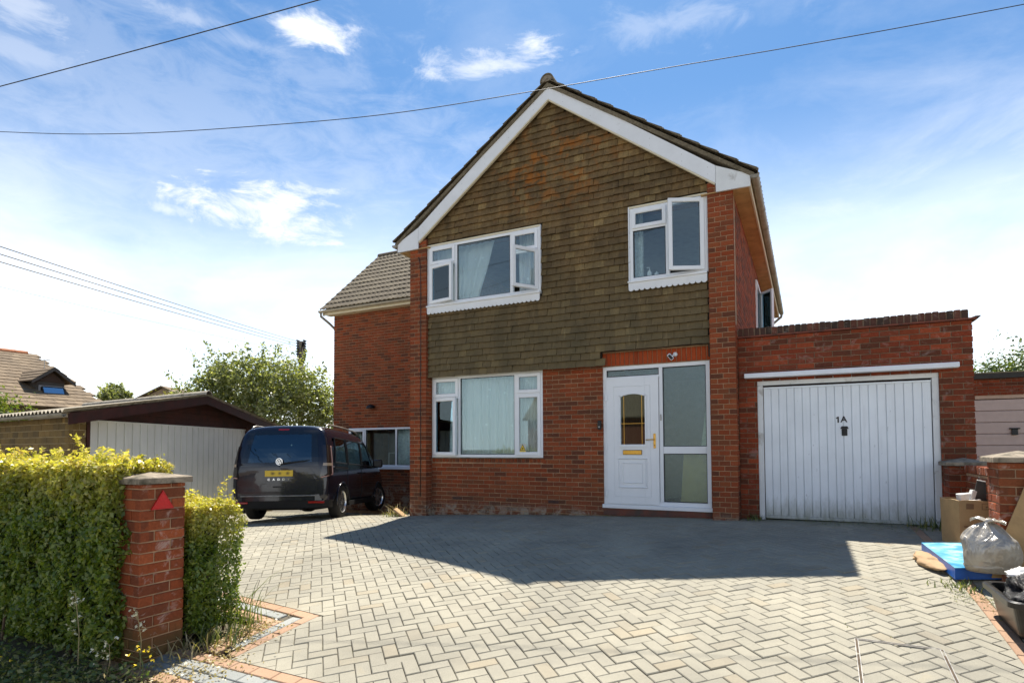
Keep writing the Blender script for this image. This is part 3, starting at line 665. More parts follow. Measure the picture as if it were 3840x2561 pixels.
# bargeboards, boxed eaves, soffit, fascia
YBd = -.055
def bargepoly(s):   # right-hand board mirrored by s
    X = lambda x: AP + s * (x - AP)
    return [(X(AP), 7.115), (X(AP), 6.838), (X(-.232), 4.90), (X(-.230), 5.165)]
for s in (1, -1):
    sl = (6.838 - 4.83) / (2.9 - .232)
    pl = [(AP, 7.115), (AP, 6.838), (AP + s * 2.668, 4.83), (AP + s * 2.668, 5.035 + .06)]
    mb = MB(); mb.prism([(x, z) for x, z in pl], 'y', YBd, YBd + .03)
    bb = mb.build('bargeboard', MT['paint'], house, fixn=True)
    mb = MB()
    for t in (.1, .28, .46, .64, .82, .96):
        for e in (.32, .72):
            xx = AP + s * 2.668 * t; zt = 7.115 + (5.095 - 7.115) * t; zb = 6.838 + (4.83 - 6.838) * t; mb.lathe([(.0, .002), (.004, .002), (.005, 0)], 8, Matrix.Translation((xx, YBd - .0005, zt + (zb - zt) * e)) @ Matrix.Rotation(R(90), 4, 'X'))
    mb.build('nail_heads', MT['steel'], bb)
    X = lambda d: AP + s * d
    pl = [(X(2.672), 5.09), (X(2.672), 4.735 - .04), (X(3.145), 4.735 - .045), (X(3.145), 4.862)]
    mb = MB(); mb.prism(pl, 'y', YBd - .004, YBd + .028); mb.build('eaves_box_end', MT['paint_old'] if s == 1 else MT['paint'], house, fixn=True)
    mb = MB(); mb.box(min(X(2.45), X(3.14)), max(X(2.45), X(3.14)), YBd + .03, 9.7 if s == 1 else 3.3, 4.700, 4.712); mb.build('soffit', MT['ochre'], house)
    mb = MB(); mb.box(min(X(3.118), X(3.143)), max(X(3.118), X(3.143)), YBd + .0285, 9.7 if s == 1 else 3.3, 4.69, 4.86); mb.build('fascia', MT['cream'], house)
    # cream trim under the board
    mb = MB(); mb.prism([(AP, 6.837), (AP, 6.815), (X(2.66), 4.81), (X(2.66), 4.832)], 'y', YBd + .004, YBd + .05); mb.build('trim', MT['cream'], house, fixn=True)
    # verge soffit between board and tiles
    mb = MB(); mb.prism([(AP, 7.0), (AP, 6.95), (X(3.1), 4.70), (X(3.1), 4.75)], 'y', YBd + .031, .3); mb.build('verge_soffit', MT['ochre'], house, fixn=True)
    # gutter: half round with brackets
    gx, gz_ = X(3.205), 4.835; mb = MB(); pr = [(.058 * math.cos(a), .058 * math.sin(a)) for a in np.linspace(math.pi, 2 * math.pi, 11)]; pr += [(x * .9, z) for x, z in pr[::-1]]
    mb.prism([(gx + x, gz_ + z) for x, z in pr], 'y', YBd - .03, 9.75 if s == 1 else 3.25)
    gt = mb.build('gutter', MT['gutter'], house, smooth=False, fixn=True)
    mb = MB(); mb.prism([(gx + .056 * math.cos(a), gz_ + .056 * math.sin(a)) for a in np.linspace(math.pi, 2 * math.pi, 11)], 'y', YBd - .034, YBd - .0305); mb.build('gutter_end', MT['gutter'], gt)
    y = .35
    while y < (9.5 if s == 1 else 3.0):
        mb = MB(); pr2 = [(.064 * math.cos(a), .064 * math.sin(a)) for a in np.linspace(math.pi, 2 * math.pi, 11)]; pr2 += [(x * .93, z) for x, z in pr2[::-1]]
        mb.prism([(gx + x, gz_ + z) for x, z in pr2], 'y', y, y + .05); mb.build('bracket', MT['gutter'], gt, fixn=True); y += .9
mb = MB(); mb.tube([(.31, 9.6, 4.78), (.30, 9.6, 4.70), (.12, 9.6, 4.55), (.06, 9.6, 4.48), (.06, 9.6, 2.8)], .035, 10); mb.build('downpipe', MT['gutter'], house, smooth=True)

# roof
rm, nt, b = newmat('concrete_roof_tile'); p = POS(nt); r = RND(nt)
c = RAMP(nt, r, [(0, (.115, .09, .058)), (.5, (.14, .112, .075)), (1, (.165, .135, .09))]); c = MIX(nt, 1, c, RAMP(nt, NOISE(nt, p, 26, 7, .72), [(.3, (.5, .48, .45)), (.7, (1.4, 1.38, 1.3))]), 'MULTIPLY')
mo = RAMP(nt, NOISE(nt, p, 8, 8, .7, .6), [(.52, (0, 0, 0)), (.66, (1, 1, 1))]); c = MIX(nt, MATH(nt, 'MULTIPLY', mo, .6), c, (.045, .036, .016))
li = RAMP(nt, NOISE(nt, p, 15, 5, .7, .3), [(.62, (0, 0, 0)), (.70, (1, 1, 1))]); c = MIX(nt, MATH(nt, 'MULTIPLY', li, .45), c, (.34, .31, .22))
LK(nt, c, b.inputs['Base Color']); b.inputs['Roughness'].default_value = .92; BUMP(nt, b, NOISE(nt, p, 70, 6, .7), .7, .006); MT['rtile'] = rm
def roll_tile(wd, ln, th=.030, rolls=2, amp=.022):
    k = ('roll', round(wd, 3), round(ln, 3))
    if k not in BM:
        mb = MB(); n = rolls * 5; vs = []
        for i in range(n + 1):
            u = i / n; h = amp * max(0, math.sin(2 * math.pi * (u * rolls - .25))) ** 1.0
            x = (u - .5) * wd
            vs += [(x, 0, h + th), (x, -ln, h + th + .004), (x, -ln, h + .000)]
        fs = []
        for i in range(n): q = 3 * i; fs += [(q, q + 1, q + 4, q + 3), (q + 1, q + 2, q + 5, q + 4)]
        fs += [(0, 2, 1), (3 * n, 3 * n + 1, 3 * n + 2)]
        mb.add(vs, fs); BM[k] = mb.mesh('roof_tile', MT['rtile'])
    return BM[k]
RTL = Pieces('roof_tile')
def roof_slope(pcs, parent, e0, e1, ridge_vec, courses, wd, over=.06, jit=1.0):
    """e0->e1 eaves line, ridge_vec from eaves to ridge; tiles laid with real laps"""
    e0, e1, rv = Vector(e0), Vector(e1), Vector(ridge_vec); U = (e1 - e0).normalized(); L = (e1 - e0).length; up = rv.normalized(); nrm = U.cross(up).normalized()
    g = rv.length / courses; n = int(round(L / wd)); w2 = L / n
    for c_ in range(courses):
        for i in range(n):
            o = e0 + U * (w2 * (i + .5)) + up * (g * (c_ + 1) + .05) + nrm * (.012)
            M = Matrix(((U.x, up.x, nrm.x, o.x), (U.y, up.y, nrm.y, o.y), (U.z, up.z, nrm.z, o.z), (0, 0, 0, 1))) @ Matrix.Rotation(R(-3.6) + random.gauss(0, .006) * jit, 4, 'X') @ Matrix.Rotation(random.gauss(0, .006) * jit, 4, 'Z')
            pcs.add(parent, roll_tile(round(w2, 3), round(g + .06, 3)), M, w2 * g, nrm)
RZ = 7.09; EX = 3.20; EZ = 4.845
roofmb = MB()
for s in (1, -1): roofmb.prism([(AP, RZ + .02), (AP, RZ - .05), (AP + s * EX, EZ - .045), (AP + s * EX, EZ + .02)], 'y', YBd - .02, 9.7)
roof = roofmb.build('roof', MT['rtile'], house, fixn=True)
rl = math.hypot(EX, RZ - EZ)
roof_slope(RTL, roof, (AP + EX, YBd - .045, EZ + .02), (AP + EX, 9.7, EZ + .02), (-EX, 0, RZ - EZ), 12, .325)
roof_slope(RTL, roof, (AP - EX, 9.7, EZ + .02), (AP - EX, YBd - .045, EZ + .02), (EX, 0, RZ - EZ), 12, .325)
y = YBd - .05; k = 0
while y < 9.6:
    mb = MB(); pts = [(.125 * math.cos(a), .125 * math.sin(a) * 1.05) for a in np.linspace(-.15, math.pi + .15, 13)]; pts += [(x * .84, z * .84) for x, z in pts[::-1]]
    mb.prism([(AP + x, RZ + .035 + z) for x, z in pts], 'y', y, y + .44); mb.build('ridge_tile', MT['rtile'], roof, fixn=True); y += .45; k += 1
mb = MB(); mb.prism([(AP + .105 * math.cos(a), RZ + .035 + .105 * math.sin(a)) for a in np.linspace(0, math.pi, 13)], 'y', YBd - .04, YBd - .02); mb.build('ridge_mortar', MT['concrete'], roof)

# ------------------------------------------------------------------ windows
def rotsash(hx, y, ang):   # casement swung about a vertical hinge at (hx, y); closed = 0
    return Matrix.Translation((hx, y, 0)) @ Matrix.Rotation(ang, 4, 'Z') @ Matrix.Translation((-hx, -y, 0))
def pane(parent, x0, x1, z0, z1, y, M=None, mat=None):
    mb = MB(); mb.box(x0, x1, y, y + .006, z0, z1, M); return mb.build('pane', mat or MT['glass'], parent)
def sash(parent, x0, x1, z0, z1, y, M=None, wd=.055):
    mb = MB(); mb.frame(x0, x1, z0, z1, wd, y - .022, y + .035, M)
    mb.frame(x0 + wd, x1 - wd, z0 + wd, z1 - wd, .006, y - .010, y + .02, M, .001)
    o = mb.build('sash', MT['pvc'], parent); pane(parent, x0 + wd + .002, x1 - wd - .002, z0 + wd + .002, z1 - wd - .002, y + .002, M)
    mb = MB(); mb.frame(x0 + wd + .0005, x1 - wd - .0005, z0 + wd + .0005, z1 - wd - .0005, .010, y - .004, y + .0005, M, .001); mb.build('gasket', MT['black'], parent); return o
def window(rect, y, lights, name='window'):
    """lights: (x0, x1, [(z0, z1, kind, hinge, angle)])"""
    x0, x1, z0, z1 = rect; mb = MB(); fw = .05
    mb.frame(x0 + .002, x1 - .002, z0 + .002, z1 - .002, fw, y, y + .065)
    for i, (a, b2, rows) in enumerate(lights):
        if i: mb.cbox(a - .028, a + .028, y + .001, y + .064, z0 + fw + .002, z1 - fw - .002, .003)
        for j, rw in enumerate(rows):
            if j: mb.cbox((a + .028) if i else a + fw + .002, (b2 - .028) if i < len(lights) - 1 else b2 - fw - .002, y + .002, y + .063, rw[0] - .022, rw[0] + .022, .003)
    win = mb.build(name, MT['pvc'], house)
    for i, (a, b2, rows) in enumerate(lights):
        ia = a + (.028 if i else fw); ib = b2 - (.028 if i < len(lights) - 1 else fw)
        for j, (c0, c1, kind, hinge, ang) in enumerate(rows):
            ja = c0 + (.022 if j else fw); jb = c1 - (.022 if j < len(rows) - 1 else fw)
            if kind == 'fixed':
                pane(win, ia + .001, ib - .001, ja + .001, jb - .001, y + .025); mb = MB(); mb.frame(ia + .001, ib - .001, ja + .001, jb - .001, .011, y + .012, y + .0245, None, .001); mb.build('gasket', MT['black'], win)
            else:
                e = .012; M = None
                if ang: M = rotsash(ia - e if hinge == 'L' else ib + e, y - .01, ang)
                sash(win, ia - e, ib + e, ja - e, jb + e, y, M)
    return win
YG = .185; YU = .045
window(GW, YG, [(GW[0], -4.82, [(GW[2], 1.885, 'sash', 'L', R(-9)), (1.885, GW[3], 'sash', 'L', 0)]), (-4.82, -3.655, [(GW[2], GW[3], 'fixed', 0, 0)]), (-3.655, GW[1], [(GW[2], 1.885, 'sash', 'R', 0), (1.885, GW[3], 'sash', 'R', 0)])])
mb = MB(); mb.box(GW[0], GW[1], YG - .03, YG + .05, GW[3] + .001, GW[3] + .035); mb.build('window_head', MT['cream'], house)
window(ULW, YU, [(ULW[0], -4.80, [(ULW[2], 4.365, 'sash', 'L', R(-10)), (4.365, ULW[3], 'sash', 'L', 0)]), (-4.80, -3.655, [(ULW[2], ULW[3], 'fixed', 0, 0)]), (-3.655, ULW[1], [(ULW[2], 4.345, 'sash', 'R', R(56)), (4.345, ULW[3], 'sash', 'R', 0)])])
window(URW, YU, [(URW[0], -.962, [(URW[2], 4.385, 'fixed', 0, 0), (4.385, URW[3], 'sash', 'L', 0)]), (-.962, URW[1], [(URW[2], URW[3], 'sash', 'R', R(24))])])
for (x0, x1, z0, z1) in (ULW, URW):
    mb = MB(); mb.cbox(x0 - .03, x1 + (.01 if x1 < -1 else 0), YU - .05, YU + .07, z0 - .028, z0 - .001, .004); sill = mb.build('window_sill', MT['pvc'], house)
    mb = MB(); mb.box(x0 - .005, x1 + .005, YU - .01, YU + .05, z1 + .001, z1 + .03); mb.build('window_head', MT['cream'], house)
    mb = MB(); mb.box(x0 - .022, x0 - .001, YU - .006, YU + .06, z0, z1 + .03); mb.box(x1 + .001, x1 + .014, YU - .006, YU + .06, z0, z1 + .03); mb.build('window_trim', MT['paint'], house)
    # scalloped apron board under the sill
    L = x1 - x0 + .02; n = int(round(L / .0835)); pw = L / n; top = z0 - .03; bot = z0 - .125; pts = [(x0 - .02, top)]
    for i in range(n):
        cx = x0 - .02 + pw * (i + .5)
        for a in np.linspace(math.pi, 2 * math.pi, 9): pts.append((cx + pw / 2 * .985 * math.cos(a), bot + pw * .42 * math.sin(a)))
    pts.append((x0 - .02 + L, top))
    mb = MB(); mb.prism(pts, 'y', YU - .028, YU - .012); mb.build('scalloped_apron', MT['paint'], house, fixn=True)

# curtains and what stands behind the glass
cm, nt, b = newmat('net_curtain'); nt.nodes.remove(b); d = N(nt, 'ShaderNodeBsdfDiffuse'); t = N(nt, 'ShaderNodeBsdfTranslucent'); tr = N(nt, 'ShaderNodeBsdfTransparent')
p = POS(nt); dots = N(nt, 'ShaderNodeTexVoronoi'); dots.inputs['Scale'].default_value = 5.2; LK(nt, p, dots.inputs['Vector'])
dm = RAMP(nt, dots.outputs['Distance'], [(.10, (1, 1, 1)), (.16, (0, 0, 0))])
d.inputs[0].default_value = (.93, .97, .97, 1); t.inputs[0].default_value = (.86, .90, .90, 1); m1 = N(nt, 'ShaderNodeMixShader'); m1.inputs[0].default_value = .12; m2 = N(nt, 'ShaderNodeMixShader')
LK(nt, MATH(nt, 'ADD', MATH(nt, 'MULTIPLY', dm, .17), .83), m2.inputs[0]); LK(nt, d.outputs[0], m1.inputs[1]); LK(nt, t.outputs[0], m1.inputs[2]); LK(nt, tr.outputs[0], m2.inputs[1]); LK(nt, m1.outputs[0], m2.inputs[2]); LK(nt, m2.outputs[0], nt.nodes['Material Output'].inputs[0])
MT['net'] = cm
MT['drape'] = simple('pale_patterned_curtain', (.62, .68, .68), .9, var=.25, scale=22)
def curtain(x0, x1, z0, z1, y, mat, label, folds=16, amp=.028, taper=0.0, name='net_curtain'):
    mb = MB(); n = folds * 6
    ph = [random.uniform(-.6, .6) for _ in range(folds + 2)]
    def fn(u, v):
        x = x0 + (x1 - x0) * u; zz = z0 + (z1 - z0) * v; w_ = amp * (.45 + .55 * (1 - v)); k = u * folds
        xx = x if not taper else x0 + (x - x0) * (1 + taper * (v - .5))
        return (xx + .012 * math.sin(k * 3.1), y + w_ * math.sin(2 * math.pi * k + ph[int(k)]) + .01 * math.sin(9 * v + k), zz)
    mb.grid(fn, n, 10); o = mb.build(name, mat, None, smooth=True); return prop(o, label, 'curtain')
curtain(GW[0] + .03, GW[1] - .03, GW[2] - .05, GW[3] + .05, .36, MT['net'], 'white spotted net curtain filling the ground-floor bay beside the front door', 26)
curtain(ULW[0] + .02, -4.30, ULW[2], ULW[3] + .05, .30, MT['net'], 'white lace curtain at the left of the wide upper window', 9, .03, .35)
curtain(-3.62, ULW[1] - .02, ULW[2], ULW[3] + .05, .30, MT['net'], 'white lace curtain behind the wide-open upper casement', 6, .03)
curtain(URW[0] + .02, -1.40, URW[2], URW[3] + .03, .30, MT['drape'], 'narrow pale curtain at the left of the small upper window', 3, .02)
# bottles on the small upper window sill
for bx_, hh, lab, colr_ in ((-1.28, .15, 'white pump bottle on the sill of the small upper window', (.85, .85, .85)), (-1.17, .10, 'short white tub on the sill of the small upper window', (.8, .82, .85))):
    mb = MB(); M = Matrix.Translation((bx_, .20, URW[2] + .052)); mb.lathe([(0, 0), (.034, 0), (.036, .01), (.036, hh * .7), (.02, hh * .82), (.012, hh * .86), (.012, hh), (0, hh)], 14, M)
    if hh > .12: mb.tube([(bx_, .20, URW[2] + .052 + hh), (bx_, .20, URW[2] + .052 + hh + .03), (bx_ - .045, .19, URW[2] + .052 + hh + .03)], .006, 6)
    prop(mb.build('toiletry_bottle', simple('bottle_plastic', colr_, .35), None, smooth=True), lab, 'bottle')
mb = MB(); mb.box(URW[0], URW[1], .112, .44, URW[2] + .02, URW[2] + .05); mb.build('inner_sill', MT['pvc'], house)

# warning sticker
sx, sz = -3.52, .855
mb = MB(); mb.box(sx - .06, sx + .06, YG - .004, YG - .0015, sz - .03, sz + .16); st = mb.build('window_sticker', simple('clear_sticker', (.55, .55, .48), .5)); prop(st, 'yellow triangular warning sticker in the corner of the ground-floor window', 'sticker')
YEL = simple('sticker_yellow', (.85, .58, .02), .5, var=.03)
mb = MB(); mb.prism([(sx - .058, sz + .045), (sx + .058, sz + .045), (sx, sz + .155)], 'y', YG - .0055, YG - .0042); mb.build('triangle', MT['black'], st)
mb = MB(); mb.prism([(sx - .044, sz + .053), (sx + .044, sz + .053), (sx, sz + .138)], 'y', YG - .0066, YG - .0056); mb.box(sx - .056, sx + .056, YG - .0066, YG - .0045, sz - .026, sz + .040); mb.build('yellow_field', YEL, st)
mb = MB(); mb.prism([(sx - .022, sz + .074), (sx + .008, sz + .064), (sx + .022, sz + .088), (sx - .004, sz + .094)], 'y', YG - .0075, YG - .0067)
for q in range(4): mb.box(sx - .045, sx + (.04 if q % 2 else .03), YG - .0075, YG - .0067, sz - .020 + .015 * q, sz - .015 + .015 * q)
mb.build('print', MT['black'], st)

# ------------------------------------------------------------------ front door with side light
YD = .215
mb = MB(); x0, x1, z0, z1 = DW; mx = -1.135
mb.frame(x0, x1, z0 + .04, z1, .06, YD, YD + .07); mb.cbox(mx - .028, mx + .028, YD + .001, YD + .069, z0 + .102, z1 - .062, .003)
mb.cbox(x0 + .062, mx - .030, YD + .002, YD + .068, 2.045, 2.085, .003); mb.cbox(mx + .030, x1 - .062, YD + .002, YD + .068, .845, .955, .004)
mb.cbox(x0 - .015, x1 + .02, YD - .055, YD + .08, z0 - .022, z0 + .039, .006)
df = mb.build('door_frame', MT['pvc'], house)
pane(df, x0 + .07, mx - .035, 2.087, 2.190, YD + .03, mat=MT['obscure']); pane(df, mx + .032, x1 - .066, .958, z1 - .064, YD + .03, mat=MT['obscure']); pane(df, mx + .032, x1 - .066, .102, .843, YD + .03, mat=MT['obscure'])
for (a, b2, c0, c1) in ((x0 + .0605, mx - .0285, 2.0855, 2.194), (mx + .0285, x1 - .0605, .9555, z1 - .0605), (mx + .0285, x1 - .0605, .1005, .8445)):
    mb = MB(); mb.frame(a, b2, c0, c1, .010, YD + .010, YD + .029, None, .001); mb.build('gasket', MT['black'], df)
dl0, dl1, dz0, dz1 = -2.008, -1.168, .050, 2.062; gx0, gx1, gz0, gz1, gzt = -1.775, -1.385, .992, 1.755, 1.795
mb = MB(); yb = YD - .028; yf = YD + .02
def arcpts(xa, xb, zs, rise, n=12):
    return [(xa + (xb - xa) * t, zs + rise * (1 - (2 * t - 1) ** 2)) for t in np.linspace(0, 1, n + 1)]
# leaf with an arched opening
mb.cbox(dl0, gx0, yb, yf, dz0, dz1, .003); mb.cbox(gx1, dl1, yb, yf, dz0, dz1, .003); mb.cbox(gx0 + .0003, gx1 - .0003, yb, yf, dz0, gz0, .003)
mb.prism(arcpts(gx0 + .0003, gx1 - .0003, gz1, gzt - gz1) + [(gx1 - .0003, dz1 - .0005), (gx0 + .0003, dz1 - .0005)], 'y', yb, yf)
door = mb.build('front_door', MT['pvc'], house, fixn=True)
def molding(xa, xb, za, zb, wd=.016, h=.011, y=yb):
    mb = MB()
    for (a, b2, c0, c1) in ((xa, xb, zb - wd, zb), (xa, xb, za, za + wd)): mb.prism([(y, c0), (y - h, (c0 + c1) / 2), (y, c1)], 'x', a, b2)
    for (a, b2) in ((xa, xa + wd), (xb - wd, xb)): mb.prism([(a, y), ((a + b2) / 2, y - h), (b2, y)], 'z', za + wd, zb - wd)
    return mb
molding(-1.888, -1.293, .161, 1.928, .010, .006).build('moulding', MT['pvc'], door); molding(-1.82, -1.35, .298, .782, .030, .016).build('moulding', MT['pvc'], door); molding(-1.752, -1.418, .375, .705, .020, .012).build('moulding', MT['pvc'], door)
mb = MB(); A = arcpts(gx0 - .03, gx1 + .03, gz1 + .02, .055, 12); Bq = arcpts(gx0 - .004, gx1 + .004, gz1, gzt - gz1, 12)
mb.prism(A + Bq[::-1], 'y', yb - .014, yb - .0005); mb.box(gx0 - .03, gx0 - .004, yb - .014, yb - .0005, gz0 - .03, gz1 + .018); mb.box(gx1 + .004, gx1 + .03, yb - .014, yb - .0005, gz0 - .03, gz1 + .018); mb.box(gx0 - .0035, gx1 + .0035, yb - .014, yb - .0005, gz0 - .03, gz0 - .004)
mb.box(gx0 - .045, gx1 + .045, yb - .018, yb - .0005, gz0 - .045, gz0 - .031); mb.build('glazing_bead', MT['pvc'], door, fixn=True)
mb = MB(); mb.prism(arcpts(gx0, gx1, gz1, gzt - gz1) + [(gx1, gz0), (gx0, gz0)], 'y', YD - .006, YD); mb.build('door_pane', MT['glass'], door, fixn=True)
mb = MB()
for xx in (gx0 + .05, gx1 - .05): mb.box(xx - .003, xx + .003, YD - .0085, YD - .0065, gz0, gz1 + .02)
mb.box(gx0, gx1, YD - .0085, YD - .0065, gz0 + .33, gz0 + .336); mb.build('lead_strip', MT['gold'], door)
mb = MB(); mb.cbox(-1.742, -1.434, yb - .012, yb - .0005, .828, .905, .003); lb = mb.build('letterbox', MT['black'], door)
mb = MB(); mb.cbox(-1.735, -1.441, yb - .019, yb - .0125, .835, .898, .003); mb.build('letterbox_flap', MT['gold'], lb)
mb = MB(); mb.cbox(-1.252, -1.215, yb - .012, yb - .0005, .93, 1.16, .005); hd = mb.build('door_handle', MT['gold'], door)
mb = MB(); mb.tube([(-1.233, yb - .012, 1.068), (-1.233, yb - .05, 1.068), (-1.26, yb - .055, 1.068), (-1.36, yb - .052, 1.062)], .009, 8); mb.build('lever', MT['gold'], hd, smooth=True)
mb = MB(); mb.lathe([(0, .002), (.008, .002), (.009, 0)], 12, Matrix.Translation((-1.233, yb - .0125, .975)) @ Matrix.Rotation(R(90), 4, 'X')); mb.build('keyhole', MT['black'], hd)
for hz in (.22, .95, 1.75):
    mb = MB(); mb.cbox(dl0 - .018, dl0 + .012, yb - .016, yb - .0005, hz - .055, hz + .055, .003); mb.build('hinge', MT['pvc'], door)
mb = MB(); mb.cbox(mx - .012, mx + .008, YD - .012, YD - .001, 1.36, 1.46, .004); mb.build('frame_lock', MT['steel'], df)
# boards and sheeting leaning inside the hall
for nm, lab, pts, yy, mat in (('leaning_board', 'yellowish board leaning behind the lower side light', [(-.93, -.15), (-.45, -.15), (-.47, .84), (-.86, .84)], .55, simple('hardboard', (.55, .46, .18), .7)),
                              ('leaning_sheet', 'pale sheet of board leaning behind the tall side light', [(-.72, .0), (-.42, .0), (-.43, 1.62), (-.52, 1.60)], .62, simple('pale_board', (.62, .72, .66), .6))):
    mb = MB(); mb.prism(pts, 'y', yy, yy + .02); prop(mb.build(nm, mat, None, fixn=True), lab, 'board')
# small camera on the soldier course, bell box beside the door
sc_ = empty('security_camera', (-.93, YW - .03, 2.35), 'small white security camera on the brick lintel above the side light', 'camera')
mb = MB(); mb.lathe([(0, 0), (.036, 0), (.036, .02), (.03, .035), (0, .035)], 18, Matrix.Translation((-.895, YW - .004, 2.375)) @ Matrix.Rotation(R(90), 4, 'X')); mb.build('mount', MT['pvc'], sc_, smooth=True)
M = Matrix.Translation((-.955, YW - .085, 2.335)) @ Matrix.Rotation(R(-38), 4, 'Y') @ Matrix.Rotation(R(18), 4, 'X')
mb = MB(); mb.cbox(-.028, .028, -.05, .04, -.052, .052, .008, M); bd = mb.build('camera_body', MT['pvc'], sc_); mb = MB(); mb.cbox(-.029, -.0275, -.040, .02, -.036, .036, .0005, M); mb.cbox(-.02, .02, -.0515, -.0495, -.04, .04, .0005, M); mb.build('lens_window', MT['black'], bd)
mb = MB(); mb.tube([(-.9, YW - .03, 2.37), (-.935, YW - .07, 2.345)], .012, 8); mb.build('arm', MT['pvc'], sc_)
mb = MB(); mb.cbox(-2.150, -2.095, YW - .045, YW - .005, 1.235, 1.385, .006); db = mb.build('door_bell', MT['black']); prop(db, 'black door bell unit on the bricks left of the front door', 'door bell')
mb = MB(); mb.lathe([(0, .003), (.012, .003), (.014, 0)], 14, Matrix.Translation((-2.122, YW - .0452, 1.28)) @ Matrix.Rotation(R(90), 4, 'X')); mb.build('button', MT['steel'], db)
mb = MB(); pts = [(-5.60, -.006, 4.55), (-5.575, -.012, 4.50), (-5.545, -.012, 4.35), (-5.54, -.010, 3.2), (-5.543, -.012, 2.0), (-5.54, -.010, 1.0), (-5.545, -.012, .05)]
mb.tube(pts, .006, 6); prop(mb.build('cable', MT['black'], None, smooth=True), 'thin black cable running down the left brick pier', 'cable')

# ------------------------------------------------------------------ rear wing
YWg = 3.5
WH = (-10.47, -7.2, .45, 1.50)
mb = MB(); wallbox(mb, -11.04, -5.6, -1.0, 4.72, YWg + .008, YWg + .26, [WH]); wing = mb.build('wing_wall', MT['mortar'], house)
lay(HB, wing, MT['brick_w'], (0, YWg, 0), (1, 0, 0), -11.048, -5.8, -.75, 4.68, holes=[WH])
mb = MB(); mb.box(-11.04, -10.80, YWg + .262, 8.0, -1.0, 4.72); mb.prism([(3.55, 4.72), (8.1, 4.72), (5.82, 6.95)], 'x', -11.04, -10.8); mb.build('gable_wall', MT['mortar'], house, fixn=True)
mb = MB(); mb.box(-10.79, -5.81, 5.6, 5.7, -1, 4.72); mb.box(-10.79, -5.81, YWg + .262, 5.59, -.9, -.8); mb.box(-10.79, -5.81, YWg + .262, 5.59, 2.3, 2.4); mb.build('wing_floor', MT['room'], house)
wl = [(WH[0], -9.885, [(WH[2], WH[3], 'sash', 'L', 0)]), (-9.885, -8.83, [(WH[2], WH[3], 'fixed', 0, 0)]), (-8.83, WH[1], [(WH[2], WH[3], 'fixed', 0, 0)])]
window(WH, YWg - .02, wl)
mb = MB(); mb.cbox(WH[0] - .03, WH[1] + .03, YWg - .10, YWg + .06, WH[2] - .06, WH[2] - .001, .004); mb.build('window_sill', MT['pvc'], house)
curtain(-8.95, -7.6, WH[2] - .02, WH[3], YWg + .22, MT['drape'], 'pale curtain at the right of the wing window beyond the van', 8, .04)
curtain(-10.44, -10.2, WH[2] - .02, WH[3], YWg + .22, MT['drape'], 'pale curtain at the left of the wing window beyond the van', 3, .03)
mb = MB(); mb.cbox(-9.5, -9.15, YWg + .5, YWg + .55, .80, .83, .004); mb.box(-9.5, -9.48, YWg + .5, YWg + .55, .3, .80); mb.box(-9.17, -9.15, YWg + .5, YWg + .55, .3, .80); prop(mb.build('chair_back', simple('white_chair', (.75, .74, .7), .5)), 'pale chair back seen through the wing window', 'chair')
mb = MB(); mb.box(-11.2, -5.81, YWg - .22, YWg - .19, 4.69, 4.84); mb.build('fascia', MT['cream'], house)
mb = MB(); mb.box(-11.2, -5.81, YWg - .188, YWg + .03, 4.70, 4.712); mb.build('soffit', MT['cream'], house)
gy, gzz = YWg - .285, 4.81; pr = [(.058 * math.cos(a), .058 * math.sin(a)) for a in np.linspace(math.pi, 2 * math.pi, 11)]; pr += [(x * .9, z) for x, z in pr[::-1]]
mb = MB(); mb.prism([(gy + x, gzz + z) for x, z in pr], 'x', -11.33, -5.85); wg = mb.build('gutter', MT['gutter_w'], house, fixn=True)
for k in range(6): mb = MB(); pr2 = [(.064 * math.cos(a), .064 * math.sin(a)) for a in np.linspace(math.pi, 2 * math.pi, 9)]; pr2 += [(x * .93, z) for x, z in pr2[::-1]]; mb.prism([(gy + x, gzz + z) for x, z in pr2], 'x', -11.1 + .9 * k, -11.06 + .9 * k); mb.build('bracket', MT['gutter_w'], wg, fixn=True)
mb = MB(); mb.tube([(-11.27, gy, 4.77), (-11.27, gy, 4.66), (-11.13, 3.42, 4.47), (-11.09, 3.56, 4.36), (-11.09, 3.62, 4.28), (-11.09, 3.62, -.8)], .034, 10); mb.build('downpipe', MT['gutter'], house, smooth=True)
e0 = (-11.33, 3.27, 4.83); rvec = (0, 2.55, 2.28)
mb = MB(); mb.add([(-11.30, 3.30, 4.80), (-4.2, 3.30, 4.80), (-4.2, 5.82, 7.06), (-11.30, 5.82, 7.06), (-11.30, 8.34, 4.80), (-4.2, 8.34, 4.80)], [(0, 1, 2, 3), (3, 2, 5, 4)]); wr = mb.build('wing_roof', MT['rtile'], house)
WT = Pieces('roof_tile'); roof_slope(WT, wr, e0, (-4.5, 3.27, 4.83), rvec, 12, .30)
WT.items = [t for t in WT.items]
k = -11.33
while k < -4.6:
    mb = MB(); pts = [(.12 * math.cos(a), .12 * math.sin(a)) for a in np.linspace(-.1, math.pi + .1, 11)]; pts += [(x * .84, z * .84) for x, z in pts[::-1]]
    mb.prism([(5.82 + x, 7.10 + z) for x, z in pts], 'x', k, k + .44); mb.build('ridge_tile', MT['rtile'], wr, fixn=True); k += .45
mb = MB(); mb.box(-11.31, -11.27, 3.32, 3.36, 4.7, 4.8); mb.build('verge_end', MT['cream'], house)
RTL.items += WT.items; RTL.finish(house, 'roof_tiles')
wlamp = empty('wall_lamp', (-9.62, YWg, 2.06), 'small black outdoor light on the wing wall above the window', 'lamp')
mb = MB(); mb.cbox(-9.67, -9.57, YWg - .05, YWg - .004, 2.03, 2.10, .006); mb.build('bracket', MT['black'], wlamp)
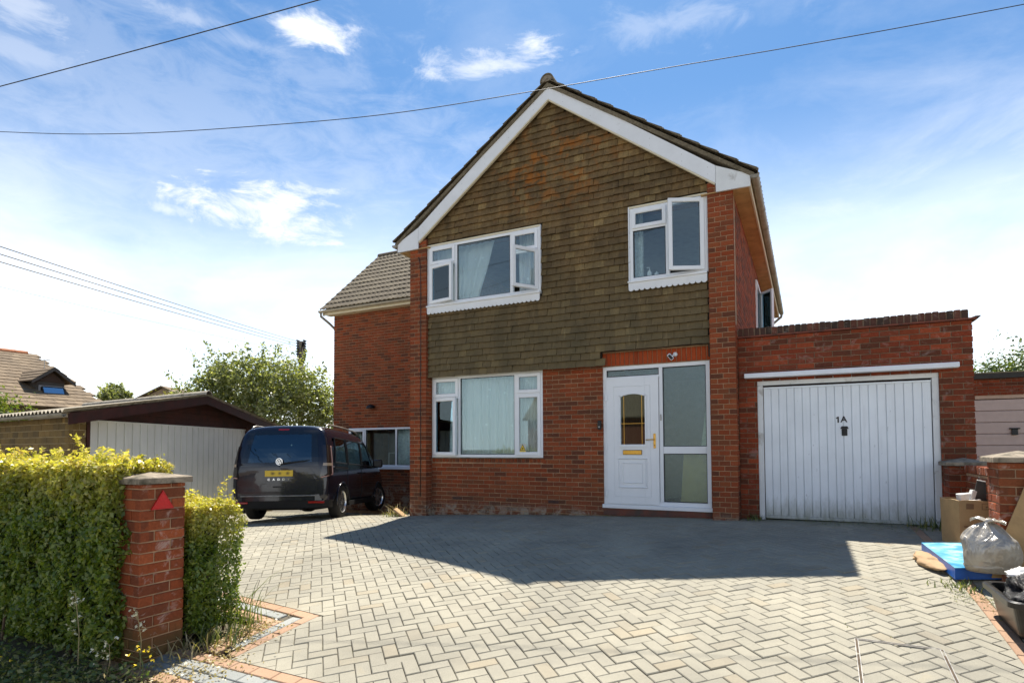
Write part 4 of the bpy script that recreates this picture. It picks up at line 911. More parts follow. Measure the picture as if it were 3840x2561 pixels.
mb = MB(); mb.lathe([(0, .06), (.05, .058), (.10, .03), (.125, -.01), (.11, -.01), (.09, .02), (0, .04)], 20, Matrix.Translation((-9.62, YWg - .12, 2.06)) @ Matrix.Rotation(R(20), 4, 'X')); mb.build('shade', MT['black'], wlamp, smooth=True)
# side window over the garage roof
mb = MB(); M = Matrix.Translation((0, 4.1, 0)) @ Matrix.Rotation(R(90), 4, 'Z'); mb.frame(.02, 1.18, 3.27, 4.43, .055, -.03, .04, M); sw = mb.build('side_window', MT['pvc'], house)
mb = MB(); mb.box(.075, 1.125, 0, .006, 3.325, 4.375, M); mb.build('pane', MT['glass'], sw)
M2 = Matrix.Translation((.03, 5.22, 0)) @ Matrix.Rotation(R(-52), 4, 'Z'); mb = MB(); mb.frame(0, .42, 3.3, 4.40, .05, -.025, .03, M2); mb.build('sash', MT['pvc'], sw); mb = MB(); mb.box(.05, .37, 0, .006, 3.35, 4.35, M2); mb.build('pane', MT['glass'], sw)
HB.finish(house, 'bricks')

# ------------------------------------------------------------------ attached garage
gar = empty('attached_garage', (1.4, .3, -.1), 'flat-roofed red brick garage with white up-and-over door beside the house', 'garage')
GB = Pieces('brick'); YGa = .28; GD = (.255, 2.445, -.2, 1.93)
mb = MB(); wallbox(mb, .001, 2.80, -.5, 2.55, YGa + .008, YGa + .24, [(GD[0], GD[1], -.6, GD[3])]); gw = mb.build('garage_wall', MT['mortar_g'], gar)
lay(GB, gw, MT['brick_g'], (0, YGa, 0), (1, 0, 0), .004, 2.812, -.4, 2.555, holes=[(GD[0], GD[1], -.6, GD[3])], zoff=.03)
mb = MB(); mb.box(2.56, 2.80, YGa + .241, 6, -.5, 2.55); mb.box(.01, 2.55, 5.8, 6, -.5, 2.45); mb.box(.01, 2.55, YGa + .241, 5.79, 2.35, 2.45); mb.build('garage_shell', MT['brick_g'], gar)
mb = MB(); mb.box(-.002, 2.85, YGa - .035, YGa + .26, 2.558, 2.580); cr = mb.build('creasing_course', simple('creasing_tile', (.20, .06, .035), .85, dirt=((.05, .04, .03), 5, .45, .7)), gar)
MT['coping'] = brickmat('coping_brick', [(.10, .045, .032), (.075, .042, .032), (.14, .055, .036), (.06, .04, .03)], stain=(.035, .03, .022), stain_amt=.75, white=.3)
n = 36; pt = 2.77 / n
for k in range(n):
    mb = MB(); hgt = .112 + random.gauss(0, .004); mb.cbox(-pt / 2 + .005, pt / 2 - .005, 0, .215, 0, hgt, .006)
    o = obj_from(mb.mesh('coping_brick', MT['coping']), 'coping_brick', gar, Matrix.Translation((.002 + pt * (k + .5), YGa - .012 + random.gauss(0, .003), 2.583)) @ Matrix.Rotation(random.gauss(0, .02), 4, 'Y'))
mb = MB(); mb.box(.002, 2.772, YGa - .004, YGa + .19, 2.5805, 2.685); mb.build('coping_mortar', MT['mortar_g'], gar)
mb = MB(); mb.prism([(2.81, 2.555), (2.87, 2.565), (2.90, 2.60), (2.84, 2.598), (2.79, 2.58)], 'y', YGa - .03, YGa + .25); mb.build('corner_tile', MT['coping'], gar, fixn=True)
mb = MB(); mb.cbox(.092, 2.642, YGa - .135, YGa - .002, 1.945, 2.012, .006); mb.build('door_canopy', MT['lintel'], gar)
YF = YGa + .03
mb = MB(); mb.cbox(GD[0], GD[0] + .075, YF, YF + .08, -.13, 1.84, .004); mb.cbox(GD[1] - .075, GD[1], YF, YF + .08, -.13, 1.84, .004); mb.cbox(GD[0], GD[1], YF, YF + .08, 1.842, GD[3], .004); mb.build('garage_door_frame', MT['paint_old'], gar)
dm_ = grimy('garage_door_paint', (.78, .82, .85), .45, -.10, .45)
gd = empty('garage_door', (1.35, YF, -.08)); setpar(gd, gar); gd.matrix_basis = wm(gar).inverted() @ Matrix.Translation((1.35, YF, -.08))
dx0, dx1, dzb, dzt = GD[0] + .083, GD[1] - .083, -.088, 1.815; n = 20; pw = (dx1 - dx0) / n
for k in range(n):
    a = dx0 + pw * k; mb = MB(); mb.prism([(a + .001, YF + .034), (a + .007, YF + .012), (a + pw - .007, YF + .012), (a + pw - .001, YF + .034)], 'z', dzb + .045, dzt - .03); mb.build('panel', dm_, gd, fixn=True)
mb = MB(); mb.box(dx0, dx1, YF + .030, YF + .045, dzb + .002, dzt); mb.cbox(dx0, dx1, YF + .004, YF + .0295, dzb, dzb + .043, .003); mb.cbox(dx0, dx1, YF + .006, YF + .0295, dzt - .028, dzt, .003); mb.build('door_leaf', dm_, gd)
mb = MB(); hx, hz = 1.36, 1.16; mb.cbox(hx - .034, hx + .034, YF - .004, YF + .0115, hz - .065, hz + .03, .004); mb.prism([(hx - .05, hz + .031), (hx - .035, hz + .065), (hx + .035, hz + .065), (hx + .05, hz + .031)], 'y', YF - .012, YF + .0115); mb.cbox(hx - .012, hx + .012, YF - .03, YF - .0045, hz - .03, hz + .02, .004); mb.build('handle', MT['black'], gd, fixn=True)
mb = MB(); mb.prism([(1.278, 1.276), (1.296, 1.276), (1.296, 1.360), (1.281, 1.360), (1.262, 1.343), (1.262, 1.329), (1.278, 1.338)], 'y', YF + .0065, YF + .0115); mb.build('door_number', MT['black'], gd, fixn=True)
for ch, cx in (('A', 1.356),):
    me = text_mesh(ch, .115, .003); me.materials.clear(); me.materials.append(MT['black']); obj_from(me, 'door_number', gd, Matrix.Translation((cx, YF + .0095, 1.318)) @ Matrix.Rotation(R(90), 4, 'X'))
GB.finish(gar, 'bricks')

# ------------------------------------------------------------------ low garage across the drive (left)
shed = empty('timber_gabled_garage', (-10, -1, -.6), 'low double garage with corrugated roof, maroon gable and white ribbed door', 'garage')
a_, b_ = (math.cos(R(115)), math.sin(R(115))), (math.cos(R(174)), math.sin(R(174)))
SM = Matrix(((a_[0], b_[0], 0, -9.25), (a_[1], b_[1], 0, -4.02), (0, 0, 1, 0), (0, 0, 0, 1)))
MT['maroon'] = simple('maroon_timber', (.055, .014, .010), .7, var=.25, scale=7, dirt=((.03, .012, .008), 3, .45, .7))
MT['sheetdoor'] = grimy('white_sheet_door', (.70, .70, .655), .5, -.6, .1, scr=.2)
MT['asbestos'] = simple('corrugated_cement', (.31, .275, .215), .95, var=.3, scale=9, bump=.5, bscale=60, dirt=((.10, .085, .05), 7, .52, .70))
DP = 5.3; SW = 7.2; AX = 3.6; EZs, AZs = 1.52, 2.07
mb = MB(); mb.box(.01, .2, .008, DP, -1.2, EZs - .08, SM); mb.box(.2, .36, .008, .2, -1.2, EZs - .08, SM); mb.box(5.75, SW, .008, .2, -1.2, EZs - .1, SM); mb.box(.21, SW, DP - .2, DP, -1.2, EZs - .1, SM); mb.box(SW - .2, SW, .21, DP - .21, -1.2, EZs - .1, SM); sw_ = mb.build('garage_wall', MT['mortar_y'], shed)
SB = Pieces('brick'); corner = SM @ Vector((0, 0, 0))
lay(SB, sw_, MT['brick_s'], corner, (-b_[0], -b_[1], 0), -DP, -.002, -.9, EZs - .07, cz=.105)
lay(SB, sw_, MT['brick_s'], corner, (a_[0], a_[1], 0), .004, .36, -.9, EZs - .07, cz=.105)
SB.finish(shed, 'bricks')
mb = MB(); mb.box(.362, .432, -.03, .10, -1.0, EZs - .05, SM); mb.build('door_post', MT['maroon'], shed)
mb = MB(); mb.box(5.66, 5.74, -.03, .10, -1.0, EZs - .05, SM); mb.build('door_post', MT['maroon'], shed)
sd = empty('sheet_door', (-10, -1, 0)); setpar(sd, shed); sd.matrix_basis = wm(shed).inverted() @ Matrix.Translation((-10, -1, 0))
n = 25; pw = (5.655 - .437) / n
for k in range(n):
    x = .437 + pw * k; mb = MB(); mb.prism([(x + .001, .055), (x + .008, .030), (x + pw - .03, .030), (x + pw - .012, .052), (x + pw - .001, .055)], 'z', -.62, 1.405, SM); mb.build('panel', MT['sheetdoor'], sd, fixn=True)
mb = MB(); mb.box(.437, 5.655, .056, .07, -.62, 1.43, SM); mb.box(.437, 5.655, .018, .0555, 1.406, 1.43, SM); mb.build('door_leaf', MT['sheetdoor'], sd)
mb = MB(); hc = SM @ Vector((2.52, 0, 0)); mb.cbox(2.48, 2.56, -.004, .029, .50, .56, .004, SM); mb.tube([SM @ Vector((2.52, 0, .53)), SM @ Vector((2.52, -.05, .53)), SM @ Vector((2.60, -.05, .50))], .011, 6); mb.build('handle', MT['black'], sd)
mb = MB(); mb.prism([(.2, 1.36), (7.0, 1.36), (7.0, EZs), (AX, AZs - .06), (.2, EZs)], 'y', .08, .12, SM); mb.build('gable_boarding', MT['maroon'], shed, fixn=True)
for k in range(4):
    mb = MB(); z = 1.44 + .13 * k; hw = (AZs - .09 - z) / (AZs - EZs) * AX; mb.box(AX - hw, AX + hw, .068, .079, z, z + .12, SM); mb.build('board', MT['maroon'], shed)
for s in (1, -1):
    mb = MB(); mb.prism([(AX, AZs), (AX, AZs - .17), (AX - s * 3.75, EZs - .20), (AX - s * 3.75, EZs - .03)], 'y', -.27, -.245, SM); mb.build('bargeboard', MT['maroon'], shed, fixn=True)
    mb = MB(); pit = .146
    def cor(u, v, s=s):
        y = -.30 + u * (DP + .5); return (AX - s * 3.85 * (1 - v), y, EZs + .005 + (AZs + .02 - EZs) * v + .024 * math.cos(2 * math.pi * y / pit))
    mb.grid(cor, int((DP + .5) / pit * 8), 4, SM); nv = len(mb.v)
    def cor2(u, v, s=s): q = cor(u, v); return (q[0], q[1], q[2] - .008)
    mb.grid(cor2, int((DP + .5) / pit * 8), 4, SM); mb.build('corrugated_roof', MT['asbestos'], shed)
mb = MB()
pts = [(AX + .13 * math.cos(t), AZs + .02 + .10 * math.sin(t)) for t in np.linspace(-.1, math.pi + .1, 11)]
for k in range(6):
    y0 = -.33 + k * .98; mb = MB(); mb.prism(pts + [(AX + (x - AX) * .85, AZs + .02 + (z - AZs - .02) * .85) for x, z in pts[::-1]], 'y', y0, y0 + .99, SM); mb.build('ridge_cap', MT['asbestos'], shed, fixn=True)
mb = MB(); pr = [(.055 * math.cos(t), .055 * math.sin(t)) for t in np.linspace(math.pi, 2 * math.pi, 9)]; pr += [(x * .9, z) for x, z in pr[::-1]]
mb.prism([(-.23 + x, EZs - .03 + z) for x, z in pr], 'y', -.25, DP + .1, SM); mb.build('gutter', MT['gutter'], shed, fixn=True)

# ------------------------------------------------------------------ bungalow beyond
bung = empty('bungalow', (-26.6, -2, 0), 'distant bungalow with brown tiled roof and a gabled dormer', 'house')
bt, nt, b = newmat('bungalow_roof_tile'); p = POS(nt); c = RAMP(nt, RND(nt), [(0, (.125, .088, .050)), (.6, (.155, .110, .064)), (1, (.19, .138, .082))]); c = MIX(nt, 1, c, RAMP(nt, NOISE(nt, p, 5, 7, .7), [(.3, (.7, .68, .66)), (.7, (1.2, 1.2, 1.2))]), 'MULTIPLY'); LK(nt, c, b.inputs['Base Color']); b.inputs['Roughness'].default_value = .9; MT['btile'] = bt
BX0, BZ0, BX1, BZ1 = -26.6, 4.70, -21.2, 2.30; BY0, BY1 = -12.0, 3.05
mb = MB(); mb.prism([(BX0, BZ1 + 2.35), (BX1 - .3, 2.4), (BX1 - .3, -1.5), (-31.5, -1.5), (-31.5, 2.4)], 'y', BY0 + .3, BY1 - .25); mb.build('wall', simple('bungalow_render', (.5, .42, .32), .9), bung, fixn=True)
BT = Pieces('roof_tile'); n = 17; dx, dz = (BX0 - BX1) / n, (BZ0 - BZ1) / n; ang = math.atan2(dz, -dx); L = math.hypot(dx, dz); nrm = Vector((math.sin(ang), 0, math.cos(ang)))
def flat_tile(wd, ln, mat):
    k = ('flat', round(wd, 2), round(ln, 2), mat.name)
    if k not in BM: mb = MB(); mb.box(-wd / 2 + .004, wd / 2 - .004, -ln, .03, -.004, .05); BM[k] = mb.mesh('roof_tile', mat)
    return BM[k]
for c_ in range(n):
    y = BY0 - (.15 if c_ % 2 else 0)
    while y < BY1:
        o = Vector((BX1 + dx * (c_ + 1), y + .15, BZ1 + dz * (c_ + 1))); U = Vector((0, 1, 0)); up = Vector((dx, 0, dz)).normalized()
        if y > -7: BT.add(bung, flat_tile(.30, L, MT['btile']), Matrix(((U.x, up.x, nrm.x, o.x), (U.y, up.y, nrm.y, o.y), (U.z, up.z, nrm.z, o.z), (0, 0, 0, 1))) @ Matrix.Rotation(R(-3.0) + random.gauss(0, .004), 4, 'X'), .3 * L, nrm)
        y += .30
BT.finish(bung, 'roof_tiles')
mb = MB(); mb.prism([(BX0, BZ0), (BX1 - .1, BZ1), (BX1 - .1, BZ1 - .12), (BX0, BZ0 - .14)], 'y', BY0, BY1 - .02); mb.prism([(BX0, BZ0), (BX0, BZ0 - .14), (-31.9, BZ1 - .1), (-31.9, BZ1 + .03)], 'y', BY0, BY1 - .02); mb.build('roof', MT['btile'], bung, fixn=True)
mb = MB(); mb.prism([(BX0, BZ0 + .06), (BX1 - .1, BZ1 + .05), (BX1 - .1, BZ1 - .1), (BX0, BZ0 - .1)], 'y', BY1, BY1 + .06); mb.build('verge', simple('verge_grey', (.16, .13, .10), .9), bung, fixn=True)
redr = simple('red_ridge_tile', (.33, .13, .06), .9, var=.3, scale=3); y = BY0
while y < BY1 - .3:
    if y > -6:
        mb = MB(); mb.prism([(BX0 + .14 * math.cos(t), BZ0 + .02 + .12 * math.sin(t)) for t in np.linspace(-.2, math.pi + .2, 9)], 'y', y, y + .43); mb.build('ridge_tile', redr, bung, fixn=True)
    y += .44
dk = simple('dark_dormer_cladding', (.075, .066, .06), .8, var=.2, scale=3); br_ = simple('brown_fascia', (.060, .036, .026), .8)
dX, dy0, dy1, dz0, dze, dzp = -22.6, 1.54, 2.36, 2.45, 3.32, 3.78; dm = (dy0 + dy1) / 2
mb = MB(); mb.box(dX - 2.2, dX, dy0, dy1, 2.1, dze); mb.prism([(dy0, dze), (dy1, dze), (dm, dzp - .1)], 'x', dX - 2.0, dX); dor = mb.build('dormer', dk, bung, fixn=True)
mb = MB(); mb.prism([(dy0 + .02, dze - .02), (dy1 - .02, dze - .02), (dm, dzp - .13)], 'x', dX + .002, dX + .04); mb.build('pediment', br_, dor, fixn=True)
for s in (1, -1):
    for k in range(4):
        t0, t1 = k / 4, (k + 1) / 4; mb = MB(); f = lambda t, e=0: (dm + s * .66 * t, dzp - (.52 * t) + e)
        mb.prism([f(t0, .03), f(t0, 0), f(t1, .01), f(t1, .055)], 'x', dX - 2.6 + .1, dX + .22); mb.build('dormer_tile_course', MT['btile'], dor, fixn=True)
    mb = MB(); mb.prism([(dm, dzp + .02), (dm, dzp - .10), (dm + s * .66, dzp - .60), (dm + s * .66, dzp - .50)], 'x', dX + .2, dX + .23); mb.build('dormer_bargeboard', dk, dor, fixn=True)
mb = MB(); MD = Matrix(((0, 0, 0, 0),) * 4); Mx = Matrix.Translation((dX + .03, 0, 0)) @ Matrix.Rotation(R(90), 4, 'Z')
mb.frame(dy0 + .03, dy1 - .03, 2.58, 3.16, .05, -.02, .02, Mx); dw = mb.build('dormer_window', simple('grey_frame', (.25, .25, .26), .5), dor); mb = MB(); mb.box(dy0 + .08, dy1 - .08, .0, .006, 2.63, 3.11, Mx); mb.build('shade_sheet', simple('room_shade', (.02, .02, .02), .9), dor)  # near-black sheet inside the frame: the room's shade put into its colour
M3 = Matrix.Translation((dX + .07, 0, 3.12)) @ Matrix.Rotation(R(-27), 4, 'Y') @ Matrix.Translation((0, 0, -3.12)) @ Matrix.Rotation(R(90), 4, 'Z'); mb = MB(); mb.frame(dy0 + .10, dy1 - .05, 2.62, 3.12, .03, -.012, .012, M3); mb.build('open_sash', MT['black'], dor); mb = MB(); mb.box(dy0 + .13, dy1 - .08, -.003, .003, 2.65, 3.09, M3); mb.build('pane', glassmat('sky_glass', (.3, .35, .4), .5), dor)
mb = MB(); mb.tube([(-24.5, 2.6, 3.7), (-24.5, 2.6, 4.30)], .012, 6); mb.tube([(-24.7, 2.52, 4.28), (-24.3, 2.68, 4.28)], .012, 6)
for k in range(4): mb.tube([(-24.68 + .12 * k, 2.45 + .05 * k, 4.28), (-24.72 + .12 * k, 2.65 + .05 * k, 4.28)], .008, 5)
prop(mb.build('tv_aerial', MT['steel']), 'small television aerial on the roof behind the dormer', 'aerial')
# far house between bungalow and tree
fh = empty('distant_house', (-46.4, 21, 0), 'far brown-roofed house just showing beside the tree', 'house')
mb = MB(); Mr = Matrix.Translation((-46.4, 21, 0)) @ Matrix.Rotation(YAW, 4, 'Z'); mb.prism([(-4.4, 4.0), (-4.4, 3.9), (0, 6.0), (4.4, 3.9), (4.4, 4.0), (0, 6.13)], 'y', -.3, 6, Mr); mb.build('roof', MT['btile'], fh, fixn=True)
mb = MB(); mb.prism([(-4, -1.5), (4, -1.5), (4, 4.0), (0, 5.95), (-4, 4.0)], 'y', 0, 5.8, Mr); mb.build('wall', simple('far_wall', (.30, .22, .15), .9), fh, fixn=True)

# ------------------------------------------------------------------ neighbour's garage (right)
ng = empty('neighbour_garage', (6, 9, 0), "neighbour's flat-roofed brick garage with pale pink panelled door", 'garage')
mb = MB(); mb.box(3.2, 4.2, 9.008, 9.25, -1, 2.6); mb.box(4.2, 7.4, 9.008, 9.25, 2.18, 2.6); mb.box(7.4, 8.0, 9.008, 9.25, -1, 2.6); mb.box(3.2, 3.4, 9.251, 14, -1, 2.6); mb.box(7.8, 8.0, 9.251, 14, -1, 2.6); mb.box(3.41, 7.79, 13.8, 14, -1, 2.55); nw = mb.build('wall', MT['mortar_g'], ng)
NB = Pieces('brick'); lay(NB, nw, MT['brick_g'], (0, 9, 0), (1, 0, 0), 3.2, 8.0, -.4, 2.6, holes=[(4.2, 7.4, -1, 2.18)]); NB.finish(ng, 'bricks')
mb = MB(); mb.box(3.1, 8.1, 8.90, 14.1, 2.575, 2.70); mb.build('roof', simple('dark_felt_edge', (.055, .05, .042), .8), ng); mb = MB(); mb.box(3.1, 8.1, 8.885, 8.93, 2.702, 2.725); mb.build('roof_trim', simple('mossy_trim', (.28, .24, .15), .9), ng)
pk = simple('pale_pink_door', (.56, .42, .36), .5, var=.05); z = 2.07
mb = MB(); mb.cbox(4.2, 7.4, 9.03, 9.10, 2.085, 2.18, .004); mb.build('door_head', simple('pinkish_frame', (.55, .38, .27), .6), ng)
while z > -.4:
    mb = MB(); mb.cbox(4.22, 7.38, 9.05, 9.10, z - .275, z - .003, .012); mb.box(4.25, 7.35, 9.044, 9.0495, z - .10, z - .095); mb.build('door_panel', pk, ng); z -= .28
mb = MB(); mb.cbox(5.30, 5.42, 9.0, 9.049, 1.20, 1.34, .006); mb.cbox(5.26, 5.46, 8.99, 9.049, 1.342, 1.37, .006); mb.build('handle', MT['black'], ng)

# ------------------------------------------------------------------ overhead lines and pole
pole = empty('utility_pole', (-22.28, 12.92, -1), 'dark wooden utility pole with clustered insulators behind the tree', 'utility pole')
wood = simple('creosoted_wood', (.045, .035, .025), .9, var=.4, scale=5)
mb = MB(); mb.tube([(-22.28, 12.92, -1), (-22.28, 12.92, 6.45)], [.16, .12], 12); mb.build('post', wood, pole, smooth=True)
for s in (-1, 1):
    for q in range(2):
        off = R0 * (.17 * s) + F0 * (.08 * (q * 2 - 1)); mb = MB(); pb = Vector((-22.28, 12.92, 0)) + off
        mb.tube([pb + Vector((0, 0, 5.3)) - off * .5, pb + Vector((0, 0, 5.6)), pb + Vector((0, 0, 6.5))], .025, 6)
        for k in range(6): mb.lathe([(.0, 0), (.06, .01), (.075, .05), (.03, .07), (.0, .08)], 10, Matrix.Translation(pb + Vector((0, 0, 5.75 + .14 * k))))
        mb.build('insulator', MT['black'], pole, smooth=True)
def wire(name, p0, p1, sag, rad, label, n=40):
    p0, p1 = Vector(p0), Vector(p1); mb = MB(); mb.tube([p0.lerp(p1, t) - Vector((0, 0, sag * 4 * t * (1 - t))) for t in np.linspace(0, 1, n)], rad, 5); o = mb.build(name, MT['wire'], None, smooth=True); return prop(o, label, 'cable', 'overhead cables')
MT['wire'] = simple('cable_black', (.03, .03, .032), .6)
PT = Vector((-22.28, 12.92, 6.4))
for k, (z, lab) in enumerate(((4.27, 'topmost of the three close overhead lines running to the pole'), (4.15, 'middle of the three close overhead lines running to the pole'), (4.03, 'lowest dark line of the three close lines running to the pole'))):
    a0 = Vector((-10.26, -4.54, z)); dr = (a0 - (PT - Vector((0, 0, .12 * k)))); wire('overhead_cable', PT - Vector((0, 0, .12 * k)) , a0 + dr * .9, .0 if k == 9 else .16, .0085, lab)
wire('overhead_cable', PT - Vector((0, 0, .55)), Vector((-10.26, -4.54, 3.90)) + (Vector((-10.26, -4.54, 3.90)) - PT) * .9, .16, .003, 'faint thin line below the three lines running to the pole')
wire('overhead_cable', (-13.2, -6.8, 5.15), (1.6, -3.15, 6.25), .10, .006, 'single cable crossing the sky at the top left')
mb = MB(); wp = [(-14.5, -5.9, 6.55), (-10.31, -4.56, 5.93), (-8.0, -3.97, 5.61), (-5.74, -3.38, 5.45), (-4.0, -2.78, 5.47), (-2.21, -2.16, 5.61), (-.6, -1.65, 5.735), (.92, -1.14, 5.86), (3.21, -.45, 6.04), (8.5, 1.1, 6.5)]; pts = []
for i in range(len(wp) - 1):          # smooth run through the measured heights of the cable
    q = [Vector(wp[max(0, min(len(wp) - 1, i + k))]) for k in (-1, 0, 1, 2)]
    for t in np.linspace(0, 1, 8, endpoint=False): pts.append(.5 * ((2 * q[1]) + (q[2] - q[0]) * t + (2 * q[0] - 5 * q[1] + 4 * q[2] - q[3]) * t * t + (3 * q[1] - q[0] - 3 * q[2] + q[3]) * t ** 3))
mb.tube(pts + [Vector(wp[-1])], .0055, 5); prop(mb.build('overhead_cable', MT['wire'], None, smooth=True), 'long single cable crossing in front of the gable peak', 'cable', 'overhead cables')

MT['vdark'] = simple('dark_pane', (.02, .025, .03), .1)
# house across the street: it stands behind the photographer and shows in the glass of the front door
oh = empty('opposite_house', (-17, -50, -.8), 'brick house across the street mirrored in the glass of the front door', 'house')
mb = MB(); mb.box(-27, -8, -57, -50, -1.2, 4.2); mb.build('wall', simple('far_red_brick', (.20, .068, .034), .9, var=.3, scale=6), oh)
mb = MB(); mb.prism([(-49.5, 4.1), (-53.5, 7.3), (-57.5, 4.1), (-57.5, 3.95), (-49.5, 3.95)], 'x', -27.4, -7.6); mb.build('roof', MT['btile'], oh, fixn=True)
for wx in (-25, -20.5, -13, -10.6):
    for wz in (.3, 2.6):
        mb = MB(); mb.frame(wx, wx + 1.9, wz, wz + 1.2, .07, -49.998, -49.95); wn = mb.build('window', MT['pvc'], oh); mb = MB(); mb.box(wx + .07, wx + 1.83, -49.995, -49.985, wz + .07, wz + 1.13); mb.build('pane', MT['vdark'], wn)
mb = MB(); mb.cbox(-17, -16, -49.998, -49.94, -1.1, 1.2, .01); mb.build('door', MT['maroon'], oh)

# ------------------------------------------------------------------ gate pillars and boundary wall
def pillar(name, label, x0, x1, y0, y1, zb, zt, capw, capz, mat=MT['brick_p'], mort=MT['mortar'], limit=300):
    t = empty(name, ((x0 + x1) / 2, (y0 + y1) / 2, zb), label, 'pillar'); P = Pieces('brick', limit)
    mb = MB(); mb.box(x0 + .008, x1 - .008, y0 + .008, y1 - .008, zb, zt); core = mb.build('core', mort, t); wx, wy = x1 - x0, y1 - y0
    def rows(wd): return [[(0, wd * .68 - .005), (wd * .68 + .005, wd)], [(0, wd * .32 - .005), (wd * .32 + .005, wd)]]
    lay(P, core, mat, (x0, y0, 0), (1, 0, 0), 0, wx, zb, zt, rows=rows(wx)); lay(P, core, mat, (x1, y0, 0), (0, 1, 0), 0, wy, zb, zt, rows=rows(wy)[::-1])
    lay(P, core, mat, (x1, y1, 0), (-1, 0, 0), 0, wx, zb, zt, rows=rows(wx)); lay(P, core, mat, (x0, y1, 0), (0, -1, 0), 0, wy, zb, zt, rows=rows(wy)[::-1]); P.finish(t, 'bricks')
    cx, cy = (x0 + x1) / 2, (y0 + y1) / 2; c = capw / 2; mb = MB()
    b = .008
    vs = [(cx - c, cy - c, zt + .005), (cx + c, cy - c, zt + .005), (cx + c, cy + c, zt + .005), (cx - c, cy + c, zt + .005), (cx - c, cy - c, zt + .045), (cx + c, cy - c, zt + .045), (cx + c, cy + c, zt + .045), (cx - c, cy + c, zt + .045),
          (cx - c + b, cy - c + b, zt + .052), (cx + c - b, cy - c + b, zt + .052), (cx + c - b, cy + c - b, zt + .052), (cx - c + b, cy + c - b, zt + .052), (cx, cy, capz)]
    mb.add(vs, [(3, 2, 1, 0)] + [(k, (k + 1) % 4, 4 + (k + 1) % 4, 4 + k) for k in range(4)] + [(4 + k, 4 + (k + 1) % 4, 8 + (k + 1) % 4, 8 + k) for k in range(4)] + [(8 + k, 8 + (k + 1) % 4, 12) for k in range(4)])
    mb.build('capstone', MT['concrete'], t); return t
pl = pillar('gate_pillar', 'weathered brick gate pillar with a red triangle reflector between the hedges', -3.61, -3.28, -6.49, -6.16, gz(-3.4, -6.3) - .1, .70, .40, .785)
mb = MB(); tc_ = Vector((-3.272, -6.335, .57)); tri = [(-6.335, .655), (-6.420, .520), (-6.252, .520)]
mb.prism(tri, 'x', -3.279, -3.268); rt = mb.build('reflector', simple('red_reflector', (.50, .010, .012), .25, var=.12, scale=60, coat=.4)); prop(rt, 'red triangular reflector fixed to the gate pillar', 'reflector')
mb = MB(); ce = (-6.3357, .566); sc = lambda f: [(ce[0] + (y - ce[0]) * f, ce[1] + (z - ce[1]) * f) for y, z in tri]
A, Bq = sc(1.0), sc(.86)
for k in range(3): mb.prism([A[k], A[(k + 1) % 3], Bq[(k + 1) % 3], Bq[k]], 'x', -3.2679, -3.2665)
mb.build('rim', simple('red_rim', (.42, .008, .01), .35), rt, fixn=True)
pillar('boundary_pillar', 'brick boundary pillar with pale stone cap beside the heap of rubbish', 2.37, 2.73, -2.56, -2.20, gz(2.5, -2.4) - .15, .80, .45, .905)
pillar('corner_pillar', 'short dark-capped brick pillar against the garage corner', 2.44, 2.80, -.16, .20, -.3, .70, .44, .80, mat=MT['brick_g'], mort=MT['mortar_g'])
bw = empty('boundary_wall', (2.7, -1.2, -.2), 'low brick boundary wall between the two pillars on the right', 'wall'); P = Pieces('brick')
mb = MB(); mb.box(2.608, 2.722, -2.19, -.17, -.4, .62); core = mb.build('core', MT['mortar'], bw); lay(P, core, MT['brick_p'], (2.6, 0, 0), (0, -1, 0), .17, 2.19, -.3, .62); lay(P, core, MT['brick_p'], (2.73, 0, 0), (0, 1, 0), -2.19, -.17, -.3, .62); P.finish(bw, 'bricks')
y = -2.18
while y < -.2:
    mb = MB(); mb.cbox(2.585, 2.745, 0, .068, .628, .715 + random.gauss(0, .004), .006); o = obj_from(mb.mesh('coping_brick', MT['brick_p']), 'coping_brick', bw, Matrix.Translation((0, y, 0))); y += .075

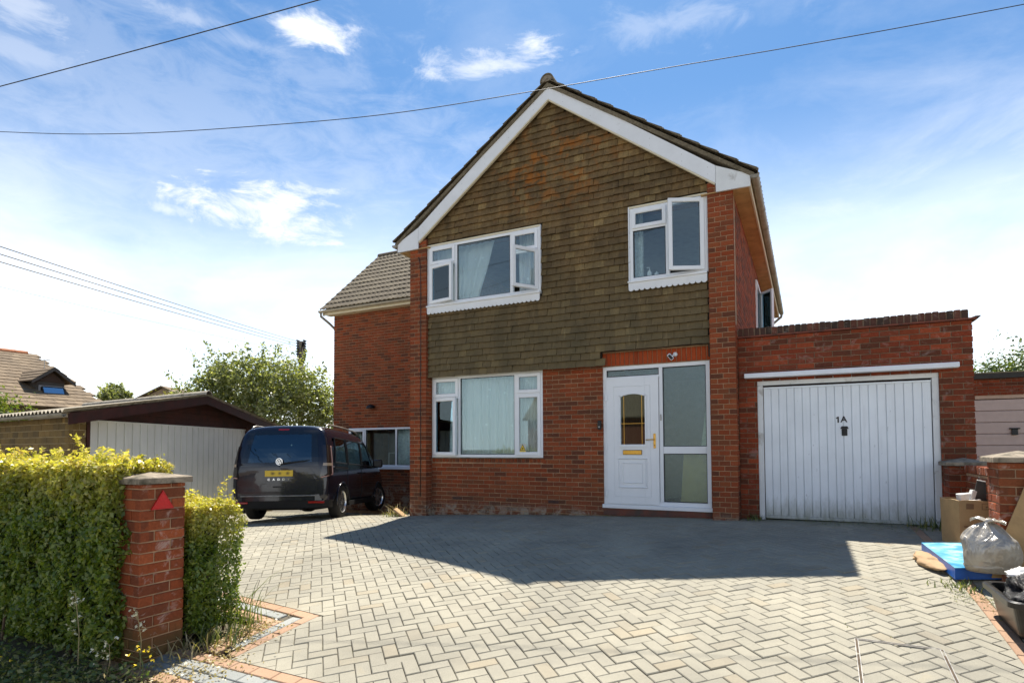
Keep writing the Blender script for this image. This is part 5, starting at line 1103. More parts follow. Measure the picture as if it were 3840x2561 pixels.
# ------------------------------------------------------------------ hedges, trees
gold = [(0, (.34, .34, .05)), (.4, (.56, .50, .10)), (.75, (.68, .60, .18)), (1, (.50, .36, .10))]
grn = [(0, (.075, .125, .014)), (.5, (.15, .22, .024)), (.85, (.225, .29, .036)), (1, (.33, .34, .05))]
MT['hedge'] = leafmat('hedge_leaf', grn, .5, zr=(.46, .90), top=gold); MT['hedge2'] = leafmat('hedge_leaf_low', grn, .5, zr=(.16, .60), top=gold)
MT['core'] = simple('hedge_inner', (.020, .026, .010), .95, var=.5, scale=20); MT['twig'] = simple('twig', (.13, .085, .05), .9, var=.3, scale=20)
def hedge(name, label, x0, x1, y0, y1, ztop, n, mat, size, shoots, faces=(1, 1, 1, 1), und=.06, seed=1):
    rg = np.random.default_rng(seed); cx, cy = (x0 + x1) / 2, (y0 + y1) / 2; zb = gz(cx, cy); t = empty(name, (cx, cy, zb), label, 'hedge')
    ph = rg.uniform(0, 6.28, 8)
    def bulge(u, v): return und * (np.sin(3.1 * u + ph[0]) * np.sin(4.7 * v + ph[1]) + .6 * np.sin(9 * u + ph[2]) * np.sin(8 * v + ph[3]) + .35 * np.sin(21 * u + ph[4]) * np.sin(19 * v + ph[5]))
    P, Nn = [], []; lx, ly, lz = x1 - x0, y1 - y0, ztop - zb; areas = np.array([lx * lz * faces[0], lx * lz * faces[1], ly * lz * faces[2], ly * lz * faces[3], lx * ly * 1.4]); cnt = (areas / areas.sum() * n).astype(int)
    for f, c in enumerate(cnt):
        if c == 0: continue
        u, v = rg.random(c), rg.random(c); dep = rg.exponential(.045, c)
        if f < 4:
            z = zb + .04 + (lz - .04) * v; rd = np.clip((z - ztop + .12) / .12, 0, 1) ** 2 * .09 + np.clip((zb + .25 - z) / .25, 0, 1) * .06
            w_ = (x0 + lx * u) if f < 2 else (y0 + ly * u); d = bulge(w_ * 2, z * 2) - dep - rd
            if f == 0: p = np.stack([w_, y0 - d, z], 1); nn = (0, -1, .35)
            elif f == 1: p = np.stack([w_, y1 + d, z], 1); nn = (0, 1, .35)
            elif f == 2: p = np.stack([x0 - d, w_, z], 1); nn = (-1, 0, .35)
            else: p = np.stack([x1 + d, w_, z], 1); nn = (1, 0, .35)
        else:
            xx, yy = x0 + lx * u, y0 + ly * v; p = np.stack([xx, yy, ztop + .5 * bulge(xx * 2, yy * 2) - dep + rg.normal(0, .012, c)], 1); nn = (0, 0, 1)
        P.append(p); Nn.append(np.tile(nn, (c, 1)))
    for k in range(shoots):      # young upright shoots that break the clipped outline
        px, py = rg.uniform(x0 + .05, x1 - .05), rg.uniform(y0 + .05, y1 - .05); h = rg.uniform(.05, .17) * (1.5 if rg.random() < .12 else 1); m_ = int(14 + h * 90); tt = rg.random(m_); lean = rg.normal(0, .12, 2)
        P.append(np.stack([px + lean[0] * tt * h * 2 + rg.normal(0, .016, m_), py + lean[1] * tt * h * 2 + rg.normal(0, .016, m_), ztop - .03 + tt * h], 1)); Nn.append(np.tile((0, 0, .6), (m_, 1)))
    P, Nn = np.concatenate(P), np.concatenate(Nn).astype(float)
    prop(leaf_mesh('foliage', P, Nn, size, mat, t, .52, jitter=.75), kind='stuff')
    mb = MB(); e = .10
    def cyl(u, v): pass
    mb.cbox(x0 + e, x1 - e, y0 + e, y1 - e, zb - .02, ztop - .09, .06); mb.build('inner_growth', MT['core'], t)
    mb = MB()
    for k in range(26):
        px, py = rg.uniform(x0 + .08, x1 - .08), rg.choice([y0 + .06, rg.uniform(y0, y1)]); mb.tube([(px, py, zb - .02), (px + rg.normal(0, .05), py + rg.normal(0, .03), zb + .2), (px + rg.normal(0, .09), py + rg.normal(0, .05), zb + .5)], [.012, .009, .004], 5)
    prop(mb.build('stems', MT['twig'], t), kind='stuff'); return t
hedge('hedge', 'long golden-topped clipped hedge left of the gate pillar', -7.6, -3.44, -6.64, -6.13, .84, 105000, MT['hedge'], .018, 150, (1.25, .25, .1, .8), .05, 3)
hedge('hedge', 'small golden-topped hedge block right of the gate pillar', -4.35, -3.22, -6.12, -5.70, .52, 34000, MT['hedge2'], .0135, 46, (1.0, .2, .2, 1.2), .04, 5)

def branches(rg, base, height, spread, n, trunk_r, flare=1.0):
    """trunk and limbs; returns mesh builder and limb end points"""
    mb = MB(); tips = []; b0 = Vector(base); top = b0 + Vector((rg.normal(0, .2), rg.normal(0, .2), height * .62))
    mb.tube([b0, b0.lerp(top, .5) + Vector((rg.normal(0, .1), rg.normal(0, .1), 0)), top], [trunk_r, trunk_r * .75, trunk_r * .4], 9)
    for k in range(n):
        s = b0.lerp(top, rg.uniform(.3, 1.0)); a = rg.uniform(0, 6.28); d = Vector((math.cos(a) * spread, math.sin(a) * spread, height * rg.uniform(.1, .5))) * rg.uniform(.5, 1.0); e = s + d
        mid = s.lerp(e, .5) + Vector((0, 0, rg.uniform(.05, .35))); mb.tube([s, mid, e], [trunk_r * .35, trunk_r * .2, trunk_r * .06], 6); tips.append(e)
        for q in range(3):
            e2 = mid.lerp(e, rg.uniform(.2, 1)) + Vector(rg.normal(0, spread * .28, 3)); mb.tube([mid.lerp(e, .4), e2], [trunk_r * .12, trunk_r * .03], 5); tips.append(e2)
    return mb, tips
def tree(name, label, base, blobs, n, size, mat, seed, height, spread, trunk_r, sprigs=(), cat='tree', jitter=.9, fill=.75):
    rg = np.random.default_rng(seed); t = empty(name, base, label, cat); mb, tips = branches(rg, base, height, spread, 16, trunk_r); mb.build('trunk', MT['twig'], t, smooth=True)
    P, Nn = [], []; vol = np.array([b[3] * b[4] * b[5] for b in blobs]) ** .67; cnt = (vol / vol.sum() * n).astype(int)
    for (cx, cy, cz, rx, ry, rz), c in zip(blobs, cnt):
        # each blob is filled with small clumps so that gaps and light and dark patches show
        k = max(8, c // 55); d = rg.normal(0, 1, (k, 3)); d /= np.linalg.norm(d, axis=1)[:, None]; rr = (rg.random(k) ** .35)[:, None]; cc = d * rr * np.array([rx, ry, rz]) * rg.uniform(.82, 1.1, (k, 1)) + np.array([cx, cy, cz])
        idx = rg.integers(0, k, c); cs = rg.uniform(.5, 1.25, k)[:, None] * min(rx, rz) * .21
        off = rg.normal(0, 1, (c, 3)) * cs[idx]; P.append(cc[idx] + off); Nn.append(d[idx] + off * .6 + np.array([0, 0, .45]))
    for (sx, sy, sz, ex, ey, ez, m_) in sprigs:
        tt = rg.random(m_) ** .8; P.append(np.stack([sx + (ex - sx) * tt + rg.normal(0, .05 + .06 * (1 - tt), m_), sy + (ey - sy) * tt + rg.normal(0, .06, m_), sz + (ez - sz) * tt + rg.normal(0, .05 + .05 * (1 - tt), m_)], 1)); Nn.append(rg.normal(0, 1, (m_, 3)))
    P, Nn = np.concatenate(P), np.concatenate(Nn); Nn /= np.linalg.norm(Nn, axis=1)[:, None] + 1e-6
    prop(leaf_mesh('crown', P, Nn, size, mat, t, .55, jitter=jitter), kind='stuff'); return t
MT['tree'] = leafmat('silvery_tree_leaf', [(0, (.13, .16, .055)), (.5, (.22, .25, .095)), (.85, (.32, .34, .15)), (1, (.42, .43, .25))], .5); MT['tree_d'] = leafmat('dense_tree_leaf', [(0, (.035, .065, .014)), (.5, (.075, .115, .024)), (1, (.16, .20, .045))], .35)
def rd(x, y, z): return (x, y, z)
TB = [(-18.0, 6.1, 3.3, 1.5, 1.3, 1.15), (-17.0, 6.9, 3.5, 1.2, 1.1, 1.1), (-15.9, 7.3, 2.9, 1.1, 1.1, 1.1), (-19.3, 5.5, 2.6, 1.0, 1.0, .95), (-18.8, 5.7, 3.6, .8, .8, .9), (-17.2, 6.5, 2.1, 2.0, 1.5, 1.0), (-15.3, 7.6, 2.2, .8, .9, .9), (-19.9, 5.3, 2.1, .8, .9, .8)]
SPR = [(-19.4, 5.5, 3.5, -19.9, 5.2, 4.75, 60), (-18.9, 5.7, 4.0, -19.3, 5.5, 4.95, 70), (-17.5, 6.5, 4.2, -17.4, 6.4, 4.95, 60), (-17.0, 6.7, 4.3, -16.9, 6.7, 4.85, 50), (-15.6, 7.4, 3.4, -15.25, 7.5, 4.1, 60), (-15.2, 7.6, 2.8, -14.9, 7.8, 3.2, 40), (-20.0, 5.1, 3.0, -20.7, 4.8, 3.9, 50), (-16.2, 7.1, 4.0, -16.0, 7.2, 4.6, 50), (-19.9, 5.2, 2.6, -20.6, 4.9, 3.1, 40)]
tree('birch_tree', 'loose silvery-green tree behind the low garage and the van', (-17.3, 6.6, -1.0), TB, 30000, .058, MT['tree'], 11, 4.6, 1.8, .13, SPR)
tree('small_tree', 'small olive-green bushy tree left of the larger tree', (-20.9, 4.9, -1.0), [(-20.4, 5.0, 2.3, .85, .8, .75), (-21.3, 4.7, 2.0, .7, .8, .6)], 6000, .055, leafmat('olive_leaf', [(0, (.12, .11, .03)), (.6, (.20, .19, .05)), (1, (.28, .25, .08))], .4), 13, 2.8, .8, .08)
tree('far_shrub', 'tiny distant tree top showing over the garage ridge', (-30.5, 8.3, -1), [(-30.5, 8.3, 3.7, .8, .8, .6)], 2200, .08, MT['tree'], 14, 4, .6, .08)
tree('garden_shrub', 'bright green shrub at the far left beside the bungalow', (-15.9, -2.6, -.5), [(-16.1, -2.4, 1.6, .75, .8, .75), (-16.6, -2.6, 1.3, .8, .8, .8)], 9000, .04, leafmat('bright_leaf', [(0, (.07, .12, .02)), (.6, (.15, .20, .03)), (1, (.28, .30, .06))], .45), 15, 1.8, .6, .06, cat='shrub')
tree('clipped_tree', "rounded dense green tree behind the neighbour's garage", (8.2, 16.5, -1), [(8.1, 16.2, 2.7, 2.2, 1.8, 1.55), (6.75, 15.4, 2.5, 1.05, 1.2, 1.05), (9.6, 17, 2.6, 1.6, 1.4, 1.3)], 60000, .05, MT['tree_d'], 17, 4, 1.5, .15, cat='tree', jitter=.6)

# ------------------------------------------------------------------ weeds, grasses, litter of the verge
def blades(name, label, x, y, n, h, spread, mat, seed, lean=(0, 0), wd=.006, cat='grass'):
    rg = np.random.default_rng(seed); mb = MB()
    for k in range(n):
        px, py = x + rg.normal(0, spread * .3), y + rg.normal(0, spread * .3); z = gz(px, py) - .01; a = rg.uniform(0, 6.28); hh = h * rg.uniform(.4, 1.1); L = Vector((math.cos(a), math.sin(a), 0)) * hh * rg.uniform(.15, .75) + Vector((lean[0], lean[1], 0)) * hh
        s = Vector((-math.sin(a), math.cos(a), 0)) * wd; pts = [Vector((px, py, z)) + L * (t ** 1.7) + Vector((0, 0, hh * (t - .28 * t * t))) for t in (0, .35, .7, 1)]
        vs = []; 
        for i, q in enumerate(pts): f = (1, .85, .5, .04)[i]; vs += [tuple(q - s * f), tuple(q + s * f)]
        mb.add(vs, [(0, 1, 3, 2), (2, 3, 5, 4), (4, 5, 7, 6)], rg.random())
    o = mb.build(name, mat); return prop(o, label, cat, kind='stuff') if label is None else prop(o, label, cat)
blades('grass_tuft', 'long arching grass blades at the edge of the small hedge', -3.16, -5.72, 34, .55, .30, MT['plant'], 21, (.35, .1), .005)
blades('grass_tuft', 'tuft of grass at the foot of the small hedge by the edging', -3.12, -5.98, 70, .22, .32, MT['plant'], 22, (.2, 0))
blades('grass_tuft', 'dry grass under the small hedge beside the gate pillar', -3.18, -6.22, 50, .20, .45, MT['straw'], 23, (.1, -.1))
blades('grass_tuft', 'bright grass tuft on the paving in front of the blue box', 2.02, -2.86, 70, .10, .28, MT['plant'], 24)
blades('grass_tuft', 'weeds at the left foot of the garage door frame', .20, .16, 40, .16, .25, MT['plant'], 25, (0, -.2))
blades('grass_tuft', 'scrubby weeds at the right foot of the garage door', 2.30, .05, 90, .22, .42, MT['plant'], 26, (0, -.2))
blades('grass_tuft', 'straggly grass against the left brick pier', -6.05, -.05, 46, .34, .35, MT['straw'], 27, (-.2, 0), .005)
blades('grass_tuft', 'green grass at the base of the left brick pier', -5.98, -.12, 70, .14, .4, MT['plant'], 28)
blades('grass_tuft', 'low grass line behind the rear wheel of the van', -6.75, .55, 60, .10, .7, MT['straw'], 29)
def verge(name, label, pts, mat, seed, size=.012, kind='stuff'):
    rg = np.random.default_rng(seed); P = []
    for (x0, y0, x1, y1, n, w_, h) in pts:
        t = rg.random(n); xx = x0 + (x1 - x0) * t + rg.normal(0, w_, n); yy = y0 + (y1 - y0) * t + rg.normal(0, w_, n); P.append(np.stack([xx, yy, [gz(a, b) + rg.exponential(h) for a, b in zip(xx, yy)]], 1))
    P = np.concatenate(P); o = leaf_mesh(name, P, np.tile((0, 0, 1.), (len(P), 1)), size, mat, None, .5, jitter=.6); prop(o, label, 'weeds', kind=kind)
verge('moss_and_weeds', 'moss and small weeds growing along the foot of the walls and in the joints', [(-5.4, .16, -.4, .17, 900, .02, .012), (.05, .22, 2.4, .2, 900, .05, .02), (.9, .05, 2.3, -.1, 700, .16, .006), (2.0, -2.75, 1.98, -3.3, 260, .06, .006), (1.6, -2.9, 1.2, -4.2, 50, .25, .003), (2.15, -3.0, 2.2, -3.6, 350, .06, .01)], MT['plant'], 31, .0062)
verge('leaf_litter', 'dry leaf litter and straw scattered on the edging by the gate pillar', [(-3.1, -5.6, -2.8, -6.2, 500, .10, .004), (-3.3, -6.6, -2.6, -6.3, 700, .14, .005), (-4.0, -6.9, -3.0, -6.75, 900, .2, .02), (-3.2, -6.2, -3.0, -5.7, 500, .1, .01)], MT['straw'], 32, .012)
verge('ground_cover', 'shaded ivy and weeds at the foot of the long hedge', [(-7.0, -6.9, -3.4, -6.85, 3800, .13, .05), (-3.9, -7.1, -3.2, -6.75, 900, .15, .05)], MT['plant'], 33, .018)
def weed(name, label, x, y, h, seed, fl, nf=8):
    rg = np.random.default_rng(seed); z = gz(x, y); t = empty(name, (x, y, z), label, 'weed'); mb = MB(); tips = []
    top = Vector((x + rg.normal(0, .03), y + rg.normal(0, .03), z + h)); mb.tube([(x, y, z - .02), Vector((x, y, z)).lerp(top, .5) + Vector((.015, .01, 0)), top], [.004, .003, .0015], 5)
    for k in range(nf):
        s = Vector((x, y, z)).lerp(top, rg.uniform(.45, 1)); e = s + Vector((rg.normal(0, .035), rg.normal(0, .035), rg.uniform(.01, .05))); mb.tube([s, e], [.0015, .001], 4); tips.append(tuple(e))
    mb.build('stem', MT['straw'] if fl is MT['whitefl'] else MT['plant'], t); P = np.repeat(np.array(tips), 5, 0) + rg.normal(0, .005, (len(tips) * 5, 3)); leaf_mesh('flowers', P, np.tile((0, 0, 1.), (len(P), 1)), .008, fl, t, .7)
    P = np.array([[x, y, z]]) + rg.normal(0, 1, (40, 3)) * np.array([.05, .05, 0]) + np.stack([np.zeros(40), np.zeros(40), rg.uniform(0, h * .45, 40)], 1); leaf_mesh('leaves', P, rg.normal(0, 1, (40, 3)), .016, MT['plant'], t, .35)
weed('flowering_weed', 'yellow-flowered weed on the edging in front of the gate pillar', -3.02, -6.62, .20, 41, MT['yellow'], 9)
weed('flowering_weed', 'tall pale seeding weed against the face of the gate pillar', -3.20, -6.52, .42, 42, MT['whitefl'], 12)
weed('flowering_weed', 'pale seeding weed low in front of the gate pillar corner', -3.28, -6.70, .24, 43, MT['whitefl'], 10)
weed('flowering_weed', 'yellow hawkweed in the shade below the long hedge', -4.05, -6.95, .12, 44, MT['yellow'], 4)
weed('flowering_weed', 'wiry dry weed at the hedge end beside the pillar', -3.60, -6.70, .55, 45, MT['whitefl'], 14)

# ------------------------------------------------------------------ parked van
hd_ = 2.007; vf = Vector((math.cos(hd_), math.sin(hd_), -.052)).normalized(); vl = Vector((-math.sin(hd_), math.cos(hd_), -.014)); vl = (vl - vf * vl.dot(vf)).normalized(); vu = vf.cross(vl)
VM = Matrix(((vf.x, vl.x, vu.x, -7.795), (vf.y, vl.y, vu.y, -1.286), (vf.z, vl.z, vu.z, -.394), (0, 0, 0, 1)))
van = empty('parked_van', M=VM, label='dark blue-black van parked nose-in with its tailgate to the driveway', cat='van')
vp, nt, b = newmat('van_paint'); b.inputs['Base Color'].default_value = (.005, .006, .016, 1); b.inputs['Roughness'].default_value = .22; b.inputs['Coat Weight'].default_value = .75; b.inputs['Coat Roughness'].default_value = .03; b.inputs['Specular IOR Level'].default_value = .3
p = POS(nt); dn = NOISE(nt, p, 7, 6, .65); LK(nt, RAMP(nt, dn, [(.35, (.004, .0055, .015)), (.75, (.009, .009, .016))]), b.inputs['Base Color']); LK(nt, RAMP(nt, dn, [(.3, (.02, .02, .02)), (.8, (.10, .10, .10))]), b.inputs['Coat Roughness'])
MT['van'] = vp; MT['vglass'] = glassmat('van_glass', (.20, .26, .26), .10); MT['vglass_d'] = glassmat('van_privacy_glass', (.16, .17, .15), .10)
MT['tyre'] = simple('tyre_rubber', (.018, .017, .016), .85, var=.3, scale=30, bump=.3, bscale=120); MT['alloy'] = simple('alloy_rim', (.62, .62, .62), .25, metal=.9, var=.08)
MT['lens_r'] = simple('red_lens', (.30, .010, .010), .15, var=.15, scale=40, coat=1); MT['lens_d'] = simple('smoked_lamp', (.02, .015, .015), .12, coat=1); MT['under'] = simple('underbody', (.012, .011, .010), .9)
def zscale(zt):
    bl = min(1.04, zt - .10); return bl
STN = [  # x, half width, roof z, bottom z, upper narrowing
    (.10, .905, 1.795, .28, 1.0), (.35, .920, 1.815, .24, 1.0), (1.0, .927, 1.825, .22, 1.0), (1.8, .927, 1.825, .22, 1.0), (2.45, .925, 1.80, .22, .99), (2.80, .922, 1.735, .22, .975), (3.15, .920, 1.47, .22, .955), (3.52, .915, 1.16, .22, .95), (3.95, .900, 1.04, .23, .96), (4.25, .86, .93, .25, .96), (4.42, .76, .80, .30, .94)]
def half(wd, zt, zb, nar):
    bl = min(1.04, zt - .16); h = zt - bl; k = nar if zt < 1.7 else 1
    tum = (1, .965, .905, .80, .42) if zt > 1.3 else (1, .985, .96, .88, .45)
    return [(0, zb), (wd * .72, zb), (wd * .965, zb + .07), (wd * .998, min(.52, bl * .6)), (wd, min(.80, bl * .85)), (wd * .985 * tum[0], bl), (wd * .985 * tum[1], bl + h * .42), (wd * .985 * tum[2], bl + h * .76), (wd * .985 * tum[3], bl + h * .955), (wd * tum[4], zt), (0, zt + .006)]
def lean(z): return .0 if z < 1.0 else .20 * ((z - 1.0) / .8) ** 1.15
rings = []
full = [(x, half(a, bz, c, d)) for x, a, bz, c, d in STN]
h0 = full[0][1]; cz_ = .98
for f, xo in ((.30, .0), (.70, .0), (.93, .012), (.985, .05)):
    rings.append([(xo + lean(cz_ + (z - cz_) * f) + (0 if z > .75 else -.0), y * f, cz_ + (z - cz_) * f) for y, z in h0])
for x, hf in full: rings.append([(x + lean(z) * max(0, 1 - (x - .1) / 1.2), y, z) for y, z in hf])
hf = full[-1][1]
for f, xo in ((.9, 4.47), (.5, 4.49)): rings.append([(xo, y * f, .55 + (z - .55) * f) for y, z in hf])
mb = MB(); M_ = 20; vs = []
for rg_ in rings:
    vs += rg_ + [(x, -y, z) for x, y, z in rg_[-2:0:-1]]
fs = []
for i in range(len(rings) - 1):
    for k in range(M_): fs.append((i * M_ + k, (i + 1) * M_ + k, (i + 1) * M_ + (k + 1) % M_, i * M_ + (k + 1) % M_))
fs += [tuple(range(M_)), tuple(range((len(rings) - 1) * M_, len(rings) * M_))[::-1]]
mb.add(vs, fs); me = mb.mesh('body', MT['van'], True)
bm = bmesh.new(); bm.from_mesh(me); bmesh.ops.recalc_face_normals(bm, faces=bm.faces); bm.to_mesh(me); bm.free()
tmp = bpy.data.objects.new('tmp', me); COL.objects.link(tmp); sub = tmp.modifiers.new('s', 'SUBSURF'); sub.levels = 2; sub.render_levels = 2
cut = MB()
for wx in (.86, 3.615):
    for s in (1, -1): cut.lathe([(0, -.3), (.365, -.3), (.365, .3), (0, .3)], 40, Matrix.Translation((wx, s * .93, .33)) @ Matrix.Rotation(R(90), 4, 'X'))
ct = bpy.data.objects.new('tmpc', cut.mesh('c', MT['under'])); COL.objects.link(ct)
bm = bmesh.new(); bm.from_mesh(ct.data); bmesh.ops.remove_doubles(bm, verts=bm.verts, dist=1e-5); bmesh.ops.recalc_face_normals(bm, faces=bm.faces); bm.to_mesh(ct.data); bm.free()
bo = tmp.modifiers.new('b', 'BOOLEAN'); bo.object = ct; bo.operation = 'DIFFERENCE'; bo.solver = 'EXACT'
bpy.context.view_layer.update(); me2 = bpy.data.meshes.new_from_object(tmp.evaluated_get(bpy.context.evaluated_depsgraph_get()))
bpy.data.objects.remove(tmp); bpy.data.objects.remove(ct); me2.name = 'body'
me2.polygons.foreach_set('use_smooth', [True] * len(me2.polygons))
from mathutils.bvhtree import BVHTree
bmv = bmesh.new(); bmv.from_mesh(me2); VB = BVHTree.FromBMesh(bmv); bmv.free()
def hitx(y, z):        # rear face of the body at (y, z)
    h = VB.ray_cast(Vector((-1, y, z)), Vector((1, 0, 0)))[0]; return h.x if h is not None and h.x < .6 else .08
def hitc(s, ang, z):   # body corner: ray towards an axis inside the rear corner
    d = Vector((-math.cos(ang), s * math.sin(ang), 0)); c = Vector((.42, s * .52, z)); h = VB.ray_cast(c + d * 2, -d)
    return (h[0], h[1] if h[1].dot(d) > 0 else -h[1]) if h[0] is not None else (c + d * .4, d)
# openings for the glass: drop the faces of the tailgate window and the side windows so that the cabin shows
bm = bmesh.new(); bm.from_mesh(me2); dele = []
for f in bm.faces:
    c = f.calc_center_median()
    if c.x < .28 and 1.10 < c.z < 1.60 and abs(c.y) < .58 and f.normal.x < -.5: dele.append(f)
    elif abs(c.y) > .6 and 1.10 < c.z < 1.56 and abs(f.normal.y) > .6 and (.45 < c.x < 1.10 or 1.22 < c.x < 2.08 or (2.20 < c.x < 2.9 - (c.z - 1.1) * .3)): dele.append(f)
    elif 2.85 < c.x < 3.45 and c.z > 1.17 and f.normal.z > .3 and abs(c.y) < .66: dele.append(f)
bmesh.ops.delete(bm, geom=dele, context='FACES'); bm.to_mesh(me2); bm.free()
body = bpy.data.objects.new('body', me2); COL.objects.link(body); setpar(body, van)
def side_y(x, z):
    st = STN; i = max(k for k in range(len(st)) if st[k][0] <= max(x, st[0][0])); i = min(i, len(st) - 2); t = (x - st[i][0]) / (st[i + 1][0] - st[i][0]); t = max(0, min(1, t))
    pr = [tuple(st[i][k] + (st[i + 1][k] - st[i][k]) * t for k in range(1, 5))][0]; hf = half(*pr)
    for (y0, z0), (y1, z1) in zip(hf[2:], hf[3:]):
        if z0 <= z <= z1: return y0 + (y1 - y0) * (z - z0) / max(1e-6, z1 - z0)
    return hf[5][0]
def L(mb, name, mat, parent=van, smooth=False, fixn=True): return mb.build(name, mat, parent, smooth=smooth, fixn=fixn, local=True)
# tailgate glass: black bordered curved screen
def rear(y, z, off): return (hitx(y, z) - off, y, z)
def rpatch(mb, y0, y1, z0, z1, off, tap=0.0, th=.012, nu=10, nv=6):
    def fn(u, v): z = z0 + (z1 - z0) * v; hw = 1 - tap * v; return rear((y0 + (y1 - y0) * u) * hw, z, off)
    b = len(mb.v); mb.grid(fn, nu, nv); mb.grid(lambda u, v: (lambda q: (q[0] + th, q[1], q[2]))(fn(u, v)), nu, nv)
    n1 = (nu + 1) * (nv + 1); ed = [i for i in range(nu + 1)] + [(j + 1) * (nu + 1) - 1 for j in range(1, nv + 1)] + [nv * (nu + 1) + i for i in range(nu - 1, -1, -1)] + [j * (nu + 1) for j in range(nv - 1, 0, -1)]
    for k in range(len(ed)): a, c = ed[k], ed[(k + 1) % len(ed)]; mb.f.append((b + a, b + c, b + n1 + c, b + n1 + a)); mb.m.append(0)
mb = MB(); rpatch(mb, -.60, .60, 1.09, 1.615, .006, .10); rw = L(mb, 'rear_window', MT['vglass'], van)
bdr = simple('black_glass_border', (.006, .006, .007), .08, coat=1)
for (y0, y1, z0, z1) in ((-.73, .73, 1.02, 1.089), (-.70, .70, 1.616, 1.70)):
    mb = MB(); rpatch(mb, y0, y1, z0, z1, .006, .02 if z0 < 1.2 else .10); L(mb, 'glass_border', bdr, rw)
for s in (1, -1):
    mb = MB(); b0 = len(mb.v)
    def fn(u, v, s=s): z = 1.0895 + (1.6155 - 1.0895) * v; ya = .60 * (1 - .10 * v) + .001; yb = (.735 - .085 * v); y = ya + (yb - ya) * u; return rear(s * y, z, .0062)
    mb.grid(fn, 4, 6); mb.grid(lambda u, v: (lambda q: (q[0] + .012, q[1], q[2]))(fn(u, v)), 4, 6); L(mb, 'glass_border', bdr, rw)
# wiper, badge, plate, lettering
mb = MB(); mb.tube([rear(.0, 1.055, .02), rear(-.12, 1.075, .035), rear(-.52, 1.115, .02)], [.014, .010, .006], 6); mb.tube([rear(-.08, 1.085, .014), rear(-.56, 1.125, .012)], .006, 5); L(mb, 'wiper', MT['black'], van)
bc = Vector(rear(0, 1.105, .03)); BMx = Matrix.Translation(bc) @ Matrix(((0, 0, -1, 0), (-1, 0, 0, 0), (0, 1, 0, 0), (0, 0, 0, 1)))   # local xy = van's rear face seen from behind
mb = MB(); mb.lathe([(.052, .0), (.052, .008), (.056, .011), (.063, .011), (.066, .006), (.066, .0), (.052, .0)], 40, BMx)
def stroke(p0, p1, wd=.0085): d = Vector((p1[0] - p0[0], p1[1] - p0[1])); n = Vector((-d.y, d.x)).normalized() * wd / 2; mb.prism([(p0[0] + n.x, p0[1] + n.y), (p1[0] + n.x, p1[1] + n.y), (p1[0] - n.x, p1[1] - n.y), (p0[0] - n.x, p0[1] - n.y)], 'z', 0, .008, BMx)
stroke((-.021, .049), (-.002, .004)); stroke((.021, .049), (.002, .004)); stroke((-.043, .030), (-.020, -.046)); stroke((.043, .030), (.020, -.046)); stroke((-.020, -.046), (-.002, -.006)); stroke((.020, -.046), (.002, -.006))
bg_ = L(mb, 'badge', MT['chrome'], van); mb = MB(); mb.lathe([(0, -.002), (.055, -.002), (.055, .001), (0, .001)], 32, BMx); L(mb, 'badge_field', MT['black'], bg_)
pm, nt, b = newmat('blurred_yellow_plate'); tcn = N(nt, 'ShaderNodeTexCoord'); so_ = N(nt, 'ShaderNodeSeparateXYZ'); LK(nt, tcn.outputs['Object'], so_.inputs[0])
sm = None
for (yc, wd_) in ((.115, .060), (-.02, .045), (-.165, .055)):
    g = N(nt, 'ShaderNodeMapRange', interpolation_type='SMOOTHSTEP'); r_ = MATH(nt, 'SQRT', MATH(nt, 'ADD', MATH(nt, 'POWER', MATH(nt, 'DIVIDE', MATH(nt, 'ADD', so_.outputs[1], -yc), wd_), 2), MATH(nt, 'POWER', MATH(nt, 'DIVIDE', MATH(nt, 'ADD', so_.outputs[2], -.888), .042), 2)))
    LK(nt, MATH(nt, 'ADD', r_, MATH(nt, 'MULTIPLY', NOISE(nt, tcn.outputs['Object'], 22, 2), .9)), g.inputs[0]); g.inputs[1].default_value = 1.5; g.inputs[2].default_value = .5; sm = g.outputs[0] if sm is None else MATH(nt, 'MAXIMUM', sm, g.outputs[0])
LK(nt, MIX(nt, MATH(nt, 'MULTIPLY', sm, .85), (.62, .42, .03), (.075, .05, .015)), b.inputs['Base Color']); b.inputs['Roughness'].default_value = .4
mb = MB(); xp = hitx(0, .89) - .012; mb.cbox(xp - .012, xp + .004, -.262, .262, .832, .944, .003); L(mb, 'number_plate', pm, van)
for i, ch in enumerate('CADDY'):
    me = text_mesh(ch, .052, .003); me.materials.clear(); me.materials.append(MT['chrome']); o = bpy.data.objects.new('lettering', me); COL.objects.link(o); setpar(o, van); o.matrix_basis = Matrix.Translation((hitx(0, .775) - .016, .185 - .0925 * i, .775)) @ Matrix(((0, 0, -1, 0), (-1.25, 0, 0, 0), (0, 1, 0, 0), (0, 0, 0, 1)))
# tailgate lower pressing and handle recess
mb = MB(); rpatch(mb, -.78, .78, .705, .738, .016, 0, .05, 24, 4); L(mb, 'tailgate_crease', MT['van'], van)
mb = MB(); rpatch(mb, -.70, .70, .515, .695, .010, 0, .04, 20, 4); tg = L(mb, 'tailgate_panel', MT['van'], van); mb = MB(); rpatch(mb, -.11, .11, .625, .655, .013, 0, .01, 6, 2); L(mb, 'handle_recess', MT['black'], tg)
mb = MB(); rpatch(mb, -.76, .76, .744, .985, .008, .25, .04, 24, 6); L(mb, 'plate_pressing', MT['van'], van)
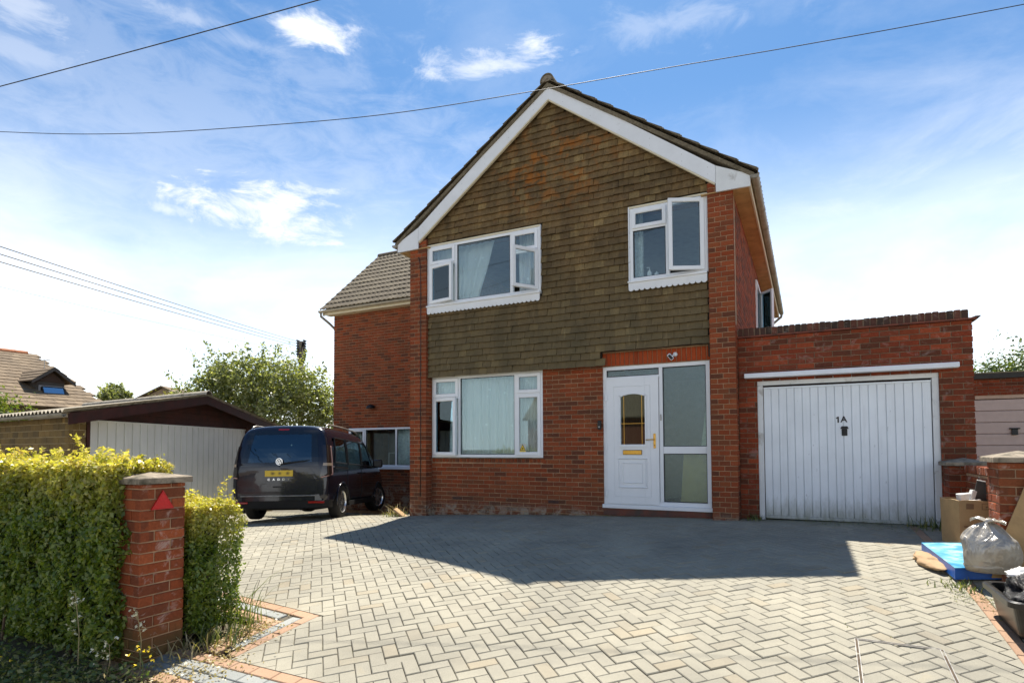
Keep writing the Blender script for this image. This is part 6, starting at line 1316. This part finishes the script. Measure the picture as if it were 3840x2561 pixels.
# bumper
def bump(z0, z1, out, wd, mat, name):
    mb = MB(); n = 16
    def prof(u, off=0): y = -wd + 2 * wd * u; return (-out + .16 * (abs(y) / wd) ** 6 + off, y)
    A = [prof(i / n) for i in range(n + 1)]; Bq = [prof(i / n, .20) for i in range(n, -1, -1)]; mb.prism(A + Bq, 'z', z0, z1); return L(mb, name, mat, van)
bump(.385, .495, .045, .905, MT['van'], 'bumper'); bump(.25, .383, .035, .895, MT['under'], 'bumper_skirt')
mb = MB(); mb.cbox(-.052, .02, -.70, .70, .468, .482, .004); L(mb, 'bumper_strip', MT['steel'], van)
for s in (1, -1):
    mb = MB(); y0, y1 = (.56, .86); mb.cbox(-.042, .0, min(s * y0, s * y1), max(s * y0, s * y1), .335, .372, .006); L(mb, 'rear_reflector', MT['lens_r'], van)
    # tall tail lamp wrapped round the body corner: smoked body, thin light strip, clear indicator band
    def lamp(u, v, off):
        z = .80 + .60 * v; a0 = R(30 + 6 * min(1, v / .45)) if v < .45 else R(38); a1 = R(66 if v > .1 else 40 + 260 * v); h, n = hitc(s, a0 + (a1 - a0) * u, z); return tuple(h + n * off)
    mb = MB(); mb.grid(lambda u, v: lamp(u, v, .012), 8, 14); mb.grid(lambda u, v: lamp(u, v, -.004), 8, 14); tl = L(mb, 'tail_lamp', MT['lens_d'], van, smooth=True)
    mb = MB(); mb.tube([lamp(.93, v, .016) for v in np.linspace(.98, .10, 14)] + [lamp(.6, .04, .016), lamp(.2, .01, .015)], .0085, 6); L(mb, 'light_strip', simple('lamp_strip', (.55, .30, .24), .2, coat=1), tl, smooth=True)
    mb = MB(); mb.grid(lambda u, v: lamp(.05 + .9 * u, .36 + .085 * v, .018), 8, 3); mb.grid(lambda u, v: lamp(.05 + .9 * u, .36 + .085 * v, .006), 8, 3); L(mb, 'indicator', simple('amber_clear_lens', (.36, .28, .20), .15, coat=1), tl, smooth=True)
mb = MB(); rpatch(mb, -.10, .10, 1.70, 1.728, .012, 0, .03, 6, 2); L(mb, 'brake_light', MT['lens_r'], van)
# roof rails
for s in (1, -1):
    y = s * .715; mb = MB(); mb.tube([(.40, y, 1.745), (.46, y, 1.80), (.58, y, 1.825), (1.5, y, 1.835), (2.2, y, 1.815), (2.45, y, 1.785), (2.55, y, 1.70)], .016, 8); L(mb, 'roof_rail', simple('satin_rail', (.42, .38, .33), .35, metal=.7), van, smooth=True)
# side glass and trim
for s in (1, -1):
    def sp(x, z, o): return (x, s * (side_y(x, z) + o), z)
    for nm, pts in (('quarter_window', [(.42, 1.09), (1.10, 1.08), (1.10, 1.56), (.52, 1.57)]), ('sliding_door_window', [(1.20, 1.08), (2.10, 1.07), (2.10, 1.56), (1.20, 1.57)]), ('front_door_window', [(2.18, 1.07), (3.02, 1.06), (2.62, 1.53), (2.18, 1.56)])):
        (xa, za), (xb, zb), (xc, zc), (xd, zd) = pts
        def fn(u, v, o=.004): x = (xa + (xb - xa) * u) * (1 - v) + (xd + (xc - xd) * u) * v; z = (za + (zb - za) * u) * (1 - v) + (zd + (zc - zd) * u) * v; return sp(x, z, o)
        mb = MB(); mb.grid(fn, 8, 6); mb.grid(lambda u, v: fn(u, v, -.002), 8, 6); wn = L(mb, nm, MT['vglass_d'], van)
        mb = MB(); lp = [fn(u, 0, .006) for u in np.linspace(0, 1, 9)] + [fn(1, v, .006) for v in np.linspace(.1, 1, 7)] + [fn(u, 1, .006) for u in np.linspace(.9, 0, 8)] + [fn(0, v, .006) for v in np.linspace(.9, 0, 7)]; mb.tube(lp, .012, 5); L(mb, 'window_seal', MT['black'], wn)
    mb = MB(); mb.tube([sp(.34, 1.005, .004), sp(.8, 1.0, .006), sp(1.16, .99, .006)], .009, 6); L(mb, 'slide_rail', MT['chrome'], van); mb = MB(); mb.tube([sp(.40, .975, .002), sp(1.14, .965, .002)], .012, 5); L(mb, 'rail_slot', MT['black'], van)
    for xx, za, zb in ((1.15, .42, 1.60), (2.14, .36, 1.62)):
        mb = MB(); mb.tube([sp(xx, z, .0005) for z in np.linspace(za, zb, 9)], .005, 4); L(mb, 'door_seam', MT['black'], van)
    for xx in (2.02, 2.28): mb = MB(); mb.tube([sp(xx - .09, .90, .004), sp(xx - .08, .905, .03), sp(xx + .08, .905, .03), sp(xx + .09, .90, .004)], .014, 6); L(mb, 'door_handle', MT['van'], van, smooth=True)
    mb = MB(); mb.prism([(1.24, .24), (3.22, .24), (3.25, .33), (1.22, .33)], 'y', s * .915, s * .935); L(mb, 'sill', MT['under'], van)
    for wx in (.86, 3.615):
        mb = MB(); mb.tube([(wx + .372 * math.cos(t), s * (side_y(wx, .6) + .001), .33 + .372 * math.sin(t)) for t in np.linspace(-.15, math.pi + .15, 20)], .014, 6); L(mb, 'wheel_arch_lip', MT['van'], van, smooth=True)
    # mirror
    mb = MB(); MM = Matrix.Translation((2.98, s * 1.06, 1.10)) @ Matrix.Rotation(R(-12 * s), 4, 'Z'); mb.cbox(-.07, .07, -.11, .11, -.07, .12, .035, MM); mr = L(mb, 'door_mirror', MT['van'], van, smooth=True); mb = MB(); mb.cbox(-.076, -.069, -.085, .085, -.045, .095, .003, MM); L(mb, 'mirror_glass', MT['black'], mr)
    mb = MB(); mb.tube([(2.98, s * .88, 1.03), (2.98, s * 1.0, 1.06)], .03, 6); L(mb, 'mirror_stalk', MT['black'], mr)
def wsc(u, v): x = 2.80 + (3.52 - 2.80) * (1 - v); zc = 1.16 + (1.735 - 1.16) * v; y = (-.74 + 1.48 * u) * (1 - .10 * v); return (x + .06 * (1 - (abs(y) / .74) ** 2), y, zc + .02)
mb = MB(); mb.grid(wsc, 10, 6); mb.grid(lambda u, v: (lambda q: (q[0] - .004, q[1], q[2] - .004))(wsc(u, v)), 10, 6); L(mb, 'windscreen', MT['vglass'], van)
# cabin: floor and seats
mb = MB(); mb.box(.25, 3.3, -.80, .80, .45, .50); L(mb, 'cabin_floor', MT['under'], van)
for sx_ in (1.15, 2.0, 2.75):
    for sy_ in (-.45, .45) if sx_ > 2.5 else (-.5, 0, .5):
        mb = MB(); mb.cbox(sx_, sx_ + .14, sy_ - .22, sy_ + .22, .8, 1.32, .05); mb.cbox(sx_ - .02, sx_ + .10, sy_ - .13, sy_ + .13, 1.35, 1.55, .05); mb.cbox(sx_ + .1, sx_ + .5, sy_ - .24, sy_ + .24, .70, .86, .05); L(mb, 'seat', simple('seat_cloth', (.035, .038, .045), .9), van, smooth=False)
# wheels
def wheel(x, s, steer):
    Mw = Matrix.Translation((x, s * .815, .325)) @ Matrix.Rotation(steer, 4, 'Z') @ Matrix.Rotation(R(-90 * s), 4, 'X')      # local z = outward
    w_ = empty('wheel'); setpar(w_, van)
    mb = MB(); mb.lathe([(.205, -.10), (.30, -.10), (.318, -.085), (.325, -.06), (.325, .06), (.318, .085), (.30, .10), (.215, .10), (.205, .095)], 48, Mw); mb.build('tyre', MT['tyre'], w_, smooth=True, fixn=True, local=True)
    mb = MB(); mb.lathe([(.205, -.09), (.195, -.08), (.195, .075), (.212, .095), (.215, .104), (.207, .106), (.19, .08)], 48, Mw); mb.lathe([(0, .02), (.19, .02), (.19, .012), (0, .012)], 32, Mw, mi=1)
    for k in range(7):
        A = 2 * math.pi * k / 7
        for dA in (-.13, .13): Q = Mw @ Matrix.Rotation(A + dA, 4, 'Z'); mb.prism([(.04, -.014), (.198, -.010), (.198, .010), (.04, .014)], 'z', .055, .088, Q)
    mb.lathe([(0, .098), (.03, .097), (.05, .088), (.055, .05)], 20, Mw); mb.build('rim', [MT['alloy'], MT['under']], w_, fixn=True, local=True)
for x in (.86, 3.615):
    for s in (1, -1): wheel(x, s, R(-20) if x > 2 else 0)
mb = MB(); mb.box(.3, 4.2, -.6, .6, .20, .24); mb.tube([(-.02, -.42, .235), (.5, -.42, .25)], .028, 8); L(mb, 'underbody', MT['under'], van)

# ------------------------------------------------------------------ rubbish heap on the right
card = simple('cardboard', (.42, .27, .125), .9, var=.12, scale=6, dirt=((.28, .17, .08), 3, .55, .8)); card_in = simple('cardboard_edge', (.62, .46, .26), .9); MT['card'] = card
# open carton
cb = empty('cardboard_box', (2.45, -1.0, gz(2.4, -1)), 'tall open cardboard box full of packaging in front of the boundary wall', 'box')
zb, zt = gz(2.4, -1.0) + .005, .365; MBx = Matrix.Translation((2.335, -1.22, zb)) @ Matrix.Rotation(R(14), 4, 'Z')
def carton(par, M, w_, d_, h_, th=.012, flare=.03):
    fl = [(0, 0), (w_, 0), (w_, d_), (0, d_)]; o = lambda q, f: ((q[0] - w_ / 2) * f + w_ / 2, (q[1] - d_ / 2) * f + d_ / 2)
    for k in range(4):
        a, c = fl[k], fl[(k + 1) % 4]; mb = MB(); f1 = 1 + flare; nb = 6
        def fn(u, v, inn=0.0): q = (a[0] + (c[0] - a[0]) * u, a[1] + (c[1] - a[1]) * u); f = 1 + flare * v - inn; q = o(q, f); bw_ = .014 * math.sin(math.pi * u) * v; nx_, ny_ = (c[1] - a[1]), -(c[0] - a[0]); l_ = math.hypot(nx_, ny_); return (q[0] + nx_ / l_ * bw_, q[1] + ny_ / l_ * bw_, h_ * v + .006 * math.sin(7 * u + k) * v)
        mb.grid(fn, nb, 4, M); mb.grid(lambda u, v: fn(u, v, th * 2 / w_), nb, 4, M)
        mb.add([M @ Vector(fn(u / nb, 1)) for u in range(nb + 1)] + [M @ Vector(fn(u / nb, 1, th * 2 / w_)) for u in range(nb + 1)], [(u, u + 1, nb + 2 + u, nb + 1 + u) for u in range(nb)], 0, 1)
        mb.build('side', [card, card_in], par)
carton(cb, MBx, .44, .40, zt - zb)
mb = MB(); mb.box(.02, .42, .02, .38, .002, .30, MBx); mb.build('contents', card, cb)
prn = simple('brown_print', (.20, .12, .06), .9)
mb = MB()
for (x0, x1, z0, z1) in ((.055, .125, .40, .455), (.20, .37, .395, .40), (.20, .37, .455, .46), (.20, .205, .4005, .4545), (.365, .37, .4005, .4545), (.235, .335, .418, .432), (.03, .11, .205, .222), (.03, .10, .16, .172), (.035, .085, .10, .15), (.41, .435, .40, .45)): mb.box(x0, x1, -.0205, -.018, z0, z1, MBx)
mb.build('print', prn, cb)
eps = simple('polystyrene', (.78, .77, .72), .8, bump=.3, bscale=200); grey = simple('grey_foam', (.075, .07, .06), .85, var=.2)
def foam(name, label, M, parts, mat, edge=None):
    t = empty(name, M.translation, label, 'packaging'); 
    for k, (x0, x1, y0, y1, z0, z1) in enumerate(parts): mb = MB(); mb.cbox(x0, x1, y0, y1, z0, z1, .004, M); mb.build('block', mat if not edge or k == 0 else edge, t)
foam('foam_packing', 'dark grey folded foam tray sticking out of the cardboard box', Matrix.Translation((2.47, -1.10, .34)) @ Matrix.Rotation(R(14), 4, 'Z') @ Matrix.Rotation(R(13), 4, 'Y'), [(0, .30, 0, .012, -.05, .24), (0, .30, -.0015, .0135, .2405, .252), (.302, .312, .0, .16, -.05, .24)], grey, eps)
foam('foam_packing', 'smaller dark grey foam sheet behind the folded tray', Matrix.Translation((2.56, -.80, .40)) @ Matrix.Rotation(R(16), 4, 'Z') @ Matrix.Rotation(R(12), 4, 'Y'), [(0, .20, 0, .012, 0, .20), (0, .20, -.0015, .0135, .2005, .21)], grey, eps)
foam('foam_packing', 'white polystyrene corner piece at the left of the cardboard box', Matrix.Translation((2.36, -1.12, .37)) @ Matrix.Rotation(R(10), 4, 'Z') @ Matrix.Rotation(R(-6), 4, 'Y'), [(0, .13, 0, .09, -.02, .055), (.0, .03, -.03, -.001, -.02, .055), (.04, .17, -.06, -.035, -.03, -.01)], eps)
foam('foam_packing', 'white polystyrene wedge beside the dark foam tray', Matrix.Translation((2.45, -1.12, .37)) @ Matrix.Rotation(R(25), 4, 'Z') @ Matrix.Rotation(R(18), 4, 'Y'), [(0, .05, 0, .05, -.02, .11)], eps)
# flat blue carton
bl = empty('blue_box', (2.2, -2.0, gz(2.1, -2.2)), 'flat glossy blue cardboard carton lying on a brown paper sack', 'box')
bm_, nt, b = newmat('blue_print_glare'); p = POS(nt); LK(nt, RAMP(nt, NOISE(nt, p, 4, 4, .6, .5), [(.38, (.04, .25, .48)), (.52, (.12, .40, .58)), (.62, (.42, .62, .70)), (.70, (.15, .42, .60))]), b.inputs['Base Color']); b.inputs['Roughness'].default_value = .3  # blue print, with the whitish glare on the lid put into its colour
bm2 = simple('blue_side', (.012, .10, .42), .35, var=.25, scale=6, dirt=((.45, .5, .52), 9, .68, .76))
BT4 = [(2.015, -2.70, -.105), (2.47, -2.50, -.10), (2.39, -1.50, -.04), (1.926, -1.66, -.045)]
def lidquad(mb, z0, z1, e=0.0):
    c = Vector((2.2, -2.09, 0)); vs = [(x + (x - c.x) * e, y + (y - c.y) * e, z + z0) for x, y, z in BT4] + [(x + (x - c.x) * e, y + (y - c.y) * e, z + z1) for x, y, z in BT4]
    mb.add(vs, [(3, 2, 1, 0), (4, 5, 6, 7)] + [(k, (k + 1) % 4, 4 + (k + 1) % 4, 4 + k) for k in range(4)]); return mb
lidquad(MB(), -.100, -.0045).build('carton', bm2, bl, fixn=True); lidquad(MB(), -.004, .0, .004).build('lid', bm_, bl, fixn=True)
mb = MB(); mb.add([(2.29, -2.583, -.19), (2.472, -2.503, -.19), (2.472, -2.503, -.115), (2.31, -2.574, -.115)], [(0, 1, 2, 3)]); mb.build('end_label', card, bl)
# paper sack under it
rgs = np.random.default_rng(5)
def blob(name, label, cat, c, r, mat, seed, amp, freq, M=None, flat=.0, n=48, fold=0.0, parent=None, top=None):
    rg = np.random.default_rng(seed); ph = rg.uniform(0, 6.28, (10, 3)); fr = rg.normal(0, freq, (10, 3)); mb = MB()
    def fn(u, v):
        a = 2 * math.pi * u; t = math.pi * (v - .5); d = np.array([math.cos(a) * math.cos(t), math.sin(a) * math.cos(t), math.sin(t)]); s = 0.0
        for k in range(10): s += math.sin(fr[k] @ d + ph[k][0]) / (1 + .35 * k)
        cre = abs(math.sin(fr[3] @ d * 2.2 + ph[3][1])) ** .5 * fold + abs(math.sin(fr[6] @ d * 2.9 + ph[6][1])) ** .5 * fold * .7
        rr = 1 + amp * s * .35 - cre; q = d * rr * np.array(r)
        if top: q = top(q, d, a, v)
        q[2] = max(q[2], -r[2] * (1 - flat)); return (c[0] + q[0], c[1] + q[1], c[2] + q[2])
    mb.grid(fn, n, n // 2, M); o = mb.build(name, mat, parent, smooth=True); return prop(o, label, cat) if label else o
MS = Matrix.Translation((1.93, -2.10, gz(1.9, -2.1) + .03)) @ Matrix.Rotation(R(100), 4, 'Z'); paper = simple('brown_paper', (.34, .225, .12), .85, var=.15, scale=12, bump=.3, bscale=30)
blob('paper_sack', 'crumpled brown paper sack squashed under the blue box', 'sack', (0, 0, 0), (.44, .13, .052), paper, 3, .35, 3.0, MS, .25, 56, .07)
# tied grey refuse sack
bgm, nt, b = newmat('grey_polythene'); nt.nodes.remove(b); p = POS(nt); nn = NOISE(nt, p, 4.5, 4, .6, .5)
c = RAMP(nt, nn, [(.3, (.30, .255, .20)), (.5, (.40, .36, .30)), (.62, (.47, .44, .39)), (.74, (.40, .38, .38))]); d_ = N(nt, 'ShaderNodeBsdfDiffuse'); t_ = N(nt, 'ShaderNodeBsdfTranslucent'); g_ = N(nt, 'ShaderNodeBsdfGlossy'); g_.inputs['Roughness'].default_value = .22
LK(nt, c, d_.inputs[0]); LK(nt, c, t_.inputs[0]); x1_ = N(nt, 'ShaderNodeMixShader'); x1_.inputs[0].default_value = .35; x2_ = N(nt, 'ShaderNodeMixShader'); x2_.inputs[0].default_value = .13
LK(nt, d_.outputs[0], x1_.inputs[1]); LK(nt, t_.outputs[0], x1_.inputs[2]); LK(nt, x1_.outputs[0], x2_.inputs[1]); LK(nt, g_.outputs[0], x2_.inputs[2]); LK(nt, x2_.outputs[0], nt.nodes['Material Output'].inputs[0])
bn_ = N(nt, 'ShaderNodeBump'); bn_.inputs['Strength'].default_value = .6; bn_.inputs['Distance'].default_value = .03; LK(nt, MATH(nt, 'ADD', NOISE(nt, VMATH(nt, 'MULTIPLY', p, (1, 1, .25)).outputs[0], 11, 3, .5, 1.6), MATH(nt, 'MULTIPLY', NOISE(nt, p, 5, 3, .5, 2.2), 1.2)), bn_.inputs['Height'])
for q_ in (d_, t_, g_): LK(nt, bn_.outputs[0], q_.inputs['Normal'])
rb = empty('refuse_sack', (2.255, -2.72, -.15), 'bulging grey tied refuse sack on top of the blue box', 'bag')
def gather(q, d, a, v):
    k = max(0, (v - .60) / .40); fl = math.sin(9 * a + 1.6 * math.sin(3 * a)) + .6 * math.sin(17 * a + 1.2 * math.sin(2 * a))
    f = 1 - .90 * k ** 1.25; pl = 1 + .085 * fl * min(1, k * 1.6) * (1 - .35 * k) + .018 * fl * max(0, min(1, (v - .25) / .35))
    q[0] *= f * pl / max(.35, math.cos(math.pi * (v - .5)) ** .35 + .05) * .92; q[1] *= f * pl / max(.35, math.cos(math.pi * (v - .5)) ** .35 + .05) * .92
    if v > .6: q[2] = q[2] * (1 - .10 * k)
    if v < .3: q[0] *= 1.05; q[1] *= 1.05
    return q
MBg = Matrix.Translation((2.255, -2.72, .085)); blob('sack_body', None, None, (0, 0, 0), (.245, .205, .245), bgm, 9, .16, 2.2, MBg, .18, 140, .012, rb, gather)
tp = MBg @ Vector((0, 0, .215))
for k, (A, l_, wd_, up_) in enumerate(((2.6, .13, .050, .035), (5.6, .12, .055, .02), (4.2, .07, .035, -.03), (.9, .09, .04, .03))):
    e = Vector((math.cos(A), math.sin(A), 0)); sd_ = Vector((-math.sin(A), math.cos(A), 0)); mb = MB()
    def ear(u, v): r_ = l_ * v; return tuple(tp + e * r_ + sd_ * ((u - .5) * 2 * wd_ * (.25 + math.sin(math.pi * min(1, v * .9 + .1)))) + Vector((0, 0, up_ * math.sin(2.4 * v) + .012 * math.sin(14 * u + k) * v - .03 * max(0, v - .6))))
    mb.grid(ear, 10, 8); mb.grid(lambda u, v: (lambda q: (q[0], q[1], q[2] - .003))(ear(u, v)), 10, 8); mb.build('tied_ear', bgm, rb, smooth=True)
mb = MB(); mb.lathe([(.012, -.03), (.034, -.008), (.038, .012), (.024, .028), (0, .032)], 12, Matrix.Translation(tp)); mb.build('knot', bgm, rb, smooth=True)
# leaning brown carton at the frame's edge
lc = empty('leaning_carton', (2.62, -2.9, gz(2.6, -2.9)), 'large flattened brown carton leaning on the boundary pillar', 'box'); ML = Matrix.Translation((2.40, -2.74, gz(2.5, -2.8))) @ Matrix.Rotation(R(62), 4, 'Z') @ Matrix.Rotation(R(-16), 4, 'X')
mb = MB(); mb.prism([(-.42, 0), (.35, 0), (.35, .62), (.05, .62), (-.12, .47)], 'y', 0, .05, ML); ML0 = None
mb = MB(); MLx = Matrix.Translation((2.40, -2.60, gz(2.5, -2.7))) @ Matrix.Rotation(R(-6), 4, 'Z') @ Matrix.Rotation(R(-5), 4, 'X'); mb.prism([(0, 0), (.5, 0), (.5, .92), (.16, .92), (-.02, .42)], 'y', -.06, -.03, MLx); mb.build('panel', card, lc, fixn=True); mb = MB(); mb.prism([(.16, .921), (.16, .935), (.5, .935), (.5, .921)], 'y', -.062, -.028, MLx); mb.build('tape', eps, lc, fixn=True)
# black builders' tub with bags
tb = empty('plastic_tub', (2.335, -3.74, gz(2.3, -3.7)), 'black rectangular plastic tub at the right edge', 'tub'); tubm = simple('black_tub_plastic', (.016, .0145, .0125), .28, var=.3, scale=14, dirt=((.05, .04, .03), 6, .55, .8)); zb = gz(2.4, -3.4)
MTb = Matrix.Translation((2.335, -3.74, gz(2.3, -3.74) + .002)) @ Matrix.Rotation(R(0), 4, 'Z')
def rrect(w_, d_, r_, n=6): 
    q = []
    for cx, cy, a0 in ((w_ - r_, d_ - r_, 0), (-w_ + r_, d_ - r_, 90), (-w_ + r_, -d_ + r_, 180), (w_ - r_, -d_ + r_, 270)): q += [(cx + r_ * math.cos(R(a0 + 90 * i / n)), cy + r_ * math.sin(R(a0 + 90 * i / n))) for i in range(n + 1)]
    return q
H = .245; secs = [(.205, .27, 0.0), (.212, .28, .02), (.255, .335, H), (.272, .352, H + .004), (.280, .36, H - .006), (.280, .36, H - .026), (.286, .366, H - .026), (.286, .366, H + .008), (.272, .352, H + .016), (.248, .328, H + .01), (.240, .318, H - .03), (.205, .27, .03)]
mb = MB(); rr_ = [rrect(a, c, .07) for a, c, z in secs]; nq = len(rr_[0]); mb.add([(q[0], q[1], secs[i][2]) for i in range(len(secs)) for q in rr_[i]], [(i * nq + k, i * nq + (k + 1) % nq, (i + 1) * nq + (k + 1) % nq, (i + 1) * nq + k) for i in range(len(secs) - 1) for k in range(nq)] + [tuple(range(nq))[::-1], tuple(range((len(secs) - 1) * nq, len(secs) * nq))], M=MTb); mb.build('tub_body', tubm, tb, smooth=False, fixn=True)
bk, nt, b = newmat('black_polythene'); b.inputs['Base Color'].default_value = (.012, .012, .013, 1); b.inputs['Roughness'].default_value = .25; BUMP(nt, b, NOISE(nt, POS(nt), 13, 6, .7, 1.4), .9, .04)
blob('black_sack', 'crumpled shiny black polythene sack in the plastic tub', 'bag', (0, 0, 0), (.285, .385, .16), bk, 12, .36, 3.2, Matrix.Translation((2.325, -3.72, gz(2.3, -3.74) + .235)), .2, 90, .08)
wt = simple('white_polythene', (.70, .68, .64), .4, bump=.8, bscale=14); blob('white_sack', 'crumpled white plastic bag on top of the black sack', 'bag', (0, 0, 0), (.15, .11, .065), wt, 14, .5, 4.0, Matrix.Translation((2.31, -3.50, gz(2.3, -3.74) + .315)) @ Matrix.Rotation(R(30), 4, 'Z'), .3, 60, .14)
# plank offcut by the left pier
mb = MB(); MO = Matrix.Translation((-5.93, -.16, gz(-5.9, -.1))) @ Matrix.Rotation(R(25), 4, 'Z') @ Matrix.Rotation(R(38), 4, 'Y'); mb.cbox(-.14, .14, -.13, .13, .05, .085, .006, MO); oc = mb.build('plank_offcut', simple('raw_timber', (.36, .23, .11), .8, var=.25, scale=12)); prop(oc, 'tilted timber offcut at the foot of the left brick pier', 'timber')
